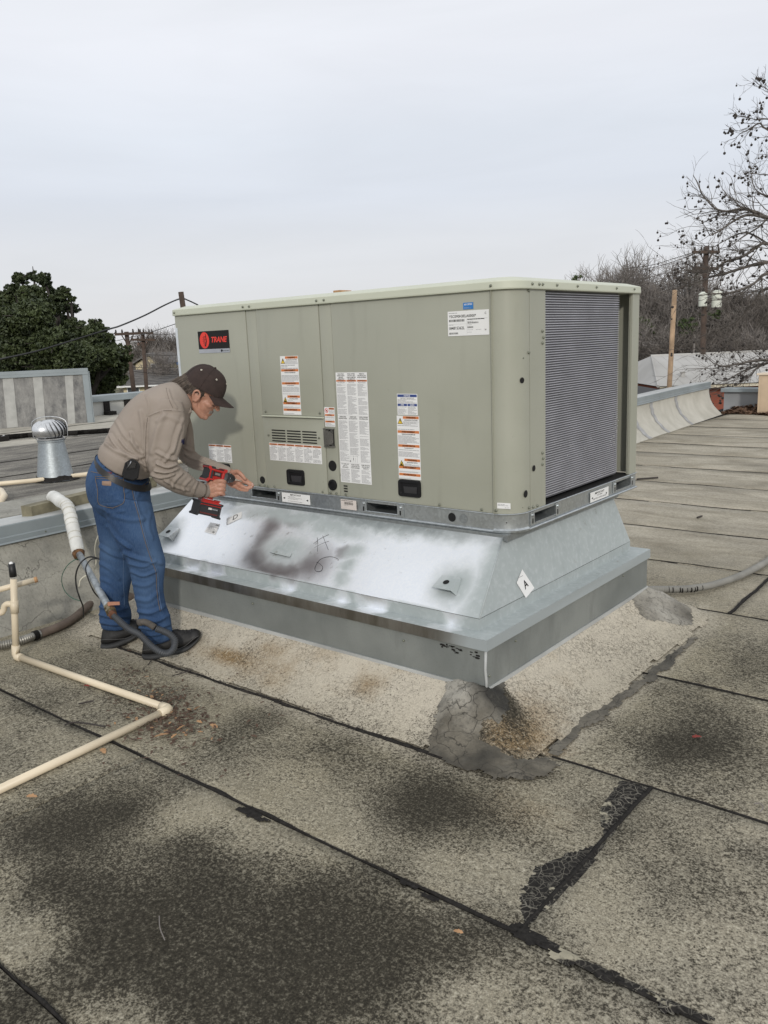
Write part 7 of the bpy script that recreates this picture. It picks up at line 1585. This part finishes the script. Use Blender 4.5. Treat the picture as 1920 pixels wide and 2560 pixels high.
    for i in range(4):
        y = 268+i*27; x = 1452-i*2; r_ = .0098-.0008*(i == 3); fing([q(1392, y+2, .112), q(1425, y-3, .104), q(x, y, .115), q(x+4, y+6, .145), q(1425, y+8, .168)], [r_*1.15, r_*1.12, r_, r_*.98, r_*.9])
    fing([q(1352, 290, .14), q(1362, 262, .165), q(1395, 252, .18), q(1428, 258, .182)], [.015, .013, .011, .010])
    # left hand steadying the screw below the panel edge
    fing([q(1478, 245, .295), q(1510, 250, .285), q(1540, 262, .28)], [.026, .029, .024]); fing([q(1485, 268, .30), q(1515, 285, .285), q(1540, 292, .285)], [.022, .025, .02]); fing([q(1485, 222, .30), q(1515, 225, .29), q(1548, 235, .285)], [.018, .020, .017])
    fing([q(1540, 232, .285), q(1582, 250, .275), q(1612, 272, .27), q(1634, 286, .268)], [.0115, .0105, .0098, .0085]); fing([q(1548, 252, .28), q(1590, 272, .265), q(1618, 286, .262), q(1638, 296, .262)], [.0115, .0105, .0098, .0085])
    fing([q(1540, 285, .275), q(1575, 303, .26), q(1602, 312, .258), q(1628, 308, .26)], [.0115, .0105, .0095, .0085]); fing([q(1520, 300, .28), q(1552, 318, .268), q(1582, 325, .262), q(1605, 326, .262)], [.011, .0098, .009, .008])
    fing([q(1505, 212, .28), q(1540, 205, .262), q(1568, 228, .25), q(1588, 252, .246)], [.015, .0125, .011, .009])
    BV, BF = remeshed(b, .0042, 2, .45); obj('body', BV, BF, SKIN, t, True)
    # nails
    NL = simple('finger nail', (.62, .42, .36), .35)
    for x, y, tt in ((1634, 283, .259), (1638, 293, .253), (1628, 305, .251)): 
        m_ = MB(); ell(m_, q(x, y, tt), (sx, uz, ll), (.0055, .004, .002), 6); m_.obj('nail', NL, t, True)
    # face details
    HR = simple('grey brown hair', (.085, .065, .05), .75, var=.5, sc=60.); HG = simple('grey whiskers', (.22, .19, .165), .8, var=.4, sc=80.)
    r = random.Random(6)
    mb = MB()
    for k in range(70):
        s = r.uniform(-1, 1); p = H(.098-.012*s*s, s*.026, -.026-.004*abs(s)); mb.tube([p, p+ff*.004-uu*.008+ll*s*.004, p+ff*.003-uu*(.012+.006*abs(s))+ll*s*.008], [.0016, .0014, .0007], 4)
    mb.obj('moustache', HG, t)
    mb = MB()
    for s in (-1, 1):
        for k in range(14): p = H(.089-.001*k, s*(.014+.0025*k), .030+.001*math.sin(k*.4)); mb.tube([p, p+ff*.003+uu*.003+ll*s*.006], [.0018, .0008], 4)
    mb.obj('eyebrow', HR, t)
    for s in (-1, 1): 
        m_ = MB(); ell(m_, H(.080, s*.030, .008), ax, (.011, .013, .010), 10); ey = m_.obj('eye', simple('eyelid', (.33, .18, .13), .5), t, True); MB().tube([H(.090, s*.019, .003), H(.0925, s*.030, .000), H(.086, s*.041, .003)], .0014, 4).obj('lashes', BLACKC, ey)
    # hair: cap of short strands under the hat plus the shaggy nape
    mb = MB(); cen = H(-.014, 0, .03)
    for k in range(1500):
        phi = r.uniform(-1, 1)*math.pi; back = -math.cos(phi)
        if math.cos(phi) > .36: continue
        lf, lt = .100*math.cos(phi)-.014, .080*math.sin(phi); u0 = .060+r.uniform(-.03, .012); L = (.040+.075*max(0, -math.cos(phi))**1.2)*(.7+.5*r.random())
        if math.cos(phi) > 0: L *= .62
        p = H(lf, lt, u0); nrm = (ff*math.cos(phi)+ll*math.sin(phi)).normalized(); d = -uu*.9-ff*.35+nrm*.12; P = [p]
        fl = r.random()
        for j in range(5):
            P.append(P[-1]+d.normalized()*L/5); d = d+nrm*(.10 if j > 2 and fl < .4 else -.02)-uz*.10-ff*.10*(fl if j > 1 else 0)+Vector((r.gauss(0, .10), r.gauss(0, .10), r.gauss(0, .08)))
        # keep strands outside the skull
        mb.tube(P, [.0022, .0022, .002, .0017, .0012, .0005], 3)
    mb.obj('hair', HR, t)
    m_ = MB(); ell(m_, H(-.022, 0, .035), ax, (.094, .0785, .062), 14); ell(m_, H(-.060, 0, -.005), ax, (.050, .060, .045), 12); m_.obj('hair_base', HR, t, True)
    # cap
    CP = simple('dark brown cap twill', (.036, .023, .020), .9, var=.2, sc=30., bump=.35, bsc=220.); n = 48; V = []; F = []
    rimu = lambda f: .034+.10*(f+.09)
    mm = 12
    for i in range(mm+1):
        th = i/mm*math.pi/2
        for k in range(n):
            ph = 2*math.pi*k/n; g = 1-.012*(abs(math.sin(3*ph)) < .12)*(th < 1.45); f_ = .113*math.cos(ph)*math.cos(th)**.75*g-.010; l_ = .090*math.sin(ph)*math.cos(th)**.75*g; u0 = rimu(f_); V.append(H(f_, l_, u0+(.162-u0)*math.sin(th)**1.05+.004*(math.cos(ph) > .5)*math.sin(2*th)))
    for i in range(mm):
        for k in range(n): F.append((i*n+k, i*n+(k+1) % n, (i+1)*n+(k+1) % n, (i+1)*n+k))
    F.append(tuple(mm*n+k for k in range(n))); cp = obj('cap', V, F, CP, t, True)
    MB().ball(H(-.010, 0, .163), .007, 8).obj('cap_button', CP, cp, True)
    mb = MB()
    for i in range(6):
        ph = math.pi/6*1+i*math.pi/3; P = []
        for j in range(11):
            th = j/10*math.pi/2; f_ = .1135*math.cos(ph)*math.cos(th)**.75-.010; l_ = .0905*math.sin(ph)*math.cos(th)**.75; u0 = rimu(f_); P.append(H(f_, l_, u0+(.1625-u0)*math.sin(th)**1.05))
        mb.tube(P, .0012, 4)
    mb.obj('cap_seam', CP, cp, True)
    EY = simple('cream eyelet', (.62, .58, .50), .7)
    for i in range(6):
        ph = i*math.pi/3+math.radians(0) ; th = .78; f_ = .1145*math.cos(ph)*math.cos(th)**.75-.010; l_ = .0915*math.sin(ph)*math.cos(th)**.75; u0 = rimu(f_); p = H(f_, l_, u0+(.1635-u0)*math.sin(th)**1.05); nr = (p-H(-.01, 0, .06)).normalized(); MB().lathe([(.0022, 0), (.0052, 0), (.005, .0018), (.0022, .0018)], p, 10, nr).obj('eyelet', EY, cp, True)
    V = []; F = []; a_, b_ = 16, 8
    for lay in (0, 1):
        for j in range(b_+1):
            for i in range(a_+1):
                s = (i/a_*2-1); q_ = j/b_; ph = s*1.02; f0 = .109*math.cos(ph)-.010; l0 = .088*math.sin(ph); ext = .078*(1-.30*abs(s)**2.6)*q_; f_ = f0+ext*(math.cos(s*.35)); l_ = l0*(1-.10*q_)+ext*math.sin(s*.25)*.3; u_ = rimu(f0)+.004-.035*q_*0-.30*ext*.35-.030*(abs(s)**2)*(.35+.65*q_)-.0025*lay
                V.append(H(f_, l_, u_))
    nn = (a_+1)*(b_+1)
    for lay in (0, 1):
        for j in range(b_):
            for i in range(a_): k = lay*nn+j*(a_+1)+i; F.append((k, k+1, k+a_+2, k+a_+1) if lay == 0 else (k, k+a_+1, k+a_+2, k+1))
    for i in range(a_): k = b_*(a_+1)+i; F.append((k, k+1, nn+k+1, nn+k))
    for j in range(b_):
        for i in (0, a_): k = j*(a_+1)+i; F.append((k, k+a_+1, nn+k+a_+1, nn+k))
    obj('cap_brim', V, F, CP, cp, True, auto=50)
    # ---------------- drill (its own thing)
    p0 = W3(A2, 1338, 208, .13); p1 = W3(A2, 1538, 258, .235); fw = (p1-p0).normalized(); up = (uz-fw*uz.dot(fw)).normalized(); rot = Matrix.Rotation(math.radians(-3), 3, fw.cross(up)); sd = fw.cross(up).normalized()
    d = empty('cordless_drill', p0, 'red and black cordless drill in the right hand of the stooping man', 'drill')
    RD = simple('red drill housing', (.42, .018, .014), .42, var=.06); DKG = simple('dark grey drill rubber', (.022, .022, .024), .6); L = lambda x, s_, z: p0+fw*x+sd*s_+up*z
    def blk(mb, x0, x1, z0, z1, w0, w1=None, bev=.006, sl0=0., sl1=0.):
        w1 = w0 if w1 is None else w1; bm = bmesh.new(); bmesh.ops.create_cube(bm, size=1)
        for v in bm.verts:
            fx, fs_, fz = v.co.x+.5, v.co.y, v.co.z+.5; ww = w0+(w1-w0)*fz; sh = sl0+(sl1-sl0)*fz; v.co = L(x0+(x1-x0)*fx+sh, fs_*ww, z0+(z1-z0)*fz)
        bmesh.ops.bevel(bm, geom=bm.edges[:], offset=bev, segments=3, affect='EDGES'); bm.verts.index_update(); mb.add([v.co[:] for v in bm.verts], [[v.index for v in f.verts] for f in bm.faces]); bm.free(); return mb
    blk(MB(), 0, .088, -.034, .026, .056, .050, .012).obj('motor_housing', RD, d, True, auto=40); blk(MB(), -.003, .020, -.028, .029, .060, .054, .009).obj('rear_cap', DKG, d, True, auto=40)
    blk(MB(), .030, .070, -.008, .014, .059, .056, .003).obj('side_panel', DKG, d, True, auto=40); blk(MB(), .036, .064, -.003, .009, .0600, .0588, .001).obj('side_plate', simple('grey plate', (.20, .18, .17), .4), d); blk(MB(), .022, .082, .020, .0305, .040, .034, .004).obj('top_grip', DKG, d, True, auto=40)
    A = (fw.x, fw.y, fw.z); MB().lathe([(.0001, 0), (.027, 0), (.0285, .006), (.0285, .016), (.0275, .018), (.0275, .026), (.026, .028)], L(.086, 0, -.001), 22, A).obj('gear_collar', simple('grey gearbox', (.12, .12, .125), .4, .4), d, True, auto=40)
    ck = MB().lathe([(.025, 0), (.026, .004), (.026, .030), (.022, .036), (.020, .046), (.011, .054), (.0001, .054)], L(.114, 0, -.001), 20, A).obj('chuck', simple('black chuck', (.018, .018, .02), .35), d, True, auto=40)
    for k in range(6): a = k*1.047; MB().ball(L(.130, .0258*math.cos(a), -.001+.0258*math.sin(a)), .0022, 6).obj('chuck_mark', SILV, ck, True)
    MB().tube([L(.165, 0, -.001), L(.178, 0, -.001), L(.180, 0, -.001), L(.215, 0, -.001)], [.006, .006, .0032, .0032], 8).obj('driver_bit', simple('steel bit', (.45, .42, .36), .3, .9), d, True, auto=40)
    mb = MB(); S = [(.052, -.030, .024, .017), (.050, -.055, .021, .016), (.046, -.085, .0205, .0155), (.043, -.115, .022, .017), (.046, -.135, .028, .020)]
    V = []; n = 16
    for x, z, a, w_ in S:
        for k in range(n): th = 2*math.pi*k/n; V.append(L(x+a*math.cos(th), w_*math.sin(th), z))
    mb.add(V, [(i*n+k, i*n+(k+1) % n, (i+1)*n+(k+1) % n, (i+1)*n+k) for i in range(4) for k in range(n)]+[tuple(range(n)), tuple(4*n+k for k in range(n))]); mb.obj('grip', RD, d, True, auto=50)
    blk(MB(), .004, .100, -.158, -.138, .062, .052, .005, 0, .0).obj('foot_plate', RD, d, True, auto=40)
    bt = blk(MB(), -.014, .114, -.222, -.156, .074, .068, .008).obj('battery', DKG, d, True, auto=40); blk(MB(), -.008, .108, -.168, -.154, .0755, .066, .004).obj('battery_rim', RD, bt, True, auto=40); blk(MB(), .0, .100, -.216, -.208, .0748, .0744, .002).obj('battery_band', simple('dull red rubber', (.16, .03, .025), .6), bt, True, auto=40)
    blk(MB(), .040, .100, -.190, -.176, .0745, .0742, .001).obj('battery_label', simple('grey battery print', (.05, .05, .052), .5), bt); blk(MB(), .042, .062, -.188, -.178, .0755, .0752, .0005).obj('battery_badge', simple('white badge', (.62, .60, .58), .5), bt)
    for k in range(3): blk(MB(), .066+.011*k, .074+.011*k, -.186, -.181, .0755, .0752, .0004).obj('battery_print', SILV, bt)
    MB().tube([L(.066, 0, -.038), L(.076, 0, -.046), L(.074, 0, -.058)], .006, 8).obj('trigger', DKG, d, True)
    o = MB().lathe([(.0001, 0), (.005, 0), (.005, .004), (.003, .005), (.002, .012)], Vector(ony(*A2(1612, 292), -.012)), 8, (0, -1, 0)).obj('hex_screw', GALV, None, True); tag(o, 'small hex screw held between the fingers of the left hand', 'screw')
man()
def scrap():
    q = ony(851, 731, .10); mb = MB().bbox(q[0]-.022, q[0]+.022, q[1]-.03, q[1]+.06, 1.8112, max(q[2]+.004, 1.8222), .003); o = mb.obj('timber_scrap', LEAF2); tag(o, 'small tan scrap lying on the lid of the air conditioner', 'scrap')
scrap()
